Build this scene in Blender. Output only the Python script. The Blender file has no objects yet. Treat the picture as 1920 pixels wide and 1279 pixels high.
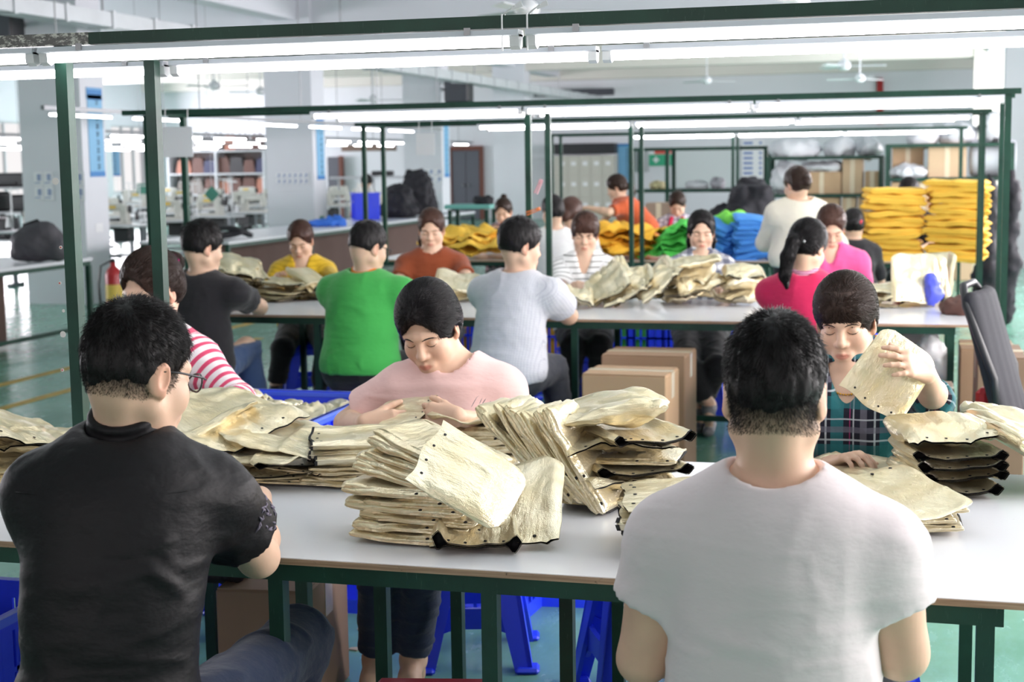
import bpy, math, random
import numpy as np
from mathutils import Vector, Matrix

# ------------------------------------------------------------------ camera, world, light
SC = bpy.context.scene
COL = SC.collection
V3 = lambda *a: np.array(a, dtype=float)
HC, FPX, YAW, PIT, ROL = 1.57, 2805.65, 0.2696, 0.1192, -0.0142
CAMPOS = V3(0, 0, HC)
_fw = V3(-math.sin(YAW) * math.cos(PIT), math.cos(YAW) * math.cos(PIT), -math.sin(PIT))
_r0 = V3(math.cos(YAW), math.sin(YAW), 0)
_u0 = np.cross(_r0, _fw)
_rt = math.cos(ROL) * _r0 + math.sin(ROL) * _u0
_up = -math.sin(ROL) * _r0 + math.cos(ROL) * _u0

cam_data = bpy.data.cameras.new('camera')
cam_data.sensor_width = 36.0
cam_data.lens = FPX * 36.0 / 1920.0
cam_data.clip_start = 0.1
cam_data.clip_end = 200
cam_data.dof.use_dof = True
cam_data.dof.focus_distance = 3.3
cam_data.dof.aperture_fstop = 5.6
cam = bpy.data.objects.new('camera', cam_data)
COL.objects.link(cam)
cam.matrix_world = Matrix(((_rt[0], _up[0], -_fw[0], 0), (_rt[1], _up[1], -_fw[1], 0), (_rt[2], _up[2], -_fw[2], HC), (0, 0, 0, 1)))
SC.camera = cam

SC.view_settings.view_transform = 'Standard'
SC.view_settings.look = 'None'
SC.view_settings.gamma = 1.0
SC.view_settings.exposure = -0.05
SC.view_settings.use_curve_mapping = False
SC.cycles.use_denoising = True
SC.cycles.max_bounces = 6
SC.cycles.diffuse_bounces = 4
SC.cycles.glossy_bounces = 3
SC.cycles.transmission_bounces = 4
SC.cycles.caustics_reflective = False
SC.cycles.caustics_refractive = False
SC.cycles.sample_clamp_indirect = 4.0

world = bpy.data.worlds.new('sky')
SC.world = world
world.use_nodes = True
world.node_tree.nodes['Background'].inputs[0].default_value = (1.0, 0.97, 0.97, 1)
world.node_tree.nodes['Background'].inputs[1].default_value = 1.0


def area_light(name, loc, target, sx, sy, power, color=(1, 1, 1)):
    d = bpy.data.lights.new(name, 'AREA')
    d.shape = 'RECTANGLE'
    d.size, d.size_y = sx, sy
    d.energy = power
    d.color = color
    o = bpy.data.objects.new(name, d)
    COL.objects.link(o)
    o.location = loc
    o.rotation_euler = (Vector(target) - Vector(loc)).to_track_quat('-Z', 'Y').to_euler()
    return o


# daylight at the window bands, plus fill lamps added at unseen openings
area_light('window_daylight', (3.55, 5.3, 1.95), (-3.0, 5.5, 0.9), 6.4, 1.9, 600, (1.0, 0.94, 0.94))
area_light('window_daylight', (3.55, 14.0, 2.0), (-3.0, 13.5, 0.9), 9.0, 1.9, 950, (1.0, 0.93, 0.95))
area_light('window_daylight', (3.55, 29.0, 2.0), (-3.0, 29, 1.2), 10.0, 1.9, 1350, (1.0, 0.92, 0.97))  # added far along the unseen wall to brighten the back of the hall
area_light('window_daylight', (-21.8, 33.0, 1.9), (-10, 32, 1.4), 11.0, 1.9, 1300, (1.0, 0.92, 0.99))
area_light('window_daylight', (-21.8, 15.0, 1.9), (-10, 15, 1.4), 11.0, 1.9, 1150, (1.0, 0.92, 0.98))  # added at out-of-view openings to lift the light in the hall
area_light('window_daylight', (-2.6, -3.7, 2.3), (-2.2, 3.0, 0.9), 9.0, 1.9, 88, (1.0, 0.85, 0.86))  # pink-tinted fill behind the camera, added to offset the green floor bounce


def at(x, y, Y=None, Z=None):
    """World point seen at photograph pixel x, y on the depth plane Y or the height plane Z."""
    d = _fw + _rt * (x - 960.0) / FPX - _up * (y - 639.5) / FPX
    t = (Z - HC) / d[2] if Z is not None else Y / d[1]
    return CAMPOS + t * d


def pix(P):
    d = np.asarray(P, float) - CAMPOS
    z = d @ _fw
    return 960 + FPX * (d @ _rt) / z, 639.5 - FPX * (d @ _up) / z


# ------------------------------------------------------------------ materials
def lin(c):
    return tuple(((v / 255.0) / 12.92 if v / 255.0 <= 0.04045 else ((v / 255.0 + 0.055) / 1.055) ** 2.4) for v in c)


class NT:
    def __init__(s, name):
        s.m = bpy.data.materials.new(name)
        s.m.use_nodes = True
        s.t = s.m.node_tree
        s.b = s.t.nodes['Principled BSDF']

    def n(s, typ, **kw):
        nd = s.t.nodes.new(typ)
        for k, v in kw.items():
            setattr(nd, k, v)
        return nd

    def l(s, a, b):
        s.t.links.new(a, b)

    def coord(s, kind='Object', scale=(1, 1, 1), rot=(0, 0, 0)):
        tc = s.n('ShaderNodeTexCoord')
        mp = s.n('ShaderNodeMapping')
        mp.inputs['Scale'].default_value = scale
        mp.inputs['Rotation'].default_value = rot
        s.l(tc.outputs[kind], mp.inputs['Vector'])
        return mp.outputs[0]

    def attr(s, name):
        a = s.n('ShaderNodeAttribute')
        a.attribute_name = name
        return a.outputs['Vector']

    def noise(s, vec, scale, detail=3, rough=0.55):
        nd = s.n('ShaderNodeTexNoise')
        nd.inputs['Scale'].default_value = scale
        nd.inputs['Detail'].default_value = detail
        nd.inputs['Roughness'].default_value = rough
        s.l(vec, nd.inputs['Vector'])
        return nd.outputs['Fac']

    def ramp(s, fac, stops, interp='LINEAR'):
        r = s.n('ShaderNodeValToRGB')
        r.color_ramp.interpolation = interp
        el = r.color_ramp.elements
        while len(el) < len(stops):
            el.new(0.5)
        for e, (p, c) in zip(el, stops):
            e.position = p
            e.color = (*c, 1) if len(c) == 3 else c
        s.l(fac, r.inputs[0])
        return r.outputs[0]

    def mix(s, fac, a, b, mode='MIX'):
        m = s.n('ShaderNodeMix')
        m.data_type = 'RGBA'
        m.blend_type = mode
        for sock, v in ((m.inputs[0], fac), (m.inputs[6], a), (m.inputs[7], b)):
            if isinstance(v, (int, float)):
                sock.default_value = v
            elif isinstance(v, tuple):
                sock.default_value = (*v, 1)
            else:
                s.l(v, sock)
        return m.outputs[2]

    def math(s, op, a, b=0.0, c=0.0):
        m = s.n('ShaderNodeMath')
        m.operation = op
        for i, v in enumerate((a, b, c)):
            if isinstance(v, (int, float)):
                m.inputs[i].default_value = v
            else:
                s.l(v, m.inputs[i])
        return m.outputs[0]

    def bump(s, h, strength=0.3, dist=0.01):
        b = s.n('ShaderNodeBump')
        b.inputs['Strength'].default_value = strength
        b.inputs['Distance'].default_value = dist
        s.l(h, b.inputs['Height'])
        s.l(b.outputs[0], s.b.inputs['Normal'])

    def set(s, color=None, rough=None, metal=None, spec=None, sheen=None, sss=None, coat=None):
        def put(k, v):
            if v is None:
                return
            if isinstance(v, (int, float)):
                s.b.inputs[k].default_value = v
            elif isinstance(v, tuple):
                s.b.inputs[k].default_value = (*v, 1)
            else:
                s.l(v, s.b.inputs[k])
        put('Base Color', color)
        put('Roughness', rough)
        put('Metallic', metal)
        put('Specular IOR Level', spec)
        put('Sheen Weight', sheen)
        put('Subsurface Weight', sss)
        put('Coat Weight', coat)
        return s


_M = {}


def plain(name, rgb, rough=0.6, metal=0.0, var=0.0, vscale=8.0, bump=0.0, bscale=60.0, spec=0.5, sheen=0.0, coat=0.0):
    """A simple surface: a colour, a little wear in it and a fine bump."""
    if name in _M:
        return _M[name]
    t = NT(name)
    c = lin(rgb)
    t.set(color=c, rough=rough, metal=metal, spec=spec, sheen=sheen, coat=coat)
    if var > 0 or bump > 0:
        v = t.coord()
        if var > 0:
            f = t.noise(v, vscale, 4)
            dk = tuple(x * (1 - var) for x in c)
            t.set(color=t.ramp(f, [(0.3, dk), (0.7, c)]))
        if bump > 0:
            t.bump(t.noise(v, bscale, 3), bump, 0.004)
    _M[name] = t.m
    return t.m


def emit(name, rgb, strength):
    if name in _M:
        return _M[name]
    t = NT(name)
    t.set(color=(0.9, 0.9, 0.9))
    t.b.inputs['Emission Color'].default_value = (*lin(rgb), 1)
    t.b.inputs['Emission Strength'].default_value = strength
    _M[name] = t.m
    return t.m


# ------------------------------------------------------------------ meshes
def rotz(a):
    c, s = math.cos(a), math.sin(a)
    return np.array([[c, -s, 0], [s, c, 0], [0, 0, 1.0]])


def rotx(a):
    c, s = math.cos(a), math.sin(a)
    return np.array([[1.0, 0, 0], [0, c, -s], [0, s, c]])


def roty(a):
    c, s = math.cos(a), math.sin(a)
    return np.array([[c, 0, s], [0, 1.0, 0], [-s, 0, c]])


def unit(v):
    v = np.asarray(v, float)
    return v / max(np.linalg.norm(v), 1e-9)


def frame_of(d, hint=(0, 0, 1)):
    """Rows-as-columns frame with y along d."""
    y = unit(d)
    h = np.asarray(hint, float)
    if abs(y @ unit(h)) > 0.97:
        h = V3(1, 0, 0)
    x = unit(np.cross(y, h))
    z = np.cross(x, y)
    return np.stack([x, y, z], 1)


def mesh_from(name, verts, faces, mats=None, parent=None, smooth=False, fmat=None, origin=None, attrs=None, sharp=None):
    me = bpy.data.meshes.new(name)
    verts = np.asarray(verts, dtype=np.float32).reshape(-1, 3)
    if origin is not None:
        verts = verts - np.asarray(origin, dtype=np.float32)
    if isinstance(faces, np.ndarray):
        nf, k = faces.shape
        me.vertices.add(len(verts))
        me.vertices.foreach_set('co', verts.ravel())
        me.loops.add(nf * k)
        me.loops.foreach_set('vertex_index', faces.astype(np.int32).ravel())
        me.polygons.add(nf)
        me.polygons.foreach_set('loop_start', np.arange(0, nf * k, k, dtype=np.int32))
        me.update(calc_edges=True)
    else:
        me.from_pydata(verts.tolist(), [], faces)
    n = len(me.polygons)
    if smooth is True:
        me.polygons.foreach_set('use_smooth', np.ones(n, dtype=bool))
    for m in (mats if isinstance(mats, (list, tuple)) else [mats]):
        if m is not None:
            me.materials.append(m)
    if fmat is not None:
        me.polygons.foreach_set('material_index', np.asarray(fmat, dtype=np.int32))
    for k, a in (attrs or {}).items():
        at_ = me.attributes.new(k, 'FLOAT_VECTOR', 'POINT')
        at_.data.foreach_set('vector', np.asarray(a, dtype=np.float32).ravel())
    me.validate()
    o = bpy.data.objects.new(name, me)
    COL.objects.link(o)
    if parent is not None:
        o.parent = parent
    if sharp is not None:
        me.polygons.foreach_set('use_smooth', np.ones(n, dtype=bool))
        try:
            me.set_sharp_from_angle(angle=math.radians(sharp))
        except Exception:
            pass
    return o


class MB:
    """Collects simple solids; build() links them as one mesh object."""

    def __init__(s):
        s.v, s.f, s.m = [], [], []
        s.cur = 0

    def add(s, vs, fs):
        b = len(s.v)
        s.v.extend([tuple(map(float, p)) for p in vs])
        s.f.extend([tuple(i + b for i in f) for f in fs])
        s.m.extend([s.cur] * len(fs))
        return s

    def box(s, c, size, R=None, bev=0.0):
        hx, hy, hz = [k / 2.0 for k in size]
        c = np.asarray(c, float)
        if bev <= 0:
            P = np.array([[x, y, z] for z in (-hz, hz) for y in (-hy, hy) for x in (-hx, hx)])
            F = [(0, 2, 3, 1), (4, 5, 7, 6), (0, 1, 5, 4), (2, 6, 7, 3), (0, 4, 6, 2), (1, 3, 7, 5)]
        else:
            b = min(bev, hx * .9, hy * .9, hz * .9)
            P, idx = [], {}
            for sx in (-1, 1):
                for sy in (-1, 1):
                    for sz in (-1, 1):
                        for ax in range(3):
                            q = [sx * hx, sy * hy, sz * hz]
                            for k in range(3):
                                if k != ax:
                                    q[k] -= (sx, sy, sz)[k] * b
                            idx[(sx, sy, sz, ax)] = len(P)
                            P.append(q)
            P = np.array(P)
            F = []
            for ax in range(3):
                a, bb = (ax + 1) % 3, (ax + 2) % 3
                for sg in (-1, 1):
                    q = []
                    for i, j in ((-1, -1), (1, -1), (1, 1), (-1, 1)):
                        t = [0, 0, 0]
                        t[ax], t[a], t[bb] = sg, i, j
                        q.append(idx[(*t, ax)])
                    F.append(tuple(q if sg > 0 else q[::-1]))
                for i in (-1, 1):
                    for j in (-1, 1):
                        t0, t1 = [0, 0, 0], [0, 0, 0]
                        t0[ax], t1[ax] = -1, 1
                        t0[a] = t1[a] = i
                        t0[bb] = t1[bb] = j
                        q = [idx[(*t0, a)], idx[(*t1, a)], idx[(*t1, bb)], idx[(*t0, bb)]]
                        F.append(tuple(q if i * j < 0 else q[::-1]))
            for sx in (-1, 1):
                for sy in (-1, 1):
                    for sz in (-1, 1):
                        q = [idx[(sx, sy, sz, 0)], idx[(sx, sy, sz, 1)], idx[(sx, sy, sz, 2)]]
                        F.append(tuple(q if sx * sy * sz > 0 else q[::-1]))
        if R is not None:
            P = P @ np.asarray(R).T
        return s.add(P + c, F)

    def bar(s, a, b, w, h=None, hint=(0, 0, 1), bev=0.0):
        """A square bar from a to b."""
        a, b = np.asarray(a, float), np.asarray(b, float)
        h = w if h is None else h
        return s.box((a + b) / 2, (w, np.linalg.norm(b - a), h), frame_of(b - a, hint), bev)

    def tube(s, pts, r, n=8, caps=True):
        pts = [np.asarray(p, float) for p in pts]
        rr = [r] * len(pts) if isinstance(r, (int, float)) else list(r)
        V, F = [], []
        x = None
        for i, p in enumerate(pts):
            d = unit(pts[min(i + 1, len(pts) - 1)] - pts[max(i - 1, 0)])
            if x is None:
                x = frame_of(d)[:, 0]
            x = unit(x - d * (x @ d))
            y = np.cross(d, x)
            for k in range(n):
                a = 2 * math.pi * k / n
                V.append(p + rr[i] * (math.cos(a) * x + math.sin(a) * y))
        for i in range(len(pts) - 1):
            for k in range(n):
                k2 = (k + 1) % n
                F.append((i * n + k, i * n + k2, (i + 1) * n + k2, (i + 1) * n + k))
        if caps:
            F.append(tuple(range(n - 1, -1, -1)))
            F.append(tuple((len(pts) - 1) * n + k for k in range(n)))
        return s.add(V, F)

    def lathe(s, prof, n=16, c=(0, 0, 0), R=None, caps=True):
        V, F = [], []
        for r, z in prof:
            for k in range(n):
                a = 2 * math.pi * k / n
                V.append((r * math.cos(a), r * math.sin(a), z))
        for i in range(len(prof) - 1):
            for k in range(n):
                k2 = (k + 1) % n
                F.append((i * n + k, i * n + k2, (i + 1) * n + k2, (i + 1) * n + k))
        if caps:
            F.append(tuple(range(n - 1, -1, -1)))
            F.append(tuple((len(prof) - 1) * n + k for k in range(n)))
        V = np.array(V)
        if R is not None:
            V = V @ np.asarray(R).T
        return s.add(V + np.asarray(c, float), F)

    def prism(s, poly, z0, z1, R=None, c=(0, 0, 0)):
        n = len(poly)
        V = np.array([(x, y, z0) for x, y in poly] + [(x, y, z1) for x, y in poly], float)
        F = [tuple(range(n - 1, -1, -1)), tuple(range(n, 2 * n))]
        F += [(i, (i + 1) % n, n + (i + 1) % n, n + i) for i in range(n)]
        if R is not None:
            V = V @ np.asarray(R).T
        return s.add(V + np.asarray(c, float), F)

    def quad(s, a, b, c, d):
        return s.add([a, b, c, d], [(0, 1, 2, 3)])

    def build(s, name, mats, parent=None, smooth=False, sharp=None, origin=None):
        return mesh_from(name, s.v, s.f, mats, parent, smooth, s.m if isinstance(mats, (list, tuple)) else None, origin, None, sharp)


def empty(name, loc, rz=0.0):
    o = bpy.data.objects.new(name, None)
    COL.objects.link(o)
    o.location = loc
    o.rotation_euler = (0, 0, rz)
    return o


def tag(o, label, cat, group=None, kind=None):
    o['label'] = label
    o['category'] = cat
    if group:
        o['group'] = group
    if kind:
        o['kind'] = kind
    return o


def struct(name, mb, mats, label=None, **kw):
    o = mb.build(name, mats, **kw)
    o['kind'] = 'structure'
    return o


def copy_tree(o, parent=None):
    c = o.copy()
    COL.objects.link(c)
    c.parent = parent
    for ch in list(o.children):
        copy_tree(ch, c)
    return c


# ------------------------------------------------------------------ noise
def _hash(i, j, k, seed):
    h = (i * 374761393 + j * 668265263 + k * 2147483647 + seed * 974634777) & 0xFFFFFFFF
    h = ((h ^ (h >> 13)) * 1274126177) & 0xFFFFFFFF
    h = h ^ (h >> 16)
    return (h & 0xFFFF) / 32767.5 - 1.0


def vnoise(P, scale=1.0, seed=0):
    P = np.asarray(P, float) * scale
    I = np.floor(P).astype(np.int64)
    f = P - I
    f = f * f * f * (f * (f * 6 - 15) + 10)
    out = 0
    for a in (0, 1):
        for b in (0, 1):
            for c in (0, 1):
                w = (f[..., 0] if a else 1 - f[..., 0]) * (f[..., 1] if b else 1 - f[..., 1]) * (f[..., 2] if c else 1 - f[..., 2])
                out = out + w * _hash(I[..., 0] + a, I[..., 1] + b, I[..., 2] + c, seed)
    return out


def fbm(P, scale=1.0, seed=0, octv=3, gain=0.5):
    o, a = 0, 1.0
    for i in range(octv):
        o = o + a * vnoise(P, scale * 2 ** i, seed + 17 * i)
        a *= gain
    return o
# ------------------------------------------------------------------ smooth solids (fields meshed by surface nets)
class Field:
    def __init__(s):
        s.ops = []

    def rc(s, a, b, ra, rb, k=0.02, sub=False, clip=(), hollow=None, flat=None, bone=None):
        """Tapered capsule. flat=(axis, factor): squeezed along axis by factor."""
        a, b = np.asarray(a, float), np.asarray(b, float)
        r = max(ra, rb) * (1.0 / (flat[1] if flat and flat[1] < 1 else 1.0) if flat else 1.0)
        lo, hi = np.minimum(a, b) - r, np.maximum(a, b) + r
        s.ops.append(dict(t='rc', a=a, b=b, ra=ra, rb=rb, k=k, sub=sub, lo=lo, hi=hi, clip=clip, hollow=hollow, flat=flat, bone=bone))
        return s

    def chain(s, pts, rr, k=0.02, **kw):
        for i in range(len(pts) - 1):
            s.rc(pts[i], pts[i + 1], rr[i], rr[i + 1], k, **kw)
        return s

    def el(s, c, r, R=None, k=0.02, sub=False, clip=(), bone=None):
        c, r = np.asarray(c, float), np.asarray(r, float)
        R = np.eye(3) if R is None else np.asarray(R)
        e = np.sqrt(((R * r) ** 2).sum(1))
        s.ops.append(dict(t='el', c=c, r=r, R=R, k=k, sub=sub, lo=c - e, hi=c + e, clip=clip, bone=bone))
        return s

    def cut(s, n, c, lo=None, hi=None, k=0.0):
        """Keep only the side of the plane away from n (inside the box lo..hi if given)."""
        s.ops.append(dict(t='pl', n=unit(n), c=np.asarray(c, float), k=k, sub='cut', lo=lo, hi=hi))
        return s

    @staticmethod
    def prim(o, x, y, z):
        if o['t'] == 'rc':
            a, ab = o['a'], o['b'] - o['a']
            L2 = max(ab @ ab, 1e-12)
            qx, qy, qz = x - a[0], y - a[1], z - a[2]
            t = np.clip((qx * ab[0] + qy * ab[1] + qz * ab[2]) / L2, 0, 1)
            ex, ey, ez = qx - t * ab[0], qy - t * ab[1], qz - t * ab[2]
            if o['flat']:
                n, f = o['flat']
                dn = (ex * n[0] + ey * n[1] + ez * n[2])
                g = dn * (1.0 / f - 1)
                ex, ey, ez = ex + g * n[0], ey + g * n[1], ez + g * n[2]
            rad = o['ra'] + t * (o['rb'] - o['ra'])
            d = np.sqrt(ex * ex + ey * ey + ez * ez) - rad
            if o['flat'] and o['flat'][1] < 1:
                d = d * (0.5 + 0.5 * o['flat'][1])
            if o['hollow']:
                th, c, n = o['hollow']
                ax = np.sqrt(ex * ex + ey * ey + ez * ez) - (rad - th)
                din = np.maximum(ax, -((x - c[0]) * n[0] + (y - c[1]) * n[1] + (z - c[2]) * n[2]))
                d = np.maximum(d, -din)
        else:
            R, r, c = o['R'], o['r'], o['c']
            px, py, pz = x - c[0], y - c[1], z - c[2]
            u = (px * R[0, 0] + py * R[1, 0] + pz * R[2, 0]) / r[0]
            v = (px * R[0, 1] + py * R[1, 1] + pz * R[2, 1]) / r[1]
            w = (px * R[0, 2] + py * R[1, 2] + pz * R[2, 2]) / r[2]
            k0 = np.sqrt(u * u + v * v + w * w)
            k1 = np.sqrt((u / r[0]) ** 2 + (v / r[1]) ** 2 + (w / r[2]) ** 2)
            d = k0 * (k0 - 1.0) / np.maximum(k1, 1e-6)
        for n, c in o['clip']:
            d = np.maximum(d, (x - c[0]) * n[0] + (y - c[1]) * n[1] + (z - c[2]) * n[2])
        return d

    @staticmethod
    def join(D, d, k, sub):
        if sub is False:
            if k <= 0:
                return np.minimum(D, d)
            h = np.maximum(k - np.abs(D - d), 0) / k
            return np.minimum(D, d) - h * h * k * 0.25
        d = -d
        if k <= 0:
            return np.maximum(D, d)
        h = np.maximum(k - np.abs(D - d), 0) / k
        return np.maximum(D, d) + h * h * k * 0.25

    def __call__(s, P):
        P = np.asarray(P, float)
        x, y, z = P[..., 0], P[..., 1], P[..., 2]
        D = np.full(x.shape, 0.5)
        for o in s.ops:
            if o['t'] == 'pl':
                d = (x - o['c'][0]) * o['n'][0] + (y - o['c'][1]) * o['n'][1] + (z - o['c'][2]) * o['n'][2]
                if o['lo'] is not None:
                    m = ((P >= o['lo']) & (P <= o['hi'])).all(-1)
                    d = np.where(m, d, -1.0)
                D = np.maximum(D, d)
            else:
                D = s.join(D, s.prim(o, x, y, z), o['k'], o['sub'])
        return D

    def bounds(s, pad=0.02):
        lo = np.min([o['lo'] for o in s.ops if o['sub'] is False], 0) - pad
        hi = np.max([o['hi'] for o in s.ops if o['sub'] is False], 0) + pad
        return lo, hi

    def grid(s, X, Y, Z):
        D = np.full((len(X), len(Y), len(Z)), 0.12, dtype=np.float32)
        for o in s.ops:
            if o['lo'] is None:
                sl = (slice(None),) * 3
            else:
                m = o['k'] + 0.03
                sl = tuple(slice(max(0, np.searchsorted(A, o['lo'][i] - m)), np.searchsorted(A, o['hi'][i] + m)) for i, A in enumerate((X, Y, Z)))
            x = X[sl[0]][:, None, None].astype(np.float32)
            y = Y[sl[1]][None, :, None].astype(np.float32)
            z = Z[sl[2]][None, None, :].astype(np.float32)
            if x.size == 0 or y.size == 0 or z.size == 0:
                continue
            if o['t'] == 'pl':
                d = (x - o['c'][0]) * o['n'][0] + (y - o['c'][1]) * o['n'][1] + (z - o['c'][2]) * o['n'][2]
                D[sl] = np.maximum(D[sl], d)
            else:
                D[sl] = s.join(D[sl], s.prim(o, x, y, z), o['k'], o['sub'])
        return D

    def grad(s, P, e=0.002):
        g = np.stack([s(P + np.eye(3)[i] * e) - s(P - np.eye(3)[i] * e) for i in range(3)], -1)
        return g / np.maximum(np.linalg.norm(g, axis=-1, keepdims=True), 1e-9)

    def mesh(s, res, zones=(), pad=0.02):
        """zones: (lo, hi, finer resolution) boxes. Returns vertices and quads."""
        lo, hi = s.bounds(pad)
        axes = []
        for i in range(3):
            A, x = [lo[i]], lo[i]
            while x < hi[i]:
                r = res
                for zl, zh, zr in zones:
                    if zl[i] - zr <= x <= zh[i]:
                        r = min(r, zr)
                x += r
                A.append(x)
            axes.append(np.array(A))
        D = s.grid(*axes)
        return surface_nets(D, axes)


def surface_nets(D, axes):
    X, Y, Z = axes
    nx, ny, nz = D.shape
    ins = D < 0
    cnt = np.zeros((nx - 1, ny - 1, nz - 1), dtype=np.int8)
    for a in (0, 1):
        for b in (0, 1):
            for c in (0, 1):
                cnt += ins[a:nx - 1 + a, b:ny - 1 + b, c:nz - 1 + c]
    act = (cnt > 0) & (cnt < 8)
    I, J, K = np.nonzero(act)
    vid = np.full(act.shape, -1, dtype=np.int32)
    vid[I, J, K] = np.arange(len(I))
    corners = {(a, b, c): D[I + a, J + b, K + c].astype(float) for a in (0, 1) for b in (0, 1) for c in (0, 1)}
    acc = np.zeros((len(I), 3))
    n = np.zeros(len(I))
    for ax in range(3):
        o1, o2 = [q for q in range(3) if q != ax]
        for p in (0, 1):
            for q in (0, 1):
                k0 = [0, 0, 0]
                k0[o1], k0[o2] = p, q
                k1 = list(k0)
                k1[ax] = 1
                d0, d1 = corners[tuple(k0)], corners[tuple(k1)]
                m = (d0 < 0) != (d1 < 0)
                t = np.where(m, d0 / np.where(m, d0 - d1, 1), 0)
                w = np.zeros((len(I), 3))
                w[:, ax] = t
                w[:, o1], w[:, o2] = p, q
                acc += w * m[:, None]
                n += m
    acc /= np.maximum(n, 1)[:, None]
    V = np.stack([X[I] + acc[:, 0] * (X[I + 1] - X[I]), Y[J] + acc[:, 1] * (Y[J + 1] - Y[J]), Z[K] + acc[:, 2] * (Z[K + 1] - Z[K])], 1)
    F = []
    for ax in range(3):
        o1, o2 = (ax + 1) % 3, (ax + 2) % 3
        sl0, sl1 = [slice(None)] * 3, [slice(None)] * 3
        sl0[ax], sl1[ax] = slice(0, -1), slice(1, None)
        ch = ins[tuple(sl0)] != ins[tuple(sl1)]
        E = np.stack(np.nonzero(ch), 1)
        E = E[(E[:, o1] > 0) & (E[:, o2] > 0) & (E[:, o1] < D.shape[o1] - 1) & (E[:, o2] < D.shape[o2] - 1)]
        if not len(E):
            continue
        q = []
        for d1, d2 in ((1, 1), (0, 1), (0, 0), (1, 0)):
            C = E.copy()
            C[:, o1] -= d1
            C[:, o2] -= d2
            q.append(vid[C[:, 0], C[:, 1], C[:, 2]])
        q = np.stack(q, 1)
        pos = ins[E[:, 0], E[:, 1], E[:, 2]]
        q[~pos] = q[~pos][:, ::-1]
        F.append(q)
    F = np.concatenate(F)
    F = F[(F >= 0).all(1)]
    return V, F


def biggest_piece(V, F):
    """Keeps the largest connected piece only."""
    n = len(V)
    lab = np.arange(n)
    for _ in range(200):
        m = lab[F].min(1)
        new = lab.copy()
        np.minimum.at(new, F.ravel(), np.repeat(m, 4))
        new = new[new]
        if (new == lab).all():
            break
        lab = new
    u, c = np.unique(lab, return_counts=True)
    keep = lab == u[c.argmax()]
    idx = np.cumsum(keep) - 1
    return V[keep], idx[F[keep[F[:, 0]]]]


def vnormals(V, F):
    a, b, c, d = (V[F[:, i]] for i in range(4))
    n = np.cross(c - a, d - b)
    N = np.zeros_like(V)
    for i in range(4):
        np.add.at(N, F[:, i], n)
    return N / np.maximum(np.linalg.norm(N, axis=1, keepdims=True), 1e-12)


def relax(V, F, it=1, w=0.5):
    for _ in range(it):
        S = np.zeros_like(V)
        C = np.zeros(len(V))
        for i in range(4):
            for j in (1, 3):
                np.add.at(S, F[:, i], V[F[:, (i + j) % 4]])
                np.add.at(C, F[:, i], 1)
        V = V + w * (S / np.maximum(C, 1)[:, None] - V)
    return V


def strands(roots, dirs_fn, length, rad, nseg=4, nside=3, rng=None, settle=None):
    """Thin tapered hairs. dirs_fn(P, i) gives the growing direction at points P."""
    n = len(roots)
    P = [roots]
    p = roots
    L = length if isinstance(length, np.ndarray) else np.full(n, length)
    for i in range(nseg):
        d = dirs_fn(p, i)
        p = p + d * (L / nseg)[:, None]
        if settle is not None:
            p = settle(p, i)
        P.append(p)
    P = np.stack(P, 1)
    T = np.gradient(P, axis=1)
    T /= np.maximum(np.linalg.norm(T, axis=2, keepdims=True), 1e-9)
    h = V3(0.31, 0.17, 0.93)
    A = np.cross(T, h)
    A /= np.maximum(np.linalg.norm(A, axis=2, keepdims=True), 1e-9)
    B = np.cross(T, A)
    rr = rad * np.linspace(1.0, 0.35, nseg + 1)[None, :, None]
    rings = [P + rr * (math.cos(2 * math.pi * k / nside) * A + math.sin(2 * math.pi * k / nside) * B) for k in range(nside)]
    V = np.stack(rings, 2)
    m = (nseg + 1) * nside
    base = []
    for i in range(nseg):
        for k in range(nside):
            k2 = (k + 1) % nside
            base.append((i * nside + k, i * nside + k2, (i + 1) * nside + k2, (i + 1) * nside + k))
    F = (np.array(base)[None] + (np.arange(n) * m)[:, None, None]).reshape(-1, 4)
    return V.reshape(-1, 3), F


def merge(parts):
    V, F, b = [], [], 0
    for v, f in parts:
        V.append(v)
        F.append(f + b)
        b += len(v)
    return np.concatenate(V), np.concatenate(F)
# ------------------------------------------------------------------ people
def skin_mat(name, rgb):
    if name in _M:
        return _M[name]
    t = NT(name)
    c = lin(rgb)
    a = t.n('ShaderNodeAttribute')
    a.attribute_name = 'tint'
    sep = t.n('ShaderNodeSeparateXYZ')
    t.l(a.outputs['Vector'], sep.inputs[0])
    v = t.coord()
    base = t.ramp(t.noise(v, 14, 4), [(0.3, tuple(x * .93 for x in c)), (0.7, tuple(min(1, x * 1.03) for x in c))])
    lip = (c[0] * .76, c[1] * .46, c[2] * .47)
    red = (c[0] * .95, c[1] * .62, c[2] * .58)
    x1 = t.mix(sep.outputs[0], base, lip)
    x2 = t.mix(sep.outputs[1], x1, red)
    x3 = t.mix(sep.outputs[2], x2, (0.018, 0.015, 0.013))
    t.set(color=x3, rough=0.48, spec=0.35, sss=0.08)
    t.b.inputs['Subsurface Radius'].default_value = (0.012, 0.004, 0.002)
    t.bump(t.noise(v, 420, 2), 0.08, 0.002)
    _M[name] = t.m
    return t.m


def hair_mat(name, rgb=(26, 22, 21), rough=0.38):
    if name in _M:
        return _M[name]
    t = NT(name)
    c = lin(rgb)
    f = t.noise(t.coord(), 240, 3)
    t.set(color=t.ramp(f, [(0.3, tuple(x * .7 for x in c)), (0.75, tuple(x * 1.25 for x in c))]), rough=rough, spec=0.22)
    _M[name] = t.m
    return t.m


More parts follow.
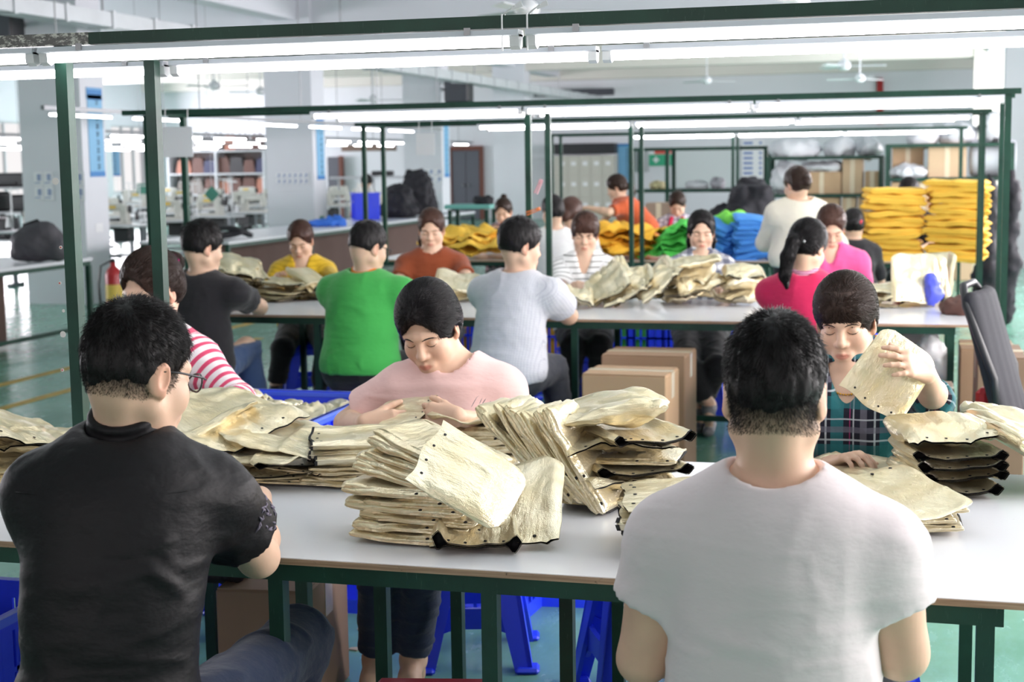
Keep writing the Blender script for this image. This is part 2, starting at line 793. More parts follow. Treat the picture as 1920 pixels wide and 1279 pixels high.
def hand(S, wrist, yd, dorsal, side, curl=(30, 35, 20), spread=6.0, thumb=(35, 25), hs=1.0, k=0.0035, splay=None):
    """Palm, four unequal fingers and a thumb leaving the side of the palm. side: 'R' or 'L'."""
    y = unit(yd)
    z = unit(np.asarray(dorsal, float) - y * (np.asarray(dorsal, float) @ y))
    tx = np.cross(z, y) * (1 if side == 'R' else -1)
    W = lambda t, f, u=0.0: np.asarray(wrist) + hs * (tx * t + y * f + z * u)
    kn = [(.029, .088, .068, .0088), (.009, .093, .076, .009), (-.011, .088, .070, .0086), (-.029, .078, .055, .0077)]
    for t, f, L, r in kn:
        S.rc(W(t * .45, .005), W(t, f - .004, .001), .0155 * hs, (r + .0035) * hs, k=.014)
    S.rc(W(.0, .0), W(.0, .05), .019 * hs, .017 * hs, k=.012, flat=(z, .8))
    tips = []
    for i, (t, f, L, r) in enumerate(kn):
        cu = curl[i] if isinstance(curl[0], (tuple, list)) else curl
        a = math.radians(spread * (1.1, .25, -.6, -1.5)[i])
        dy = y * math.cos(a) + tx * math.sin(a)
        ang, p = 0.0, W(t, f - .004, .001)
        rr = [r, r * .93, r * .85, r * .72]
        for j, fr in enumerate((.46, .31, .24)):
            ang += math.radians(cu[j])
            q = p + (dy * math.cos(ang) - z * math.sin(ang)) * L * fr * hs
            S.rc(p, q, rr[j] * hs, rr[j + 1] * hs, k=(.008 if j == 0 else k))
            p = q
        tips.append(p)
    a, b = math.radians(thumb[0]), math.radians(thumb[1])
    d0 = unit(y * math.cos(a) + tx * math.sin(a) - z * .35)
    p0 = W(.018, .022, -.004)
    p1 = p0 + d0 * .042 * hs
    d1 = unit(d0 + y * math.sin(b) * 1.0 - z * .15)
    p2 = p1 + d1 * .032 * hs
    p3 = p2 + unit(d1 + y * .3) * .024 * hs
    S.rc(p0, p1, .0165 * hs, .0118 * hs, k=.012)
    S.rc(p1, p2, .011 * hs, .0102 * hs, k=.005)
    S.rc(p2, p3, .0102 * hs, .0078 * hs, k=.003)
    pts = np.array(tips + [p3, np.asarray(wrist)])
    return pts.min(0) - .03, pts.max(0) + .03


def ik(a, w, l1, l2, hint):
    d = np.asarray(w) - a
    L = np.linalg.norm(d)
    L = min(L, (l1 + l2) * .999)
    u = unit(d)
    x = (l1 * l1 - l2 * l2 + L * L) / (2 * L)
    h = math.sqrt(max(l1 * l1 - x * x, 0))
    hn = np.asarray(hint, float)
    hn = unit(hn - u * (hn @ u))
    return a + u * x + hn * h


def head_prims(S, H, R, s, sex, ears=True, face=True):
    W = lambda *p: H + R @ (np.array(p) * s)
    E = lambda c, r, k, sub=False, Q=None: S.el(W(*c), np.array(r) * s, R if Q is None else R @ Q, k * s, sub)
    C = lambda a, b, ra, rb, k, sub=False: S.rc(W(*a), W(*b), ra * s, rb * s, k * s, sub)
    f = 1.0 if sex == 'm' else 0.95
    E((0, -.014, .045), (.0745, .094, .086), .02)
    E((0, -.03, .0), (.066, .07, .07), .03)
    E((0, .028, -.03), (.0605 * f, .062, .088), .03)
    C((-.054 * f, .0, -.055), (-.012, .066, -.1), .018, .015, .03)
    C((.054 * f, .0, -.055), (.012, .066, -.1), .018, .015, .03)
    E((0, .073, -.1), (.02, .017, .017), .025)
    for q in (-1, 1):
        E((q * .038, .058, -.03), (.027, .026, .03), .03)
        if face:
            C((q * .012, .087, .026), (q * .045, .07, .026), .011, .01, .02)
    if face:
        for q in (-1, 1):
            E((q * .032, .101, .004), (.019, .016, .011), .014, True)
            E((q * .032, .0745, .003), (.0165, .0145, .0125), .004)
        C((0, .088, .014), (0, .1055, -.026), .0075, .0115, .014)
        E((0, .104, -.03), (.0105, .0095, .009), .01)
        for q in (-1, 1):
            E((q * .0135, .0945, -.033), (.0078, .009, .0075), .008)
        E((0, .088, -.066), (.026, .012, .016), .02)
        C((-.019, .090, -.0645), (0, .0995, -.0605), .0035, .0062, .007)
        C((.019, .090, -.0645), (0, .0995, -.0605), .0035, .0062, .007)
        C((-.016, .090, -.0695), (.016, .090, -.0695), .004, .004, .008)
        E((0, .0955, -.0725), (.013, .0075, .0062), .008)
        C((-.021, .0985, -.0662), (0, .106, -.0662), .0012, .0018, .003, True)
        C((.021, .0985, -.0662), (0, .106, -.0662), .0012, .0018, .003, True)
    if ears:
        for q in (-1, 1):
            Q = rotz(q * -.35) @ rotx(-.15)
            E((q * .0785, -.012, -.004), (.0075, .0185, .032), .008, False, Q)
            E((q * .0865, -.006, .0), (.006, .0105, .02), .004, True, Q)
            E((q * .076, -.003, -.028), (.007, .009, .011), .006, False, Q)


HAIRS = {}


def person(name, label, group=None, head=(0, 0), Y=3.0, face=0.0, hr=(0, 20, 0), sex='f', s=1.0, bulk=1.0, seat=.42, stand=False, hipoff=None, spine=None,
           arms=None, knees=None, ankles=None, top=None, bottom=None, shoes=None, hair=None, skin='skin_light', tone=(222, 186, 163),
           tier=2, swf=1.0, nl=None, c7=(0, 0, 0), shd=.825, no_legs=False, acc=None, Hpos=None):
    rng = np.random.default_rng(abs(hash(name + label)) % 1000 if False else sum(map(ord, label)) % 9973)
    H = at(head[0], head[1], Y=Y) if Hpos is None else np.asarray(Hpos, float)
    th = math.radians(face)
    B = rotz(th)
    Rt, Fd, Up = B[:, 0], B[:, 1], B[:, 2]
    Rh = rotz(th + math.radians(hr[0])) @ rotx(-math.radians(hr[1])) @ roty(math.radians(hr[2]))
    m = sex == 'm'
    hs = s * (1.0 if m else .955)
    Wh = lambda *p: H + Rh @ (np.array(p) * hs)
    base = Wh(0, -.022, -.062)
    ndir = unit(Up * 1.0 - Fd * .45)
    C7 = base - ndir * (nl or (.084 if m else .080)) * s + np.asarray(c7, float)
    Lsp = (.50 if m else .465) * s if spine is None else spine
    zh = seat + .098 if not stand else stand
    dz = C7[2] - zh
    off = math.sqrt(max(Lsp ** 2 - dz * dz, 0.0004)) if hipoff is None else hipoff[1]
    hip = V3(C7[0], C7[1], 0) - Fd * off + Rt * (hipoff[0] if hipoff is not None else 0)
    hip[2] = zh
    mid = (hip + C7) / 2 - Fd * (.035 * s + off * .18)
    SP = lambda t: (1 - t) ** 2 * hip + 2 * t * (1 - t) * mid + t * t * C7
    ST = lambda t: unit(2 * (1 - t) * (mid - hip) + 2 * t * (C7 - mid))
    sr = Rt if hipoff is None or len(hipoff) < 3 else hipoff[2]

    def fr(t):
        T = ST(t)
        x = unit(sr - T * (sr @ T))
        return np.stack([x, np.cross(T, x), T], 1)
    sw = (.176 if m else .15) * s * (0.5 + .5 * bulk) * swf
    shf = (.02 if m else .015) * s
    Q9 = fr(.93)
    SH = {q: SP(shd) + Q9[:, 0] * sw * sg + Q9[:, 1] * shf for q, sg in (('L', -1), ('R', 1))}
    l1, l2 = ((.285, .25) if m else (.262, .228))
    l1, l2 = l1 * s, l2 * s
    arms = arms or {}
    A = {}
    for q, sg in (('L', -1), ('R', 1)):
        a = dict(arms.get(q, {}))
        sh = SH[q] + (np.asarray(a['lift']) if 'lift' in a else 0)
        w = np.asarray(a['w'], float) if 'w' in a else hip + Fd * .34 * s + Rt * sg * .10 + Up * .26
        if 'e' in a:
            e = np.asarray(a['e'], float)
        else:
            e = ik(sh, w, l1, l2, a.get('hint', Rt * sg * .55 - Up * .9 - Fd * .3))
            d = w - e
            w = e + unit(d) * min(np.linalg.norm(d), l2)
        A[q] = dict(sh=sh, e=e, w=w, hd=np.asarray(a.get('hd', w - e), float), dn=np.asarray(a.get('dn', Up), float),
                    curl=a.get('curl', (28, 32, 20)), thumb=a.get('thumb', (35, 25)), spread=a.get('spread', 5))
    # ---- body field
    ra = np.array([.05, .043, .036, .042, .0255]) * s * ((1.06 if m else .88) * (.4 + .6 * bulk))

    def torso(S, g=0.0, k=.06, legs=False, up=True):
        bw = .35 + .65 * bulk
        wd = (1.0 if m else .9)
        S.el(SP(.06), np.array([.158 * (1 if m else 1.04) * bw, .108 * bw, .115]) * s + g, fr(.06), k)
        S.el(SP(.34), np.array([(.142 if m else .122) * bw, .1 * bw, .14]) * s + g, fr(.34), k)
        S.el(SP(.62), np.array([.15 * wd * bw, .108 * bw, .15]) * s + g, fr(.62), k)
        S.el(SP(.82), np.array([.15 * wd * bw, .088 * bw, .1]) * s + g, fr(.82), k)
        if not m:
            for q in (-1, 1):
                S.el(SP(.66) + fr(.66) @ (np.array([q * .066, .078, 0]) * s), np.array([.058, .05, .058]) * s + g, None, .05)
        elif bulk > 1.05:
            S.el(SP(.3) + fr(.3) @ (np.array([0, .03, 0]) * s), np.array([.14 * bw, .1 * bw, .13]) * s + g, fr(.3), k)
        for q, sg in (('L', -1), ('R', 1)):
            S.rc(SP(.87) + Q9[:, 0] * .05 * sg * s, A[q]['sh'], .046 * s + g, (.052 if m else .045) * s + g, k)
            if True:
                S.rc(C7 + Q9[:, 0] * .02 * sg * s, SH[q] - Q9[:, 0] * .05 * sg * s, .036 * s + g * .7, .036 * s + g * .7, .05)

    S = Field()
    torso(S)
    S.rc(C7 - ndir * .02, base + ndir * .02, (.048 if m else .045) * s, (.044 if m else .043) * s, .03)
    S.rc(SP(.93) + Q9[:, 1] * .03, base + Fd * .012, .04 * s, .041 * s, .04)
    zones = []
    res, hres = {3: (.0075, .0027), 2: (.011, .0042), 1: (.016, .0075)}[tier]
    head_prims(S, H, Rh, hs, sex)
    zones.append((H - .13 * s, H + .15 * s, hres))
    for q in 'LR':
        a = A[q]
        S.rc(a['sh'], a['e'], ra[0], ra[2], .035)
        S.rc(a['sh'] * .45 + a['e'] * .55, a['e'] * .75 + a['sh'] * .25, ra[1] * 1.0, ra[2], .03)
        f1 = a['e'] + (a['w'] - a['e']) * .28
        S.rc(a['e'], f1, ra[2], ra[3] * .94, .03)
        S.rc(f1, a['w'], ra[3] * .94, ra[4], .02)
        zl, zhh = hand(S, a['w'], a['hd'], a['dn'], q, a['curl'], a['spread'], a['thumb'], s * (1.0 if m else .93))
        zones.append((zl, zhh, hres * 1.12))
    # ---- legs
    LG = {}
    for q, sg in (('L', -1), ('R', 1)):
        hj = hip + Rt * .085 * sg * s - Up * .005
        if stand:
            kn = hip + Rt * .09 * sg * s + Up * (-.42 * s) + Fd * .02
            an = V3(kn[0], kn[1], .085) - Fd * .03
        else:
            kn = hip + Rt * (.15 if m else .1) * sg + Fd * .41 * s + Up * (.0)
            an = kn * 1.0
            an[2] = .085
            an = an - Fd * .06
        if knees and q in knees:
            kn = np.asarray(knees[q], float)
        if ankles and q in ankles:
            an = np.asarray(ankles[q], float)
        LG[q] = (hj, kn, an)
        if no_legs:
            continue
        S.rc(hj, kn, .078 * s, .055 * s, .04)
        S.rc(kn, kn + (an - kn) * .3, .054 * s, .052 * s, .03)
        S.rc(kn + (an - kn) * .3, an, .052 * s, .036 * s, .02)
        fd = unit(V3(*(an - kn)[:2], 0) * .0 + Fd)
        toe = an + fd * .16 * s
        toe[2] = .022
        heel = an - fd * .035 * s
        heel[2] = .032
        S.rc(an, heel, .036 * s, .03 * s, .02)
        S.rc(an, an + fd * .08 * s - Up * .035, .036 * s, .03 * s, .02)
        S.rc(an + fd * .06 * s - Up * .045, toe, .034 * s, .02 * s, .02, flat=(Up, .75))
    V, F = S.mesh(res, zones)
    V, F = biggest_piece(V, F)
    org = V3(hip[0], hip[1], 0)
    q = (V - H) @ Rh / hs
    lip = np.clip(1.2 - np.sqrt(((q[:, 0]) / .0195) ** 2 + ((q[:, 2] + .066) / .0092) ** 2), 0, .35) / .35 * (q[:, 1] > .07)
    red = np.clip((np.abs(q[:, 0]) - .074) / .01, 0, 1) * (np.abs(q[:, 2]) < .05) * .55 * (np.abs(q[:, 1]) < .05)
    red = np.maximum(red, .22 * np.exp(-(((np.abs(q[:, 0]) - .04) / .018) ** 2 + ((q[:, 2] + .03) / .02) ** 2)) * (q[:, 1] > .03))
    stub = np.zeros(len(V))
    if hair and hair.get('fade'):
        hz = q[:, 2] - hair.get('low', -.055) - .35 * np.clip(q[:, 1] + .03, 0, .1)
        stub = np.clip(hz / .04, 0, 1) ** .6 * (q[:, 1] < .058 - np.clip(.05 - q[:, 2], 0, .1) * .45) * .93
        ear = ((np.abs(q[:, 0]) - .08) / .014) ** 2 + ((q[:, 1] + .006) / .03) ** 2 + ((q[:, 2] + .002) / .042) ** 2
        stub = stub * np.clip((ear - 1) * 1.2, 0, 1) * (np.sqrt((q ** 2).sum(1)) < .17)
    bodyV = V.copy()
    body = mesh_from(name, V, F, skin_mat(skin, tone), None, True, None, org, dict(tint=np.stack([lip * (.9 if not m else .5), red, stub], 1)))
    body.location = org
    tag(body, label, 'person', group)
    info = dict(bodyV=bodyV, stub=stub, body=body, S=S, H=H, Rh=Rh, hs=hs, Wh=Wh, hip=hip, SP=SP, fr=fr, A=A, org=org, C7=C7, SH=SH, LG=LG, B=B, Fd=Fd, Rt=Rt, base=base)
    # ---- clothes
    bones = [('t', SP(0.0), SP(1.0))]
    for q in 'LR':
        bones += [('u' + q, A[q]['sh'], A[q]['e']), ('f' + q, A[q]['e'], A[q]['w'])]

    def suv(V):
        best = np.full(len(V), 9.0)
        U = np.zeros((len(V), 3))
        for nm, a, b in bones:
            ab = b - a
            L = np.linalg.norm(ab)
            t = np.clip((V - a) @ ab / L ** 2, 0, 1)
            d = np.linalg.norm(V - a - t[:, None] * ab, axis=1) * (.62 if nm == 't' else 1.0)
            w = d < best
            best = np.where(w, d, best)
            if nm == 't':
                r = V - hip
                uu, vv, ww = r @ Rt, r @ unit(SP(1) - SP(0)), r @ Fd
                uu = np.where(ww < 0, uu, uu + .37)
            else:
                x = frame_of(ab)
                r = V - a
                uu = np.arctan2(r @ x[:, 0], r @ x[:, 2]) * .055
                vv = (r @ ab) / L + (.0 if nm[0] == 'u' else .27) + .1
                ww = np.zeros(len(V))
            U[w] = np.stack([uu, vv, ww], 1)[w]
        return U

    if top:
        T = Field()
        g = top.get('g', .013)
        k = top.get('k', .075)
        torso(T, g, k)
        fl = top.get('flare', .012)
        for q in 'LR':
            a = A[q]
            fs = top.get('sleeve', .55)
            if fs <= 1.0:
                e = a['sh'] + (a['e'] - a['sh']) * fs
                d = unit(a['e'] - a['sh'])
                rr = ra[0] + g, ra[0] * (1 - fs * .2) + g + fl
                T.rc(a['sh'], e + d * .03, rr[0], rr[1], .045, clip=[(d, e)], hollow=(max(.009, res * 1.7), e - d * .03, d))
            else:
                T.rc(a['sh'], a['e'], ra[0] + g, ra[2] + g, .045)
                f1 = a['e'] + (a['w'] - a['e']) * (fs - 1.0)
                d = unit(a['w'] - a['e'])
                T.rc(a['e'], f1 + d * .03, ra[2] + g, ra[3] * .75 + g + fl * .3, .03, clip=[(d, f1)], hollow=(max(.009, res * 1.7), f1 - d * .03, d))
        if top.get('hem_extra', True):
            T.el(SP(.0) + Up * .03, np.array([.168 * (.4 + .6 * bulk), .13, .12]) * s + g, fr(.0), .06)
        ncl = top.get('neck', .012)
        T.rc(C7 + ndir * top.get('ndrop', .0), base + ndir * .05, (.055 if m else .048) * s + ncl, (.062 if m else .06) * s + ncl + .03, .008, True)
        if 'vee' in top:
            v = top['vee']
            T.rc(C7 + Fd * .07 + ndir * .02, SP(1 - v) + fr(1 - v)[:, 1] * .155 * s, .05 * s, .012, .01, True)
        hem = top.get('hem', .02)
        hp = hip + Up * hem
        T.cut(-Up, hp, None, None)
        for n_, c_ in top.get('cuts', ()):
            T.cut(n_, c_)
        for (a_, b_, r1, r2, kk) in top.get('extra', ()):
            T.rc(a_, b_, r1, r2, kk)
        V, F = T.mesh(res)
        V, F = biggest_piece(V, F)
        V = relax(V, F, 1, .4)
        N = vnormals(V, F)
        am = top.get('fold', .006)
        disp = np.zeros(len(V))
        if am > 0:
            L = np.stack([(V - hip) @ Rt, (V - hip) @ Fd, (V - hip) @ Up], 1)
            for sd, wts in ((1, (5, 5, 13)), (2, (11, 9, 5)), (3, (8, 8, 22))):
                w = L * np.array(wts)
                w = w + .5 * np.stack([vnoise(L, 5, sd + 40), vnoise(L, 5, sd + 50), vnoise(L, 5, sd + 60)], 1)
                disp += (np.exp(-(vnoise(w, 1.0, sd + int(rng.integers(90))) / .22) ** 2) - .35) * am * (.75, .55, .4)[sd - 1] * np.clip(.5 + 1.2 * vnoise(L, 4, sd + 70), 0.1, 1.3)
        for (p0, p1, wd, ampl) in top.get('folds', ()):
            ab = p1 - p0
            t = np.clip((V - p0) @ ab / (ab @ ab), 0, 1)
            dd = np.linalg.norm(V - p0 - t[:, None] * ab, axis=1)
            disp += ampl * np.exp(-(dd / wd) ** 2) * np.sin(np.pi * np.clip(t, .04, .96)) ** .6
        V = V + N * disp[:, None]
        o = mesh_from(top.get('name', 'shirt'), V, F, top['mat'], body, True, None, org, dict(suv=suv(V)))
        if top.get('label'):
            o['label'] = top['label']
        info['top'] = o
        info['T'] = T
        if top.get('collar'):
            cm, chh = top['collar']
            C = Field()
            n2 = unit(base - C7)
            cc, cr = C7 + n2 * .006, (.052 if m else .047) * s + ncl + .008
            for i in range(28):
                aa = [2 * math.pi * (i + j) / 28 for j in (0, 1)]
                pts = []
                for an_ in aa:
                    x = Rt * math.cos(an_) * cr + np.cross(n2, Rt) * math.sin(an_) * cr * .98
                    pts.append(cc + x)
                C.rc(pts[0], pts[1], .008, .008, .004)
                C.rc(pts[0] + n2 * chh + (cc - pts[0]) * .14, pts[1] + n2 * chh + (cc - pts[1]) * .14, .006, .006, .012)
                C.rc(pts[0] + n2 * chh * .5 + (cc - pts[0]) * .05, pts[1] + n2 * chh * .5 + (cc - pts[1]) * .05, .007, .007, .012)
            v, f = C.mesh(.0045 if tier == 3 else .006)
            v, f = biggest_piece(v, f)
            mesh_from('collar', v, f, cm, body, True, None, org, dict(suv=suv(v)))
    if bottom and not no_legs:
        T = Field()
        g = bottom.get('g', .012)
        T.el(SP(.05), np.array([.162 * (.4 + .6 * bulk), .118, .105]) * s + g, fr(.05), .05)
        for q in 'LR':
            hj, kn, an = LG[q]
            fe = bottom.get('len', .93)
            T.rc(hj, kn, .084 * s * (.5 + .5 * bulk) + g, .058 * s + g, .05)
            e = kn + (an - kn) * fe
            d = unit(an - kn)
            T.rc(kn, e, .058 * s + g, .045 * s + g + bottom.get('flare', .004), .035, clip=[(d, e)])
        T.cut(unit(ST(.1) + 0), SP(bottom.get('waist', .2)), None, None)
        V, F = T.mesh(res * (1.0 if tier == 3 else 1.2))
        V, F = biggest_piece(V, F)
        N = vnormals(V, F)
        V = V + N * ((np.exp(-(vnoise(V * np.array([9, 9, 22.]), 1.0, 5) / .25) ** 2) - .3) * .005)[:, None]
        o = mesh_from(bottom.get('name', 'trousers'), V, F, bottom['mat'], body, True, None, org, dict(suv=suv(V)))
    if shoes and not no_legs:
        for q in 'LR':
            hj, kn, an = LG[q]
            T = Field()
            fd = Fd
            heel, toe = an - fd * .035 * s, an + fd * .165 * s
            heel[2], toe[2] = .042, .034
            T.rc(heel, toe, .042 * s, .034 * s, .03, flat=(Up, .85))
            T.rc(an - Up * .01, an + fd * .07 * s - Up * .03, .046 * s, .038 * s, .03)
            T.cut(Up, an + Up * .005)
            T.cut(-Up, V3(0, 0, .004))
            v, f = T.mesh(.008)
            mesh_from('shoe', v, f, shoes, body, True, None, org)
    if hair:
        do_hair(info, hair, tier, sex, rng)
    if tier >= 2 and hair.get('facefeat', True):
        face_features(info, tier, sex, hair.get('mat'), hair.get('browmat'))
    for fn in (acc or ()):
        fn(info)
    return info


def project(S, P, it=4):
    for _ in range(it):
        P = P - S(P)[:, None] * S.grad(P)
    return P


def face_features(I, tier, sex, hm, bm=None):
    Wh, S, body, org, hs = I['Wh'], I['S'], I['body'], I['org'], I['hs']
    dark = plain('lash_black', (30, 22, 20), .6)
    for q in (-1, 1):
        pts = np.array([Wh(q * x, .12, z) for x, z in ((.013, .021), (.022, .0245), (.034, .0255), (.044, .023), (.052, .018))])
        back = Wh(0, 0, 0) - Wh(0, 1, 0)
        pts = march(S, pts, back / np.linalg.norm(back))
        b = MB()
        w = 1.0 if sex == 'm' else .72
        b.tube(pts, [.0012 * w, .0028 * w, .003 * w, .0024 * w, .0008], 6)
        b.build('eyebrow', bm or hm, body, True, origin=org)
        pts = np.array([Wh(q * x, .12, z) for x, z in ((.0175, .0015), (.024, -.0030), (.032, -.0048), (.040, -.0036), (.0475, .0005))])
        pts = march(S, pts, back / np.linalg.norm(back))
        b = MB()
        b.tube(pts, [.0006, .0012, .0016, .0016, .0008], 6)
        b.build('eyelash', dark, body, True, origin=org)


def march(S, P, d, n=60):
    for _ in range(n):
        P = P + d * np.clip(S(P), 0, .05)[:, None] * .7
    return P


def do_hair(I, h, tier, sex, rng):
    """Hair of a head: a shaped volume, then (near heads) strands laid over it."""
    H, Rh, hs, Wh, body, org = I['H'], I['Rh'], I['hs'], I['Wh'], I['body'], I['org']
    T = Field()
    E = lambda c, r, k=.012, sub=False, Q=None, clip=(): T.el(Wh(*c), np.array(r) * hs, Rh if Q is None else Rh @ Q, k * hs, sub, clip)
    st = h['style']
    th = h.get('thick', .009)
    low = h.get('low', -.058)
    if st == 'short':
        E((0, -.013, .05), (.0755 + th, .096 + th, .087 + th * 1.1))
        E((0, -.033, .012), (.0675, .0725 + th * .25, .068), .03)
        E((0, .135, -.045), (.1, .092, .105), .012, True)
        for q in (-1, 1):
            E((q * .09, .02, -.03), (.022, .052, .05), .012, True)
        T.cut(-Rh[:, 2] - Rh[:, 1] * .25, Wh(0, -.05, low))
    else:
        E((0, -.013, .05), (.0775 + th, .098 + th, .088 + th))
        E((0, -.045, .0), (.069 + th, .062 + th, .07), .03)
        fo = h.get('fore', .0) + .016
        E((0, .125, -.03 + fo), (.068 + h.get('side', 0), .083, .1), .014, True)
        for q in (-1, 1):
            if h.get('ears', True):
                E((q * .088, .012, -.035), (.02, .05, .05), .01, True)
        T.cut(-Rh[:, 2] - Rh[:, 1] * .25, Wh(0, -.05, low))
    if 'bangs' in h:
        z0 = h['bangs']
        E((0, .036, .05), (.07, .062, .062), .012, False, None, [(-Rh[:, 2], Wh(0, 0, z0))])
        E((0, .03, .02), (.06, .0575, .04), .001, True, None, [(Rh[:, 2], Wh(0, 0, z0 + .015))])
    for c in h.get('chains', ()):
        pts, rr = c[0], c[1]
        T.chain([Wh(*p) for p in pts], [r * hs for r in rr], .016 * hs)
    for b in h.get('buns', ()):
        E(b[0], b[1], .012)
    for b in h.get('subs', ()):
        E(b[0], b[1], .01, True)
    res = {3: .0042, 2: .006, 1: .009}[tier]
    V, F = T.mesh(res, pad=.02)
    V, F = biggest_piece(V, F)
    N = vnormals(V, F)
    q = (V - H) @ Rh / hs
    am = h.get('rough', .0025)
    V = V + N * (am * fbm(q * np.array([1, 1, .45]), 70, 3, 2))[:, None]
    ns = h.get('n', {3: 9000, 2: 1400, 1: 0}[tier])
    parts = [(V, F)]
    if ns:
        a, b, c = V[F[:, 0]], V[F[:, 1]], V[F[:, 2]]
        ar = np.linalg.norm(np.cross(b - a, c - a), axis=1)
        fi = rng.choice(len(F), ns, p=ar / ar.sum())
        u = rng.random((ns, 4))
        u /= u.sum(1, keepdims=True)
        P = (V[F[fi]] * u[..., None]).sum(1)
        ql = (P - H) @ Rh / hs
        if st == 'short':
            g0 = T.grad(P)
            crown = np.array(h.get('crown', (0.01, -.055, .12)))
            fl = unit_rows(ql - crown)
            fw = np.array(h.get('comb', (0.0, .35, 0.0)))
            flow = (fl + fw) @ Rh.T
            flow = flow - g0 * (flow * g0).sum(1, keepdims=True)
            flow = unit_rows(flow)
            top = np.clip((ql[:, 2] - .01) / .07, 0, 1)
            L = (h.get('lmin', .005) + (h.get('lmax', .026) - h.get('lmin', .005)) * top ** 1.1) * (0.6 + .7 * rng.random(ns))
            J = rng.normal(0, .28, (ns, 3))
            lift = h.get('lift', .4)
            # clumps lean together
            J = J + .4 * np.stack([vnoise(ql, 55, 11), vnoise(ql, 55, 12), vnoise(ql, 55, 13)], 1)
            D0 = unit_rows(g0 * lift + flow * .9 + J * .5)
            D1 = unit_rows(flow * 1.0 + g0 * h.get('lift2', .02) + J * .45)
            if h.get('fade'):
                bv, st_ = I['bodyV'], I['stub']
                ids = np.nonzero(st_ > .12)[0]
                ids = ids[rng.integers(0, len(ids), int(ns * .6))]
                P2 = bv[ids] + rng.normal(0, .0012, (len(ids), 3))
                q2 = (P2 - H) @ Rh / hs
                g2 = I['S'].grad(P2)
                d2 = unit_rows(unit_rows(q2 - crown) @ Rh.T * .9 + g2 * .35 + rng.normal(0, .25, (len(ids), 3)))
                parts.append(strands(P2 - g2 * .001, lambda p, i: d2, (.002 + .007 * st_[ids]) * hs, h.get('rad', .00055) * .75 * hs, 2, 3))
            parts.append(strands(P - g0 * .003, lambda p, i: unit_rows(D0 * (1 - i / 4) + D1 * (i / 4)), L * hs, h.get('rad', .00055) * hs, 4, 3))
        else:
            tie = np.array(h.get('tie', (0, -.11, .02)))
            dn = h.get('down', None)
            offs = rng.uniform(.0003, .0042, ns)
            J = rng.normal(0, .10, (ns, 3))

            def flow(p, i):
                l = (p - H) @ Rh / hs
                f = unit_rows(tie - l)
                if 'part' in h:
                    pass
                if dn is not None:
                    w = np.clip(dn(l), 0, 1)[:, None]
                    f = f * (1 - w) + np.array([0, .0, -1.0]) * w
                if h.get('tail'):
                    w = (l[:, 1] < tie[1] - .015)[:, None] * 1.0
                    f = f * (1 - w) + np.array(h['tail']) * w
                f = (f + J) @ Rh.T
                g = T.grad(p)
                f = f - g * (f * g).sum(1, keepdims=True)
                return unit_rows(f)

            def settle(p, i):
                g = T.grad(p)
                d = T(p)
                return p - g * (d - offs * hs)[:, None]
            L = h.get('len', .055) * (.6 + .8 * rng.random(ns))
            parts.append(strands(P, flow, L * hs, h.get('rad', .0007) * hs, 5, 3, None, settle))
            if 'bangs' in h:
                nb = {3: 420, 2: 120, 1: 40}[tier]
                x = rng.uniform(-.062, .062, nb)
                z1 = h['bangs'] + rng.uniform(-.012, .012, nb) - .018 * (np.abs(x) / .062) ** 3
                P = np.stack([x * .5, np.full(nb, .03) + rng.normal(0, .006, nb), np.full(nb, .135)], 1)
                K = [P, np.stack([x * .8, .075 - x * x * 6, np.full(nb, .115)], 1), np.stack([x * .95, .091 - x * x * 8, np.full(nb, .085)], 1),
                     np.stack([x, .097 - x * x * 9.5, .5 * (.085 + z1)], 1), np.stack([x, .0965 - x * x * 10, z1], 1)]
                KW = [H + (k * hs) @ Rh.T for k in K]
                d = [unit_rows(KW[i + 1] - KW[i]) for i in range(4)]
                LL = [np.linalg.norm(KW[i + 1] - KW[i], axis=1) for i in range(4)]
                # direct path
                pth = np.stack(KW, 1)
                parts.append(tube_paths(pth, .0017 * hs if tier > 2 else .0032 * hs))
    V, F = merge(parts)
    o = mesh_from('hair', V, F, h['mat'], body, True, None, org)
    I['hairT'] = T
    return o


def tube_paths(P, rad, nside=4):
    n, m, _ = P.shape
    T = np.gradient(P, axis=1)
    T /= np.maximum(np.linalg.norm(T, axis=2, keepdims=True), 1e-9)
    A = np.cross(T, V3(.3, .2, .93))
    A /= np.maximum(np.linalg.norm(A, axis=2, keepdims=True), 1e-9)
    Bn = np.cross(T, A)
    rr = rad * np.linspace(1.0, .4, m)[None, :, None]
    V = np.stack([P + rr * (math.cos(2 * math.pi * k / nside) * A + math.sin(2 * math.pi * k / nside) * Bn) for k in range(nside)], 2)
    base = []
    for i in range(m - 1):
        for k in range(nside):
            k2 = (k + 1) % nside
            base.append((i * nside + k, i * nside + k2, (i + 1) * nside + k2, (i + 1) * nside + k))
    F = (np.array(base)[None] + (np.arange(n) * m * nside)[:, None, None]).reshape(-1, 4)
    return V.reshape(-1, 3), F


def unit_rows(a):
    return a / np.maximum(np.linalg.norm(a, axis=1, keepdims=True), 1e-9)
# ------------------------------------------------------------------ the hall
WHITE = plain('wall_paint', (226, 228, 234), .7, var=.03, vscale=1.2)
PILLAR = plain('pillar_paint', (224, 226, 233), .6, var=.03, vscale=1.5)
CREAM = plain('beam_paint', (226, 222, 214), .7, var=.03, vscale=1.0)
CEIL = plain('ceiling_paint', (214, 217, 222), .8, var=.03, vscale=1.0)
XL, XR, YB, YF, ZC = -22.0, 3.6, 40.0, -4.0, 4.3


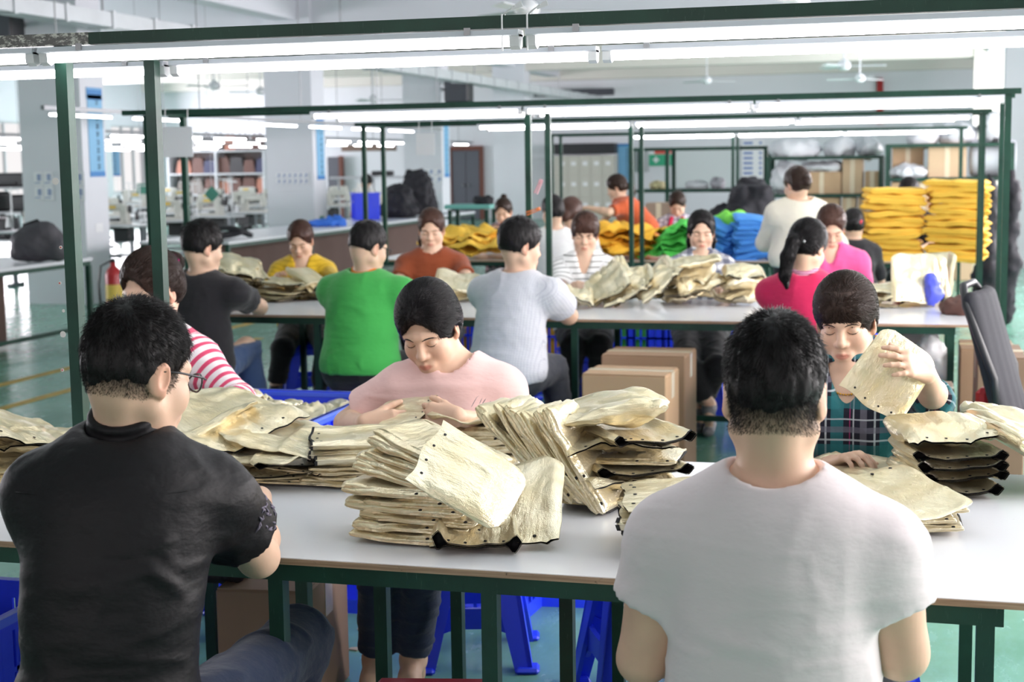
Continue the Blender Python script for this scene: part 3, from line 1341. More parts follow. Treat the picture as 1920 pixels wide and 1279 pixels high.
def floor_material():
    t = NT('green_epoxy_floor')
    v = t.coord()
    big = t.noise(v, .9, 5, .6)
    fine = t.noise(t.coord(scale=(1, .35, 1)), 9, 6, .65)
    c = t.ramp(big, [(.3, lin((96, 148, 126))), (.55, lin((118, 172, 150))), (.8, lin((134, 188, 178)))])
    c = t.mix(t.ramp(fine, [(.5, (0, 0, 0)), (.72, (.5, .5, .5))]), c, lin((128, 182, 176)))
    r = t.ramp(fine, [(.3, (.14,) * 3), (.75, (.34,) * 3)])
    t.set(color=c, rough=r, spec=.5)
    t.bump(fine, .05, .004)
    return t.m


struct('floor', MB().box(((XL + XR) / 2, (YB + YF) / 2, -.05), (XR - XL + .4, YB - YF + .4, .1)), floor_material())
struct('ceiling', MB().box(((XL + XR) / 2, (YB + YF) / 2, ZC + .06), (XR - XL + .4, YB - YF + .4, .12)), CEIL)
struct('wall_back', MB().box(((XL + XR) / 2, YB + .1, ZC / 2), (XR - XL + .4, .2, ZC)), WHITE)


def wall_with_windows(name, axis, pos, th, a0, a1, openings, z0, z1):
    """Wall along X (axis 0) or Y (axis 1) at pos, with openings (from, to) between sill z0 and head z1."""
    b = MB()

    def seg(p, q, za, zb):
        if q - p < .01:
            return
        c, s = [(p + q) / 2, pos, (za + zb) / 2], [q - p, th, zb - za]
        if axis == 1:
            c[0], c[1], s[0], s[1] = c[1], c[0], s[1], s[0]
        b.box(c, s)
    seg(a0, a1, 0, z0)
    seg(a0, a1, z1, ZC)
    x = a0
    for p, q in openings:
        seg(x, p, z0, z1)
        x = q
    seg(x, a1, z0, z1)
    return struct(name, b, WHITE)


ALU = plain('window_aluminium', (205, 208, 212), .4, .3)
GLASS = NT('window_glass')
GLASS.set(color=(1, 1, 1), rough=.02)
GLASS.b.inputs['Transmission Weight'].default_value = 1.0
GLASS.b.inputs['IOR'].default_value = 1.02
_nw = [0]


def window(axis, pos, p, q, z0, z1, n=3):
    _nw[0] += 1
    b = MB()

    def bar(u0, u1, za, zb):
        c, s = [(u0 + u1) / 2, pos, (za + zb) / 2], [u1 - u0, .07, zb - za]
        if axis == 1:
            c[0], c[1], s[0], s[1] = c[1], c[0], s[1], s[0]
        b.box(c, s)
    w = .05
    bar(p, q, z0, z0 + w)
    bar(p, q, z1 - w, z1)
    zt = z1 - .32 * (z1 - z0)
    bar(p, q, zt - w / 2, zt + w / 2)
    for i in range(n + 1):
        u = p + w / 2 + (q - p - w) * i / n
        bar(u - w / 2, u + w / 2, z0, z1)
    f = b.build('window_%d' % _nw[0], ALU)
    f['kind'] = 'structure'
    g = MB()
    c, s = [(p + q) / 2, pos, (z0 + z1) / 2], [q - p, .008, z1 - z0]
    if axis == 1:
        c[0], c[1], s[0], s[1] = c[1], c[0], s[1], s[0]
    g.box(c, s)
    g.build('window_pane', GLASS.m, f)


lw = [(6.0, 9.6), (11, 14.6), (16, 19.6), (21, 24.6), (27.2, 30.0), (30.9, 33.7), (35.2, 37.4), (37.8, 39.7)]  # first four openings are out of view, added along with their lamp
wall_with_windows('wall_left', 1, XL - .1, .2, YF, YB, lw, .85, 2.75)
for p, q in lw[4:]:
    window(1, XL - .06, p, q, .85, 2.75)
rw = [(-.6, 3.0), (3.9, 8.6), (9.6, 13.6), (14.4, 18.4), (24, 28), (30, 34)]
wall_with_windows('wall_right', 1, XR + .1, .2, YF, YB, rw, .9, 3.0)
for p, q in rw[:4]:
    window(1, XR + .12, p, q, .9, 3.0, 4)
fw_ = [(-8.0, -4.6), (-4.2, -.6), (0.0, 3.0)]
wall_with_windows('wall_front', 0, YF - .1, .2, XL, XR, fw_, 1.0, 3.1)
for p, q in fw_:
    window(0, YF - .12, p, q, 1.0, 3.1, 4)

PX = (-10.1, -9.3)
PY = [15.33, 22.05, 28.6, 35.1]
for i, y in enumerate(PY):
    struct('pillar_%d' % (i + 1), MB().box(((PX[0] + PX[1]) / 2, y + .26, ZC / 2), (.8, .52, ZC)), PILLAR)
RPX = at(1882, 300, Y=22.05)[0]
struct('pillar_5', MB().box((RPX + .4, 22.3, ZC / 2), (.8, .52, ZC)), PILLAR)
struct('pillar_6', MB().box((RPX + .35, 35.4, ZC / 2), (.8, .52, ZC)), CREAM)
for i, y in enumerate(PY):
    struct('beam_%d' % (i + 1), MB().box(((XL + XR) / 2, y + .26, 4.02), (XR - XL, .36, .56)), CREAM if i > 1 else PILLAR)
struct('beam_5', MB().box((-9.7, (YB + 12) / 2, 4.06), (.36, YB - 12, .48)), PILLAR)
struct('beam_6', MB().box((RPX + .4, (YB + 12) / 2, 4.06), (.36, YB - 12, .48)), PILLAR)
struct('beam_7', MB().box(((XL + XR) / 2, YB - .2, 4.02), (XR - XL, .4, .58)), CREAM)
YEL = plain('floor_line_yellow', (196, 162, 62), .5, var=.25, vscale=6)
for i, (x, y0, y1) in enumerate(((-6.5, 8.2, 20.0), (-5.85, 8.0, 12.5))):
    o = MB().box((x, (y0 + y1) / 2, .001), (.09, y1 - y0, .004)).build('floor_line', YEL)
    o['kind'] = 'structure'

# ------------------------------------------------------------------ painted steel, boards
GREEN = NT('green_painted_steel')
_v = GREEN.coord()
_s = GREEN.noise(GREEN.coord(scale=(3, 3, .4)), 60, 6, .7)
GREEN.set(color=GREEN.mix(GREEN.ramp(_s, [(.62, (0, 0, 0)), (.78, (.55,) * 3)]), GREEN.ramp(GREEN.noise(_v, 5, 3), [(.3, lin((20, 52, 42))), (.7, lin((32, 72, 58)))]), lin((104, 134, 120))),
          rough=.42, spec=.35)
GREEN.bump(_s, .15, .002)
GREEN = GREEN.m
LAM = NT('white_laminate')
_v = LAM.coord()
_d = LAM.noise(_v, 26, 6, .7)
LAM.set(color=LAM.mix(LAM.ramp(_d, [(.66, (0, 0, 0)), (.74, (.35,) * 3)]), lin((238, 239, 243)), lin((196, 200, 205))), rough=.2, spec=.5)
LAM = LAM.m
PLY = NT('board_edge')
_v = PLY.coord(scale=(3, 3, 90))
_w = PLY.noise(PLY.coord(scale=(1, 1, 1)), 34, 6, .75)
PLY.set(color=PLY.mix(PLY.ramp(_w, [(.60, (0, 0, 0)), (.68, (.9,) * 3)]), PLY.ramp(PLY.noise(_v, 2, 3), [(.3, lin((150, 122, 98))), (.7, lin((196, 168, 140)))]), lin((58, 52, 46))), rough=.7)
PLY = PLY.m
STEEL = plain('dull_steel', (150, 152, 155), .4, .6)
GLUE = plain('plastic_white', (235, 236, 238), .4)

ZT = .75
T1Y, T2Y, T3Y, T4Y = 2.83, 7.58, 12.1, 16.6
TD = 1.17


def work_table(x0, x1, y0, label, legs, cols, depth=TD, seams=True, group='long work tables', foot=.12):
    """Long bench: laminate boards over a green welded frame."""
    root = empty('work_table', (x1, y0, 0))
    tag(root, label, 'table', group)
    o = V3(x1, y0, 0)
    L = 2.44
    x = x1
    while x > x0 + .05:
        w = min(L, x - x0)
        b = MB()
        b.box((x - w / 2, y0 + depth / 2, ZT - .007), (w - .003, depth, .014))
        top = b.build('tabletop', [LAM], root, origin=o)
        e = MB()
        e.box((x - w / 2, y0 - .0012, ZT - .0078), (w - .003, .002, .0124))
        e.build('board_edge', PLY, top, origin=o)
        MB().box((x - w / 2, y0 + depth + .0012, ZT - .0078), (w - .003, .002, .0124)).build('board_edge', PLY, top, origin=o)
        if x == x1:
            MB().box((x1 + .0012, y0 + depth / 2, ZT - .0078), (.002, depth, .0124)).build('board_edge', PLY, top, origin=o)
        x -= w
    zr = ZT - .014
    r = .036
    xr = x1 - .18
    f = MB()
    for y in (y0 + .02, y0 + depth - .02):
        f.bar((x0 + .1, y, zr - r / 2), (xr, y, zr - r / 2), r * .95, r)
    for c in cols:
        f.bar((c, y0 + .04, zr - r / 2 - .001), (c, y0 + depth - .04, zr - r / 2 - .001), r * .9, r * .9)
    f.build('frame', GREEN, root, origin=o)
    for c, y in legs or [(c, y) for c in cols for y in (y0 + .02, y0 + depth - .02)]:
        if True:
            MB().box((c, y, (zr - r) / 2 + .001), (r * .92, r * .92, zr - r)).build('leg', GREEN, root, origin=o)
    f = MB()
    f.bar((cols[-1], y0 + depth * .62, foot), (cols[0], y0 + depth * .62, foot), .03)
    for c in cols:
        f.bar((c, y0 + .04, foot + .001), (c, y0 + depth - .04, foot + .001), .026)
    f.build('foot_rail', GREEN, root, origin=o)
    return root


XE = .335
fx = lambda px: at(px, 1150, Y=T1Y + .02)[0]
t1 = work_table(-4.55, XE, T1Y, 'white-topped work bench with green legs in the front row, piled with gold pouches',
                [(fx(1848), T1Y + .02), (fx(921), T1Y + .02), (fx(524), T1Y + .02), (fx(1848), T1Y + TD - .02), (-2.6, T1Y + .02), (-2.6, T1Y + TD - .02), (-4.3, T1Y + .02), (-4.3, T1Y + TD - .02)]
                + [(at(px, 1180, Y=T1Y + .62)[0], T1Y + .62) for px in (1064, 718, 572)] + [(at(px, 1130, Y=T1Y + TD - .04)[0], T1Y + TD - .04) for px in (397, 858, 1160)],
                [fx(1848), fx(921), -2.6, -4.3], foot=.06)
g2 = [at(1783, 640, Y=T2Y + .02)[0], at(1078, 640, Y=T2Y + .02)[0], at(596, 640, Y=T2Y + .02)[0], at(415, 600, Y=T2Y + .02)[0]]
t2 = work_table(-4.3, XE, T2Y, 'white-topped work bench in the middle row with six people round it', 0, g2)
t3 = work_table(-4.6, XE - .1, T3Y, 'work bench behind the middle row, heaped with yellow cloth', 0, [.0, -1.6, -2.9, -4.3])
t4 = work_table(-4.6, XE - .1, T4Y, 'rear green-legged work bench in front of the storage racks', 0, [.0, -1.6, -2.9, -4.3])

# ------------------------------------------------------------------ light frames over the benches
TUBE = emit('fluorescent_tube', (255, 250, 254), 16.0)
HOUS = plain('lamp_housing', (222, 226, 234), .35)
ZB = 1.865


def tube_light(x0, x1, y, z, label, group, axis=0, far=False):
    """Batten: folded white housing on top, glowing tube under it, end caps and clips."""
    Lh = x1 - x0
    root = empty('tube_light', (x0, y, z) if axis == 0 else (y, x0, z), 0 if axis == 0 else math.pi / 2)
    tag(root, label, 'ceiling light' if far else 'light', group)
    h = MB()
    h.prism([(-.022, 0), (.022, 0), (.027, -.012), (.022, -.0145), (-.022, -.0145), (-.027, -.012)], 0.004, Lh - .004, R=np.array([[0, 0, 1], [1, 0, 0], [0, 1, 0.]]))
    h.build('housing', HOUS, root)
    t = MB().tube([(.028, 0, -.0258), (Lh - .028, 0, -.0258)], .0112, 10)
    t.build('tube', TUBE, root, True)
    if not far:
        for a, sg in ((.004, 1), (Lh - .004, -1)):
            c = MB()
            c.prism([(-.018, -.010), (.018, -.010), (.016, -.036), (0, -.043), (-.016, -.036)], a, a + .022 * sg, R=np.array([[0, 0, 1], [1, 0, 0], [0, 1, 0.]]))
            c.build('end_cap', GLUE, root)
        for a in (.12, Lh - .12):
            MB().box((a, -.028, -.002), (.014, .006, .016)).build('clip', STEEL, root)
    return root


def light_frame(y_near, y_far, x_right, x_left, ends, joints_near, joints_far, label, group, tl):
    root = empty('lamp_gantry', (x_right, y_near, 0))
    tag(root, label, 'lamp frame', 'green lamp frames')
    o = V3(x_right, y_near, 0)
    for y in (y_near, y_far):
        MB().bar((x_left, y, ZB + .014), (x_right + .014, y, ZB + .014), .028).build('bar', GREEN, root, origin=o)
    c = MB()
    for x in ends:
        c.bar((x, y_near + .014, ZB + .0135), (x, y_far - .014, ZB + .0135), .024)
    c.build('cross_bar', GREEN, root, origin=o)
    for x, ya, yb, z0 in [(e, y_near + .055, y_far - .055, ZT) for e in ends[1:]] + [(ends[0], y_near + .02, y_far - .02, 0)]:
        for y in (ya, yb):
            MB().box((x, y, (z0 + ZB) / 2), (.032, .032, ZB - z0)).build('post', GREEN, root, origin=o)
    for y, J in ((y_near, joints_near), (y_far, joints_far)):
        k = 0
        for a, b in zip(J[1:], J[:-1]):
            xa, xb = pix((a, y, ZB))[0], pix((b, y, ZB))[0]
            if xb < 0 or xa > 1920:
                continue
            lb = '%s tube light from the chair end on the %s bar over %s' % (('first', 'second', 'third', 'fourth', 'fifth', 'sixth')[k], 'front' if y == y_near else 'rear', tl)
            k += 1
            tube_light(a + .004, b - .004, y, ZB - .004, lb, group)
    return root


def joints(px, y, x_right, x_left, L):
    x = at(px, 80, Y=y)[0]
    J = [x]
    while J[0] + L < x_right + .02:
        J.insert(0, J[0] + L)
    while J[-1] - L > x_left:
        J.append(J[-1] - L)
    return J


BY1, BY1f = 3.27, 3.82
light_frame(BY1, BY1f, 1.1, -4.4, [1.05, at(283, 130, Y=3.76)[0], -4.3], joints(983, BY1, 1.1, -4.4, 1.222), joints(1126, BY1f, 1.1, -4.4, 1.222),
            'green steel lamp frame over the front bench', 'tube lights over the front bench', 'the front bench')
ye = at(1901, 176, Z=ZB)[1]
light_frame(ye, ye + .55, .43, -4.45, [.385, -2.06, -4.33], joints(1889, ye, .43, -4.45, 1.222), joints(1851, ye + .55, .43, -4.45, 1.222),
            'green steel lamp frame over the middle bench', 'tube lights over the middle bench', 'the middle bench')
ye3 = at(1842, 212, Z=ZB)[1]
light_frame(ye3, ye3 + .55, .43, -4.35, [.39, -2.15, -4.3], joints(1828, ye3, .43, -4.35, 1.222), joints(1800, ye3 + .55, .43, -4.35, 1.222),
            'green steel lamp frame over the bench with yellow cloth', 'tube lights over the yellow cloth bench', 'the yellow cloth')
ye4 = at(1808, 241, Z=ZB)[1]
light_frame(ye4, ye4 + .55, .43, -4.35, [.38, -2.15, -4.3], joints(1800, ye4, .43, -4.35, 1.222), joints(1785, ye4 + .55, .43, -4.35, 1.222),
            'green steel lamp frame over the rear bench', 'tube lights over the rear bench', 'the rear bench')
FRAME_Y = (BY1, ye, ye3, ye4)
# ties and tape on the near frame
TIE = plain('tie_white', (240, 240, 242), .5)
for px in (945, 992):
    x = at(px, 60, Y=BY1)[0]
    b = MB()
    zt = ZB + .030
    b.tube([(x, BY1 - .016, ZB - .05), (x, BY1 - .0165, ZB + .03), (x + .002, BY1, zt), (x, BY1 + .0165, ZB + .02), (x, BY1 + .017, ZB - .03)], .0022, 6)
    b.tube([(x + .002, BY1 - .008, zt), (x + .014, BY1 - .02, zt + .006), (x + .034, BY1 - .03, zt + .016)], [.002, .002, .001], 6)
    b.prism([(0, -.004), (.026, .004), (.022, .016), (0, .004)], 0, .001, R=rotx(math.pi / 2), c=(x + .026, BY1 - .028, zt + .01))
    o = b.build('cable_tie', TIE)
    tag(o, 'white tie knotted round the front green bar, %s' % ('pointing over the end of its tube' if px < 970 else 'with the longer tail at the tube joint'), 'tie', 'ties at the tube joint')
b = MB()
xa, xb = at(-60, 80, Y=BY1)[0], at(172, 80, Y=BY1)[0]
b.box(((xa + xb) / 2, BY1, ZB + .0138), (xb - xa, .0295, .0292))
TPE = NT('tape_clear')
TPE.set(color=TPE.ramp(TPE.noise(TPE.coord(scale=(1, .6, 2)), 55, 6, .75), [(.50, lin((36, 54, 46))), (.58, lin((196, 198, 188)))]), rough=.22)
o = b.build('packing_tape', TPE.m)
tag(o, 'worn strip of clear tape wrapped round the front green bar', 'tape')
DOTM = plain('sticker_white', (232, 228, 224), .5)
DOTR = plain('sticker_red', (206, 72, 70), .5)
for px, py, r, red in ((104, 340, .009, 0), (118, 627, .008, 0), (114, 464, .0045, 1), (112, 531, .0045, 1), (119, 583, .004, 0), (117, 694, .0045, 1)):
    y = BY1 + .055 - .016
    c = at(px, py, Y=y - .0006)
    Rr = rotx(math.pi / 2)
    b = MB().lathe([(r, -.0006), (r, .0006)], 14, c, Rr)
    o = b.build('round_sticker', DOTM)
    tag(o, ('white sticker with a red dot, %s, on the near green post' % {464: 'highest of three', 531: 'middle of three', 694: 'lowest of three'}[py]) if red else
        {340: 'large grey-white round sticker high on the near green post', 627: 'larger round sticker low on the near green post', 583: 'small torn white speck on the near green post'}[py], 'sticker')
    if red:
        MB().lathe([(r * .45, -.0006), (r * .45, .0006)], 10, c - V3(0, .0008, 0), Rr).build('dot', DOTR, o)

# ------------------------------------------------------------------ fans, duct, speaker, doors and boards at the back
FANW = plain('fan_white', (226, 228, 232), .4)


def fan(px, py, Y, a, label):
    p = at(px, py, Y=Y)
    root = empty('ceiling_fan', p)
    tag(root, label, 'fan', 'ceiling fans')
    MB().lathe([(.02, .12), (.05, .1), (.11, .05), (.12, .0), (.09, -.05), (.03, -.07)], 16).build('motor', FANW, root, True)
    MB().tube([(0, 0, .1), (0, 0, ZC - p[2])], .014, 8).build('rod', FANW, root)
    for k in range(3):
        Rz = rotz(a + k * 2.0944)
        MB().prism([(.1, -.03), (.2, -.06), (.68, -.075), (.7, .06), (.2, .05), (.1, .03)], -.004, .004, R=Rz @ rotx(.18)).build('blade', FANW, root)


fan(988, 20, 13.5, 2.5, 'white ceiling fan just above the pair of ties on the near frame')
fan(1493, 6, 13.5, .4, 'white ceiling fan at the top edge, above the yellow stacks')
fan(1325, 152, 34, .5, 'white ceiling fan hanging far back, in line with the woman in the check shirt')
fan(1582, 124, 26, .1, 'white ceiling fan just under the near tubes, the larger of two by the red pipe')
fan(1612, 148, 33, .9, 'white ceiling fan next to the red pipe, the smaller of two')
fan(402, 162, 27, .15, 'white ceiling fan between the first and second pillar')
fan(488, 172, 30, 1.3, 'white ceiling fan partly behind the second pillar')
fan(700, 188, 31, .4, 'white ceiling fan between the second and third pillar')
DUCT = plain('galvanised_duct', (206, 210, 214), .45, .35, var=.12, vscale=3)


def duct(a, b, label, n=8):
    root = MB()
    for i in range(n):
        p, q = a + (b - a) * (i / n), a + (b - a) * ((i + .93) / n)
        root.bar(p, q, .3, .16)
        root.bar(q, a + (b - a) * ((i + 1) / n), .33, .19)
    o = root.build('air_duct', DUCT)
    tag(o, label, 'duct')
    for t_ in (.1, .35, .6, .85):
        p = a + (b - a) * t_
        MB().tube([p, (p[0], p[1], ZC)], .012, 6).build('hanger', STEEL, o)


duct(V3(-8.75, 12.2, 3.17), V3(-8.45, 39.4, 3.17), 'long grey duct hung under the ceiling alongside the pillars', 30)
BLK = plain('black_plastic', (38, 38, 42), .45)
DGR = plain('dark_grey', (70, 72, 80), .5)


def loudspeaker(px, py, Y, w, h, label, br):
    p = at(px, py, Y=Y)
    root = empty('loudspeaker', p)
    tag(root, label, 'loudspeaker')
    MB().box((0, 0, 0), (w, w * .8, h), bev=.03).build('cabinet', BLK, root)
    MB().box((0, -w * .4 - .006, 0), (w * .9, .012, h * .92), bev=.004).build('grille', DGR, root)
    MB().bar((0, 0, 0), br(p), .05).build('bracket', STEEL, root)
    return root


loudspeaker(860, 166, 28.4, .5, .55, 'black loudspeaker hung high on the third pillar', lambda p: V3(PX[1] - p[0], PY[2] + .2 - p[1], 0))
loudspeaker(8, 42, 14.95, .36, .62, 'black loudspeaker high up on the front of the first pillar', lambda p: V3(0, PY[0] - p[1], 0))
CAB = plain('cabinet_grey', (92, 94, 104), .5, var=.05)
LOCK = plain('locker_beige', (196, 194, 184), .5, var=.04)
FRM = plain('door_frame_brown', (112, 66, 54), .6)


def pxbox(x0, x1, y0, y1, Y, d):
    a, b = at(x0, y1, Y=Y), at(x1, y0, Y=Y)
    return V3((a[0] + b[0]) / 2, Y + d / 2, (a[2] + b[2]) / 2), V3(b[0] - a[0], d, b[2] - a[2])


# double steel door with exit sign
c, s = pxbox(848, 898, 281, 402, 39.8, .12)
s[2] = 2 * s[2] / 2
z1 = c[2] + s[2] / 2
root = empty('steel_door', (c[0], 39.9, 0))
tag(root, 'dark grey double door with brown frame under an exit sign', 'door')
f = MB()
w = s[0]
f.box((-w / 2 - .04, 0, z1 / 2), (.08, .16, z1))
f.box((w / 2 + .04, 0, z1 / 2), (.08, .16, z1))
f.box((0, 0, z1 + .05), (w + .16, .16, .12))
f.build('door_frame', FRM, root)
for q in (-1, 1):
    d = MB().box((q * w / 4, -.03, z1 / 2), (w / 2 - .012, .06, z1 - .02), bev=.01).build('door_leaf', CAB, root)
    MB().lathe([(.03, 0), (.035, .03), (.01, .06)], 10, (q * .07, -.06, .95), rotx(math.pi / 2)).build('handle', STEEL, d)
c, s = pxbox(855, 875, 268, 279, 39.94, .06)
SIGN = plain('exit_green', (70, 130, 110), .5)
o = MB().box(c, s, bev=.005).build('exit_sign', SIGN)
tag(o, 'small green exit sign above the dark double door', 'sign')
# lockers
c, s = pxbox(1024, 1151, 291, 470, 39.2, .5)
root = empty('locker', (c[0], 39.45, 0))
tag(root, 'bank of beige steel lockers behind the woman in orange', 'locker')
zt = c[2] + s[2] / 2
MB().box((0, 0, zt / 2), (s[0], .5, zt)).build('body', LOCK, root)
n = 6
for i in range(n):
    for j in range(3):
        d = MB().box((-s[0] / 2 + s[0] * (i + .5) / n, -.256, zt * (.04 + .96 * (j + .5) / 3)), (s[0] / n - .02, .014, zt * .3), bev=.004).build('door', LOCK, root)
        MB().box((-s[0] / 2 + s[0] * (i + .5) / n, -.266, zt * (.04 + .96 * (j + .62) / 3)), (s[0] / n * .4, .006, .1)).build('label_plate', GLUE, d)
c, s = pxbox(1022, 1153, 268, 290, 39.3, .4)
o = MB().box(c, s, bev=.02).build('storage_box', BLK)
tag(o, 'long black storage box lying on top of the beige lockers', 'box')
c, s = pxbox(1000, 1150, 165, 182, 39.42, .18)
o = MB().box(c, s, bev=.02).build('cable_box', DGR)
tag(o, 'long dark grey casing high on the back wall beyond the duct', 'casing')
# poster, first-aid panel, meter box and papers
BLUE = plain('poster_blue', (126, 184, 222), .5)
BLUE2 = plain('poster_band', (52, 128, 196), .5)
INK = plain('print_ink', (60, 84, 110), .6)
PAPER = plain('paper', (238, 239, 242), .7)
THIN = NT('thin_paper')
THIN.set(color=lin((240, 241, 244)), rough=.8)
_tl = THIN.n('ShaderNodeBsdfTranslucent')
_tl.inputs['Color'].default_value = (.85, .86, .88, 1)
_mx = THIN.n('ShaderNodeMixShader')
_mx.inputs[0].default_value = .55
THIN.l(THIN.b.outputs[0], _mx.inputs[1])
THIN.l(_tl.outputs[0], _mx.inputs[2])
THIN.l(_mx.outputs[0], THIN.t.nodes['Material Output'].inputs['Surface'])


def poster(c, w, h, n, label, name='wall_poster', rows=9, kind=0):
    """n: outward direction of the face. Banner: light blue sheet, blue bands top and bottom, columns of characters."""
    Rf = frame_of(n)  # y = outward
    root = empty(name, c)
    tag(root, label, 'poster')
    MB().box((0, 0, 0), (w, .006, h), Rf).build('sheet', BLUE, root)
    for q in (.47, -.47):
        MB().box(Rf @ V3(0, .005, h * q), (w, .004, h * .06), Rf).build('band', BLUE2, root)
    rng = random.Random(int(abs(c[0] * 100)) + rows)
    t = MB()
    for k in range(rows):
        z = h * (.36 - .74 * k / max(rows - 1, 1))
        g = h * .030
        for (dx, dz, ww, hh) in ((0, .8, 1.8, .3), (0, 0, 1.5, .3), (0, -.9, 1.9, .3), (-.5, 0, .3, 1.7), (.45, -.2, .3, 1.9)):
            if rng.random() < .8:
                t.box(Rf @ V3((dx * g) - w * .1, .005, z + dz * g), (ww * g, .003, hh * g), Rf)
    if rows:
        t.build('lettering', INK, root)
    return root


xr = PX[1]
poster(V3(xr + .006, PY[0] + .30, at(180, 250, Y=PY[0] + .3)[2]), .32, 1.0, (1, 0, 0), 'tall light blue banner with dark characters on the first pillar')
b = MB()
pc = at(176, 176, Y=PY[0] + .3)
poster(V3(xr + .006, PY[0] + .30, pc[2]), .34, .14, (1, 0, 0), 'small blue arrow-shaped notice above the tall banner of the first pillar', 'wall_notice', 0)
poster(V3(xr + .006, PY[1] + .30, at(598, 280, Y=PY[1])[2]), .3, .95, (1, 0, 0), 'tall light blue banner on the side of the second pillar')
poster(V3(xr + .006, PY[2] + .30, at(838, 280, Y=PY[2])[2]), .3, 1.1, (1, 0, 0), 'tall light blue banner on the side of the third pillar')
poster(at(1173, 308, Y=39.98), .41, 1.1, (0, -1, 0), 'light blue banner on the back wall next to the woman in orange')
poster(at(213, 300, Y=39.98), .43, .95, (0, -1, 0), 'pale blue banner far back, left of the bright windows'.replace(', left of', ' beside'))


def paper_grid(c, nx, nz, w, h, gap, n, label):
    Rf = frame_of(n)
    root = empty('notice_sheet', c)
    tag(root, label, 'notice', 'printed notices on the pillars')
    MB().box((0, 0, 0), (nx * (w + gap), .004, nz * (h + gap)), Rf).build('backing', plain('notice_grey', (222, 224, 230), .6), root)
    for i in range(nx):
        for j in range(nz):
            p = Rf @ V3((i - (nx - 1) / 2) * (w + gap), .004, (j - (nz - 1) / 2) * (h + gap))
            s = MB().box(p, (w, .003, h), Rf).build('sheet', PAPER, root)
            t = MB()
            t.box(p + Rf @ V3(-w * .1, .003, .1 * h), (w * .45, .002, h * .5), Rf)
            t.box(p + Rf @ V3(w * .1, .003, -.32 * h), (w * .7, .002, h * .1), Rf)
            t.build('print', plain('notice_print', (150, 164, 196), .6), s)


yf = PY[0] - .004
for px in (82, 140):
    paper_grid(at(px, 349, Y=yf), 2, 2, .11, .15, .02, (0, -1, 0), 'four printed sheets on the first pillar, %s' % ('by its tall banner' if px > 100 else 'by the office machines'))
paper_grid(at(548, 335, Y=PY[1] - .004), 6, 2, .085, .085, .008, (0, -1, 0), 'row of small printed sheets on the front of the second pillar')
paper_grid(at(800, 330, Y=PY[2] - .004), 4, 2, .15, .13, .02, (0, -1, 0), 'small printed sheets on the third pillar behind the black bundles')
o = MB().box(V3(xr + .004, PY[0] + .28, at(184, 427, Y=PY[0] + .28)[2]), (.004, .16, .1)).build('paper_note', PAPER)
tag(o, 'little paper note low on the side of the first pillar', 'note')
o = MB().box(V3(xr + .004, PY[1] + .28, at(599, 412, Y=PY[1] + .28)[2]), (.01, .17, .12)).build('exit_plate', SIGN)
tag(o, 'small green exit plate low on the second pillar', 'sign')
# first aid panel
c, s = pxbox(1215, 1262, 281, 311, 39.94, .04)
root = empty('first_aid_panel', c)
tag(root, 'green panel with red and white top hung behind the empty rack', 'sign')
MB().box((0, 0, -.06), (s[0], .04, s[2] * .74)).build('panel', plain('aid_green', (60, 170, 130), .5), root)
MB().box((0, 0, s[2] * .36), (s[0], .042, s[2] * .26)).build('header', PAPER, root)
MB().box((-.02, -.004, s[2] * .36), (s[0] * .42, .042, s[2] * .22)).build('red_block', plain('aid_red', (222, 84, 72), .5), root)
MB().box((s[0] * .36, -.004, s[2] * .36), (s[0] * .14, .042, s[2] * .22)).build('red_block', _M['aid_red'], root)
k = MB()
k.box((-s[0] * .18, -.022, -.05), (.16, .006, .05)).box((-s[0] * .18, -.022, -.05), (.05, .0062, .16))
k.build('cross', PAPER, root)
c, s = pxbox(1198, 1215, 279, 322, 39.8, .2)
MBx = MB().box(c, s, bev=.01)
o = MBx.build('meter_box', plain('meter_grey', (176, 180, 184), .5))
tag(o, 'grey meter box next to the green first aid panel', 'box')
MB().box(c + V3(0, -.105, 0), (s[0] * .8, .01, s[2] * .85), bev=.003).build('door', o.data.materials[0], o)
o = MB().tube([at(1650, 147, Y=39.88), at(1650, 232, Y=39.88)], .085, 12).build('red_pipe', plain('pipe_red', (178, 52, 54), .5), smooth=True)
tag(o, 'red vertical pipe high on the back wall by the fans', 'pipe')
# white board behind the empty rack
c, s = pxbox(1262, 1380, 280, 352, 39.94, .05)
o = MB().box(c, s, bev=.01).build('white_board', plain('board_grey', (214, 220, 222), .4))
tag(o, 'large pale grey board behind the empty green rack', 'board')
c, s = pxbox(1390, 1432, 262, 335, 39.94, .05)
root = empty('wall_chart', c)
tag(root, 'white chart with rows of blue print beside the pale grey board', 'chart')
MB().box((0, 0, 0), s).build('sheet', PAPER, root)
t = MB()
for j in range(7):
    t.box((-s[0] * .2, -.03, s[2] * (.42 - .13 * j)), (s[0] * .42, .006, s[2] * .06))
    t.box((s[0] * .36, -.03, s[2] * (.42 - .13 * j)), (s[0] * .12, .006, s[2] * .06))
t.build('lettering', plain('chart_ink', (104, 132, 190), .6), root)
# hung white sheets on the frames
for px, Y, w, h, lb in ((330, FRAME_Y[1] - .036, .2, .17, 'blank white sheet hanging from the frame behind the near posts'), (797, FRAME_Y[2] - .036, .15, .17, 'blank white sheet hanging between two thin posts by the black bundles')):
    y0 = 238 if px < 500 else 250
    p = at(px, y0, Y=Y)
    o = MB().box((p[0], Y, p[2] - h / 2), (w, .004, h)).build('hanging_sheet', THIN.m)
    tag(o, lb, 'sheet')
    for q in (-.35, .35):
        MB().tube([(p[0] + q * w, Y, p[2] - .01), (p[0] + q * w, Y + .012, ZB + .03), (p[0] + q * w, Y + .036, ZB + .031)], .0025, 5).build('string', TIE, o)
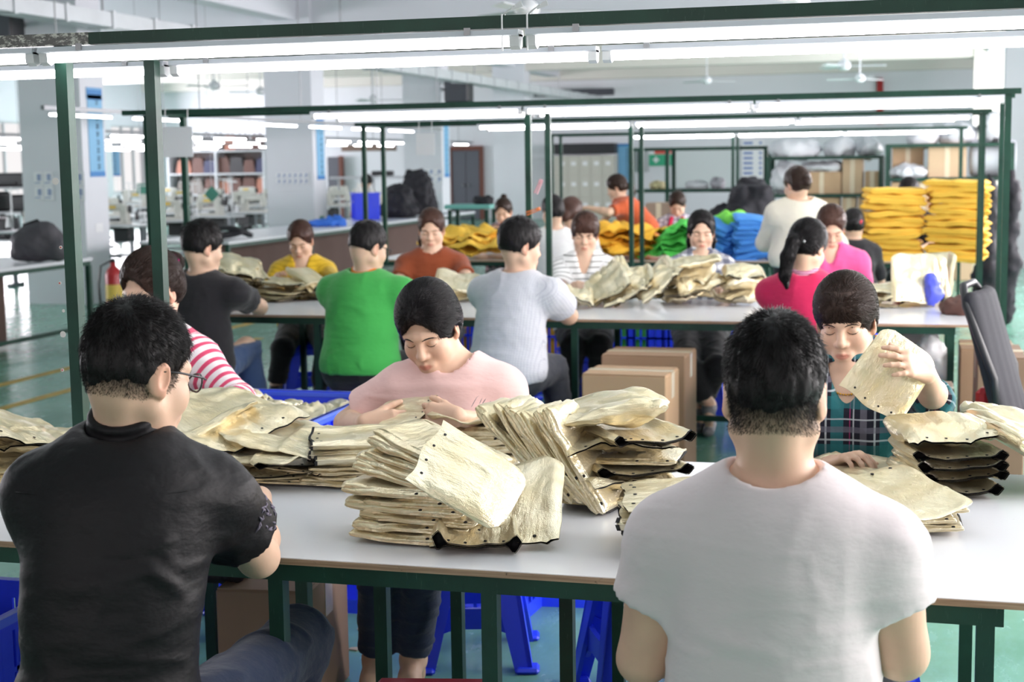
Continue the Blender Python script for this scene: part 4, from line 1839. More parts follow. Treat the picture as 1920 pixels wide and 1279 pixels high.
# ------------------------------------------------------------------ sewing hall on the far side of the pillars
for k, (X, z, y0, y1) in enumerate(((-8.3, 2.13, 13.0, 25.5), (-11.2, 2.05, 17.5, 37), (-13.2, 2.05, 17.5, 37), (-15.6, 2.05, 19, 37), (-17.8, 2.05, 20, 37), (-20.0, 2.05, 21, 37))):
    root = empty('light_rail', (X, y0, z))
    tag(root, ['thin lamp rail beside the first pillar', 'lamp rail over the sewing line next to the pillars', 'lamp rail over the second sewing line from the pillars', 'lamp rail over the third sewing line from the pillars',
               'lamp rail over the fourth sewing line from the pillars', 'lamp rail by the bright windows'][k], 'rail')
    MB().bar((0, 0, .03), (0, y1 - y0, .03), .04).build('bar', STEEL, root)
    for q in np.arange(.3, y1 - y0, 3.0):
        MB().tube([(0, q, .04), (0, q, ZC - z)], .008, 5).build('hanging_rod', STEEL, root)
    y = y0 + .1
    while y + 1.2 < y1:
        tube_light(y, y + 1.2, X, z - .01, 'bright tube light hanging in rows over the sewing machines', 'tube lights over the sewing machines', 1, True)
        y += 1.62
def lump(name, label, parts, res, mat, wr=.03, ws=6, seed=1, cat='pile', group=None, k=.08):
    """Soft heap: blended ellipsoids with a crumpled skin. parts: (centre, radii)."""
    S = Field()
    for c, r in parts:
        S.el(c, r, None, k)
    lo = min(c[2] for c, r in parts)
    V, F = S.mesh(res)
    V, F = biggest_piece(V, F)
    N = vnormals(V, F)
    d = wr * (1.2 * np.abs(fbm(V, ws, seed, 4)) - .35 + .5 * fbm(V, ws * .5, seed + 5, 2))
    V = V + N * d[:, None]
    o = V.mean(0)
    o[2] = V[:, 2].min()
    ob = mesh_from(name, V, F, mat, smooth=True, origin=o)
    ob.location = o
    tag(ob, label, cat, group)
    return ob


BLKC = plain('black_cloth', (30, 29, 38), .75, var=.4, vscale=14, bump=.3, bscale=40)
SMW = plain('machine_cream', (206, 206, 198), .4, var=.08)
SMG = plain('machine_grey', (120, 124, 130), .4, .2)
TABLEG = plain('machine_table', (206, 208, 212), .35)
YLAB = plain('label_yellow', (222, 190, 90), .5)


def sewing_proto():
    """Industrial lockstitch machine on its own small table, thread stand behind."""
    root = empty('sewing_machine', (0, 0, 0))
    MB().box((0, 0, .735), (1.05, .5, .03), bev=.006).build('table_top', TABLEG, root)
    l = MB()
    for x in (-.42, .42):
        l.bar((x, -.2, .02), (x, .2, .02), .05)
        l.bar((x, 0, .03), (x, 0, .72), .05)
    l.bar((-.42, .1, .3), (.42, .1, .3), .03)
    l.build('stand', SMG, root)
    MB().box((-.02, .02, .77), (.5, .18, .04), bev=.008).build('bed', SMW, root)
    h = MB()
    h.box((.17, .02, .9), (.12, .14, .24), bev=.02)
    h.box((-.02, .02, 1.0), (.42, .12, .11), bev=.025)
    h.box((-.2, .02, .92), (.09, .11, .16), bev=.02)
    hd = h.build('machine_head', SMW, root)
    MB().box((-.02, -.043, 1.0), (.15, .004, .045)).build('label_plate', YLAB, hd)
    MB().lathe([(.02, 0), (.055, .004), (.06, .02), (.02, .026)], 12, (.23, .02, .97), roty(math.pi / 2)).build('handwheel', BLK, root)
    n = MB()
    n.tube([(-.2, .02, .84), (-.2, .02, .785)], [.006, .003], 6)
    n.build('needle_bar', STEEL, root)
    t = MB()
    t.tube([(.34, .16, .75), (.34, .16, 1.32)], .009, 6)
    t.bar((.24, .16, 1.3), (.44, .16, 1.3), .014)
    t.build('thread_stand', GLUE, root)
    for x, m in ((.28, BLK), (.4, GLUE)):
        MB().lathe([(.035, 0), (.03, .03), (.018, .13)], 10, (x, .16, .80)).build('thread_cone', m, root)
    MB().box((.1, .1, .6), (.26, .2, .2), bev=.02).build('motor', BLK, root)
    tag(root, 'cream industrial sewing machine on its table in the sewing lines', 'sewing machine', 'sewing machines in the far lines')
    return root


proto = sewing_proto()
rs = random.Random(5)
first = True
for X in (-11.4, -13.4, -15.9, -18.0):
    for Y in np.arange(17.6, 34, 1.75):
        px, py = pix((X, Y, .9))
        if not (-20 < px < 770):
            continue
        o = proto if first else copy_tree(proto)
        first = False
        o.location = (X + rs.uniform(-.15, .15), Y + rs.uniform(-.1, .1), 0)
        o.rotation_euler.z = rs.choice((0, 0, math.pi)) + rs.uniform(-.12, .12)
# long pale benches beside the pillars
BROWN = plain('brown_board', (96, 72, 64), .7, var=.1)


def side_bench(x, y0, y1, w, label, skirt=True):
    root = empty('side_bench', (x, y0, 0))
    tag(root, label, 'table', 'pale benches beside the pillars')
    o = V3(x, y0, 0)
    MB().box((x - w / 2, (y0 + y1) / 2, .735), (w, y1 - y0, .03)).build('tabletop', plain('bench_grey', (214, 216, 222), .3), root, origin=o)
    f = MB()
    f.bar((x - .03, y0 + .02, .70), (x - .03, y1 - .02, .70), .04)
    f.bar((x - w + .03, y0 + .02, .70), (x - w + .03, y1 - .02, .70), .04)
    f.bar((x - .03, y0 + .02, .12), (x - .03, y1 - .02, .12), .035)
    f.build('frame', GREEN, root, origin=o)
    n = max(2, int((y1 - y0) / 2.2) + 1)
    for i in range(n):
        y = y0 + .03 + (y1 - y0 - .06) * i / (n - 1)
        for xx in (x - .03, x - w + .03):
            MB().box((xx, y, .34), (.045, .045, .68)).build('leg', GREEN, root, origin=o)
    if skirt:
        b = MB()
        b.box((x - w * .55, (y0 + y1) / 2, .36), (.03, y1 - y0 - .3, .62))
        b.build('side_panel', BROWN, root, origin=o)
    return root


side_bench(-7.38, 8.6, 12.25, 1.25, 'pale bench with green legs holding the dark grey bag', False)
side_bench(-7.3, 14.9, 24.2, 1.1, 'long pale bench with brown panels running back past the second pillar')
c = at(57, 560, Y=11.6)
o = MB().box((-8.0, 11.2, .34), (.05, 1.1, .62), rotz(.02)).build('cardboard_sheet', BROWN)
tag(o, 'upright brown board under the bench with the grey bag', 'board')
# dark bag on the bench
S = Field()
S.el((0, 0, .14), (.24, .13, .15), rotz(.3), .05)
S.rc((-.2, 0, .05), (.2, 0, .06), .07, .09, .06)
S.el((.05, .0, .24), (.12, .09, .08), None, .06)
V, F = S.mesh(.016)
V = V + vnormals(V, F) * (.012 * fbm(V, 9, 3, 3))[:, None]
p = at(72, 484, Y=11.6)
p[2] = .752
V[:, 2] -= V[:, 2].min()
o = mesh_from('cloth_bag', V, F, plain('bag_charcoal', (78, 76, 82), .7, bump=.2), smooth=True)
o.location = p
tag(o, 'slumped dark grey bag on the pale bench by the first pillar', 'bag')
b = MB().tube([(-.15, 0, .2), (-.12, -.02, .33), (.02, -.02, .37), (.12, 0, .27)], .011, 6)
b.build('strap', BLK, o, True)
# stand and machines far out, with black office machines
root = empty('equipment_rack', (at(20, 480, Y=19)[0], 19, 0))
tag(root, 'steel rack with black printers beyond the first pillar', 'rack')
for z in (.55, .95, 1.3):
    MB().box((0, 0, z), (1.5, .5, .03)).build('shelf', STEEL, root)
for x in (-.72, .72):
    for y in (-.22, .22):
        MB().box((x, y, .68), (.03, .03, 1.36)).build('leg', STEEL, root)
for x, z, w, h, lb in ((-.3, .965, .5, .28, 'on the middle board'), (.35, .965, .42, .24, 'on the middle board, nearer the pillar'), (-.2, .565, .52, .3, 'on the bottom board'), (.1, 1.315, .6, .2, 'on the top board')):
    b = MB().box((0, 0, h / 2), (w, .36, h), bev=.03)
    b.box((0, -.17, h * .3), (w * .6, .06, h * .2), bev=.01)
    o = b.build('printer', BLK)
    o.location = V3(root.location[0] + x, 19, z)
    tag(o, 'black office machine %s of the steel rack' % lb, 'printer')

# fire extinguisher by the first pillar
p = at(216, 585, Y=14.6)
root = empty('fire_extinguisher', (p[0], 14.6, 0))
tag(root, 'red fire extinguisher at the foot of the first pillar', 'extinguisher')
RED = plain('extinguisher_red', (176, 40, 44), .35)
MB().lathe([(.085, .01), (.09, .04), (.09, .4), (.07, .46), (.03, .5), (.03, .54)], 16).build('cylinder', RED, root, True)
MB().lathe([(.0915, .12), (.0915, .3)], 16, caps=False).build('label_band', YLAB, root, True)
b = MB().box((0, 0, .56), (.05, .03, .04)).box((.04, 0, .6), (.14, .02, .018))
b.build('valve', BLK, root)
MB().tube([(-.02, -.01, .56), (-.14, -.02, .5), (-.17, -.03, .3), (-.15, -.04, .08)], .012, 6).build('hose', BLK, root, True)

p = at(432, 438, Y=15.6)
o = MB().tube([p + V3(.25 * math.cos(a), .1 * math.sin(a), .03 + .05 * (1 + math.sin(a * 1.5 + 1))) - V3(0, 0, p[2] - .752) for a in np.linspace(0, 12, 40)], .028, 7).build('strap_coil', BLK, smooth=True)
tag(o, 'loose coil of black strap lying on the long pale bench', 'strap')
p = at(490, 418, Y=19.0)
lump('loose_cloth', 'small blue cloth on the pale bench in front of the second pillar', [((-7.75, 18.6, .79), (.2, .12, .05)), ((-7.6, 18.75, .8), (.12, .1, .07))], .02, plain('cloth_bench_blue', (54, 116, 220), .7), .03, 12, 4, 'cloth')
# ------------------------------------------------------------------ rack with finished bags behind the sewing lines
WSH = plain('shelf_white', (196, 198, 204), .5)
RKX0, RKX1, RKY = at(322, 300, Y=36.0)[0], at(503, 300, Y=36.0)[0], 36.0
root = empty('display_rack', (RKX0, RKY, 0))
tag(root, 'white rack of finished handbags behind the sewing machines', 'rack')
Lr = RKX1 - RKX0
MB().box((Lr / 2, .27, 1.0), (Lr, .02, 1.9)).build('back_board', plain('rack_back', (120, 112, 110), .7), root)
for z in (.35, .82, 1.36, 1.95):
    MB().box((Lr / 2, 0, z), (Lr, .5, .04)).build('shelf', WSH, root)
for x in (0.02, Lr * .5, Lr - .02):
    MB().box((x, 0, .98), (.05, .52, 1.96)).build('upright', WSH, root)
HBC = [((96, 62, 54), 'brown'), ((232, 232, 230), 'white'), ((44, 44, 48), 'black'), ((120, 112, 108), 'grey'), ((176, 116, 96), 'tan'), ((44, 50, 84), 'navy')]


def handbag(x, y, z, w, h, ci, label, group):
    root = empty('handbag', (x, y, z))
    c, nm = HBC[ci]
    m = plain('leather_' + nm, c, .45)
    MB().prism([(-w / 2, 0), (w / 2, 0), (w * .52, h * .25), (w * .42, h * .9), (w * .3, h), (-w * .3, h), (-w * .42, h * .9), (-w * .52, h * .25)], -.07, .07, rotx(math.pi / 2)).build('body', m, root)
    MB().tube([(-w * .25, -.02, h * .97), (-w * .18, -.02, h * 1.25), (0, -.02, h * 1.34), (w * .18, -.02, h * 1.25), (w * .25, -.02, h * .97)], .012, 6).build('handle', m, root, True)
    tag(root, label, 'handbag', group)


rs = random.Random(9)
for li, z in enumerate((.84, 1.38, 1.97)):
    x = .2
    while x < Lr - .2:
        w = rs.uniform(.30, .42)
        ci = rs.choice((0, 0, 1, 2, 2, 3, 4, 5))
        handbag(RKX0 + x + w / 2, RKY - .06, z, w, rs.uniform(.32, .42), ci, '%s handbag on the %s shelf of the white rack' % (HBC[ci][1], ('lowest', 'middle', 'top')[li]), '%s handbags on the %s shelf' % (HBC[ci][1], ('lowest', 'middle', 'top')[li]))
        x += w + rs.uniform(.0, .05)
# green square boards hung among the machines
for px, py, Y, a, lb in ((397, 364, 20, .8, 'tilted green square board hanging over the sewing machines'), (266, 354, 22, .05, 'green board hanging beyond the near post by the bright window')):
    p = at(px, py, Y=Y)
    o = MB().box((0, 0, 0), (.17, .01, .17), roty(a)).build('hanging_board', plain('board_green', (62, 130, 112), .6))
    o.location = p
    tag(o, lb, 'board')
    MB().tube([(0, 0, .1), (0, 0, ZC - p[2])], .004, 5).build('hook', STEEL, o)
# two large far furnishings between second and third pillar
c, s = pxbox(640, 732, 270, 284, 38.5, .5)
o = MB().box(c, s).build('wall_cupboard', plain('cupboard_brown', (140, 116, 104), .6))
tag(o, 'long brown wall cupboard between the second and third pillar', 'cupboard')
for q in (-.4, .4):
    MB().box(c + V3(q * s[0] / 1.7, -.26, 0), (s[0] * .4, .02, s[2] * .9)).build('door', o.data.materials[0], o)
c, s = pxbox(614, 638, 294, 402, 39.7, .1)
root = empty('steel_door', (c[0], 39.85, 0))
tag(root, 'narrow dark door with red-brown frame beside the second pillar', 'door')
zt = c[2] + s[2] / 2
MB().box((-.04, 0, zt / 2), (s[0] - .08, .1, zt), bev=.01).build('door_leaf', CAB, root)
MB().box((s[0] / 2 - .03, -.01, zt / 2), (.1, .16, zt + .05)).build('door_frame', FRM, root)
for z, lb in ((1.0, 'upper'), (.95, 'lower')):
    pass
c, s = pxbox(618, 765, 330, 336, 30.5, .4)
root = empty('long_shelf', c)
tag(root, 'long white shelf behind the man at the sewing machines', 'shelf')
MB().box((0, 0, 0), (s[0], .4, .05)).build('shelf_board', WSH, root)
for x in (-s[0] * .45, 0, s[0] * .45):
    MB().box((x, .1, -c[2] / 2), (.04, .04, c[2] - .05)).build('leg', WSH, root)
o = MB().box(c + V3(.25, 0, .085), (.5, .16, .11), bev=.03).build('black_bundle', BLK)
tag(o, 'small black bundle on the long white shelf behind the man', 'bundle')
# blue crate on the bench with white cones of cloth
BLUEP = plain('plastic_blue', (44, 72, 246), .38, var=.06, spec=.5)
BLUEL = plain('plastic_blue_light', (72, 104, 238), .4)


def crate_solid(loc, w, d, h, rz, label, marks=True):
    root = empty('blue_crate', loc, rz)
    tag(root, label, 'crate')
    t = .012
    MB().box((0, 0, t / 2), (w, d, t)).build('base', BLUEP, root)
    for q in (-1, 1):
        MB().box((q * (w / 2 - t / 2), 0, h / 2), (t, d, h)).build('side', BLUEP, root)
        MB().box((0, q * (d / 2 - t / 2), h / 2), (w - 2 * t, t, h)).build('side', BLUEP, root)
    rb = MB()
    for i in range(7):
        x = -w / 2 + w * (i + .5) / 7
        rb.box((x, -d / 2 - .004, h / 2), (.012, .008, h * .9))
        y = -d / 2 + d * (i + .5) / 7
        rb.box((w / 2 + .004, y, h / 2), (.008, .012, h * .9))
        rb.box((-w / 2 - .004, y, h / 2), (.008, .012, h * .9))
    rb.build('rib', BLUEP, root)
    r = MB()
    for q in (-1, 1):
        r.box((q * w / 2, 0, h - .015), (.03, d + .03, .03))
        r.box((0, q * d / 2, h - .015), (w + .03, .03, .03))
    r.build('rim', BLUEP, root)
    return root


p = at(686, 414, Y=20.8)
cr = crate_solid((p[0], 20.8, .752), .36, .42, .40, .5, 'blue crate standing on the long pale bench, white cones of cloth in it')
for dx, dy, hh, lb in ((-.08, -.05, .3, 'pointed'), (.07, .05, .26, 'slumping')):
    o = MB().lathe([(.1, 0), (.09, .05), (.05, hh * .6), (.012, hh)], 10).build('cloth_cone', plain('cloth_white', (232, 232, 226), .8))
    o.location = (p[0] + dx, 20.8 + dy, .752 + .25)
    tag(o, '%s white cone of cloth sticking out of the blue crate on the bench' % lb, 'cloth')


# black bundles on the bench end and far racks
for px, py, Y, r, lb in ((747, 380, 21.6, (.22, .26, .30), 'black heap of cloth on the pale bench, nearer the blue crate'), (782, 376, 22.9, (.27, .28, .41), 'tall black heap of cloth on the pale bench behind the two thin posts')):
    p = at(px, py, Y=Y)
    z = .752
    lump('cloth_heap', lb, [((p[0], Y, z + r[2] * .75), r), ((p[0] - .08, Y - .08, z + r[2] * .4), (r[0] * .9, r[1] * .9, r[2] * .5)), ((p[0] + .05, Y, z + .1), (r[0] * 1.15, r[1], .13))], .03, BLKC, .05, 7, int(px), 'heap', 'black heaps on the pale bench')

# ------------------------------------------------------------------ green racks with cartons at the back
CARD = plain('carton_brown', (196, 164, 130), .75, var=.06, vscale=3, bump=.06)
CARD2 = plain('carton_pale', (206, 178, 146), .75, var=.05, vscale=3)
TAPE = plain('carton_tape', (222, 206, 178), .25)
WRAP = plain('white_wrap', (222, 224, 230), .5, var=.06, vscale=5, bump=.15, bscale=18)


def rack(px0, px1, pyt, pys, Y, d, label, posts=(0, 1)):
    a, b = at(px0, 300, Y=Y)[0], at(px1, 300, Y=Y)[0]
    root = empty('green_rack', (a, Y, 0))
    tag(root, label, 'rack', 'green storage racks')
    zs = [at((px0 + px1) / 2, y, Y=Y)[2] for y in [pyt] + list(pys)]
    L = b - a
    for x in [p * L for p in posts]:
        for y in (0, d):
            MB().box((x, y, zs[0] / 2), (.055, .055, zs[0])).build('post', GREEN, root)
    for z in zs:
        f = MB()
        f.bar((0, 0, z - .02), (L, 0, z - .02), .045)
        f.bar((0, d, z - .02), (L, d, z - .02), .045)
        f.box((L / 2, d / 2, z - .012), (L - .06, d, .016))
        f.build('shelf', GREEN, root)
    return a, b, zs


def carton(x0, x1, z0, z1, Y, d, label, mat=None, group='cartons on the racks', bulge=0):
    root = empty('carton', ((x0 + x1) / 2, Y, z0))
    tag(root, label, 'carton', group)
    w, h = x1 - x0, z1 - z0
    MB().box((0, d / 2, h / 2), (w, d, h), bev=.008).build('box', mat or CARD, root)
    MB().box((0, -.002, h * .5), (.06, .003, h)).build('tape', TAPE, root)
    return root


RKY2 = 20.5
a, b, zs = rack(1186, 1436, 276, [355], 21.5, .6, 'empty green rack in front of the pale grey board', (0, .265, 1))
for px, w, h, lb, m in ((1231, .22, .12, 'small yellowish bundle', plain('bundle_straw', (206, 196, 150), .7)), (1305, .3, .12, 'low white bundle', WRAP), (1343, .2, .17, 'grey bundle', plain('bundle_grey', (178, 176, 184), .7))):
    x = at(px, 350, Y=21.7)[0]
    lump('bundle', lb + ' on the empty green rack', [((x, 21.75, zs[1] + h * .5), (w * .5, .16, h * .5)), ((x + .03, 21.75, zs[1] + h * .3), (w * .4, .15, h * .33))], .02, m, .02, 9, px, 'bundle')
a2, b2, zs2 = rack(1440, 1652, 293, [364], 20.4, .7, 'green rack packed with white bales and cartons', (0, 1))
Q = lambda px, Y: at(px, 300, Y=Y)[0]
ZP = lambda py, Y: at(1550, py, Y=Y)[2]
zt = zs2[0] + .001
for x0, x1, y0, lb in ((1446, 1540, 262, 'crumpled white bale at the end by the wall chart'), (1545, 1603, 258, 'upright white bale in the middle'), (1606, 1652, 258, 'crumpled white bale at the carton end')):
    xa, xb = Q(x0, 20.7), Q(x1, 20.7)
    h = ZP(y0, 20.7) - zt
    lump('white_bale', lb + ' on top of the packed rack', [(((xa + xb) / 2, 20.75, zt + h * .5), ((xb - xa) * .5, .3, h * .55)), (((xa + xb) / 2, 20.75, zt + h * .3), ((xb - xa) * .46, .28, h * .36))], .03, WRAP, .05, 4, x0, 'bale')
zm = zs2[1] + .001
for x0, x1, y0, lb in ((1446, 1500, 303, 'white bale lying under the top of the packed rack'),):
    xa, xb = Q(x0, 20.7), Q(x1, 20.7)
    h = ZP(y0, 20.7) - zm
    lump('white_bale', lb, [(((xa + xb) / 2, 20.75, zm + h * .45), ((xb - xa) * .52, .3, h * .5))], .03, WRAP, .05, 4, x0, 'bale')
carton(Q(1505, 20.5), Q(1578, 20.5), zm, ZP(322, 20.5), 20.45, .5, 'carton under a white sack on the packed rack')
xa, xb = Q(1500, 20.6), Q(1584, 20.6)
lump('white_sack', 'flat white sacks lying over the carton on the packed rack', [(((xa + xb) / 2, 20.7, ZP(322, 20.5) + .06), ((xb - xa) * .52, .3, .07))], .025, WRAP, .03, 6, 8, 'sack')
carton(Q(1580, 20.5), Q(1618, 20.5), zm, ZP(297, 20.5), 20.45, .5, 'tall carton beside the white sacks on the packed rack', CARD2)
carton(Q(1622, 20.5), Q(1650, 20.5), zm, ZP(322, 20.5), 20.45, .5, 'narrow carton at the post end of the packed rack')
carton(Q(1500, 20.5), Q(1575, 20.5), 0, zm - .05, 20.42, .5, 'big carton on the floor under the packed rack, behind the cream shirt')
carton(Q(1580, 20.5), Q(1606, 20.5), 0, zm - .05, 20.42, .5, 'slim carton on the floor under the packed rack', CARD2)
carton(Q(1610, 20.5), Q(1650, 20.5), 0, zm - .05, 20.42, .5, 'square carton on the floor at the post end of the packed rack')
a3, b3, zs3 = rack(1664, 1898, 269, [333], 19.6, .7, 'green rack of large cartons behind the yellow stacks', (0, 1))
zt, zm = zs3[0] + .001, zs3[1] + .001
carton(Q(1672, 19.7), Q(1732, 19.7), zm, ZP(273, 19.7), 19.95, .34, 'carton behind the folded white plastic on the carton rack')
carton(Q(1740, 19.7), Q(1812, 19.7), zm, ZP(273, 19.7), 19.68, .55, 'widest carton on the carton rack', CARD2)
carton(Q(1672, 19.7), Q(1790, 19.7), 0, zm - .05, 19.66, .55, 'broad carton on the floor behind the tops of the yellow stacks')
carton(Q(1794, 19.7), Q(1870, 19.7), 0, zm - .05, 19.66, .55, 'carton on the floor under the grey roll of the carton rack', CARD2)
xa, xb = Q(1673, 19.6), Q(1742, 19.6)
lump('folded_plastic', 'folded white plastic lying on the carton rack', [(((xa + xb) / 2, 19.78, zm + .08), ((xb - xa) * .5, .16, .09)), (((xa + xb) / 2 - .02, 19.78, zm + .05), ((xb - xa) * .5, .16, .06))], .02, WRAP, .03, 8, 4, 'plastic')
b = MB().lathe([(.03, 0), (.21, .01), (.235, .06), (.235, .5), (.21, .56), (.03, .57)], 20, (0, 0, 0), roty(math.pi / 2))
o = b.build('fabric_roll', plain('roll_grey', (196, 198, 206), .7, bump=.2), smooth=True)
o.location = (Q(1818, 19.7), 19.93, zm + .236)
tag(o, 'thick grey fabric roll at the pillar end of the carton rack', 'roll')
for x0, x1, y0, lb, m in ((1700, 1758, 238, 'white bale', WRAP), (1762, 1832, 232, 'wide white bale', WRAP), (1838, 1880, 212, 'tall pale bale', WRAP)):
    xa, xb = Q(x0, 19.8), Q(x1, 19.8)
    h = ZP(y0, 19.8) - zt
    lump('white_bale', lb + ' on top of the carton rack', [(((xa + xb) / 2, 19.95, zt + h * .48), ((xb - xa) * .5, .28, h * .52)), (((xa + xb) / 2, 19.95, zt + h * .3), ((xb - xa) * .48, .27, h * .36))], .03, m, .04, 4, x0, 'bale')
p = at(1858, 246, Y=19.2)
o = MB().box((0, 0, 0), (.3, .1, .07), bev=.015).box((.08, 0, -.1), (.07, .09, .18), bev=.012).build('tape_gun', BLK)
o.location = (p[0], 19.75, zt + .19)
tag(o, 'black tape gun lying on the end of the carton rack by the end post', 'tool')
# black garments: big heap on the far bench and rail at the side
p = at(1398, 420, Y=16.9)
for px, z0, r, lb in ((1408, .8, (.26, .26, .36), 'tallest black heap of cloth behind the blue pieces'), (1358, .76, (.2, .22, .2), 'lower black heap of cloth next to the thin double post'), (1442, .76, (.17, .22, .2), 'black heap of cloth beside the cream shirt')):
    q = at(px, 380, Y=17.0)
    lump('cloth_heap', lb, [((q[0], 17.1, z0 + r[2] * .55), r), ((q[0] - .1, 17.0, z0 + r[2] * .25), (r[0] * .95, r[1], r[2] * .4)), ((q[0] + .1, 17.15, z0 + r[2] * .2), (r[0], r[1], r[2] * .35))], .035, BLKC, .07, 5, px, 'heap', 'black heaps on the rear bench')
for px, py, Y, r, lb in ((1852, 420, 13.9, (.075, .1, .5), 'long black garment heap hanging beside the end post, nearer the yellow stack'), (1893, 430, 14.6, (.06, .1, .45), 'long black garment heap on the pillar side of the end post')):
    q = at(px, py, Y=Y)
    lump('garment_heap', lb, [((q[0], Y, .72), (r[0], r[1], .7)), ((q[0], Y, .4), (r[0] * 1.15, r[1] * 1.1, .38)), ((q[0] + .02, Y, 1.1), (r[0] * .9, r[1] * .9, .22))], .025, BLKC, .035, 7, px, 'heap', 'black garments by the end post')
# teal-topped stand with boards, left of the floral blouse
root = empty('teal_stand', (at(885, 390, Y=16.6)[0], 16.6, 0))
tag(root, 'stand with a teal top behind the woman in the floral blouse', 'stand')
z = at(885, 387, Y=16.6)[2]
TEAL = plain('teal_paint', (120, 186, 178), .5)
MB().box((0, 0, z), (.55, .4, .05), bev=.008).build('top', TEAL, root)
for x in (-.22, .22):
    for y in (-.15, .15):
        MB().box((x, y, z / 2 - .02), (.04, .04, z - .03)).build('leg', GREEN, root)
MB().box((-.12, .05, z / 2 - .1), (.14, .03, z - .4)).build('board', plain('board_tan', (196, 160, 138), .7), root)
MB().box((-.26, .04, z / 2 - .1), (.1, .03, z - .4)).build('board', BROWN, root)
q = at(905, 380, Y=16.6)
lump('black_bag', 'small black bag on the teal-topped stand', [((q[0], 16.6, z + .06), (.11, .1, .055)), ((q[0] + .06, 16.6, z + .05), (.06, .07, .045))], .015, BLKC, .02, 12, 3, 'bag')
o = carton(at(1213, 400, Y=17.3)[0], at(1262, 400, Y=17.3)[0], .7505, at(1240, 380, Y=17.3)[2], 17.2, .35, 'open brown carton in front of the empty rack', plain('carton_dark', (160, 138, 120), .8), None)
# ------------------------------------------------------------------ gold pouches
GOLD = NT('gold_vinyl')
_v = GOLD.coord()
_g = GOLD.n('ShaderNodeTexVoronoi')
_g.inputs['Scale'].default_value = 380
GOLD.l(_v, _g.inputs['Vector'])
_c = GOLD.noise(_v, 9, 3)
GOLD.set(color=GOLD.ramp(_c, [(.3, lin((238, 221, 178))), (.7, lin((252, 242, 213)))]), metal=.68, rough=.28, spec=.5)
_b1 = GOLD.n('ShaderNodeBump')
_b1.inputs['Strength'].default_value = .2
_b1.inputs['Distance'].default_value = .004
GOLD.l(_g.outputs['Distance'], _b1.inputs['Height'])
_b2 = GOLD.n('ShaderNodeBump')
_b2.inputs['Strength'].default_value = .95
_b2.inputs['Distance'].default_value = .012
GOLD.l(GOLD.noise(GOLD.coord(scale=(1, .4, 1)), 20, 4), _b2.inputs['Height'])
GOLD.l(_b1.outputs[0], _b2.inputs['Normal'])
GOLD.l(_b2.outputs[0], GOLD.b.inputs['Normal'])
GOLD = GOLD.m
LINE = plain('black_lining', (17, 16, 18), .7, bump=.2, bscale=300)


def fold_y(P, y0, R):
    """Folds the sheet over on itself about the line y = y0, with radius R."""
    P = P.copy()
    s = P[:, 1] - y0
    th = np.clip(s / R, 0, math.pi)
    m = s > 0
    z = P[:, 2]
    rr = R - z
    y = np.where(m, y0 + rr * np.sin(th) - np.maximum(s - math.pi * R, 0), P[:, 1])
    zz = np.where(m, R - rr * np.cos(th), z)
    P[:, 1], P[:, 2] = y, zz
    return P


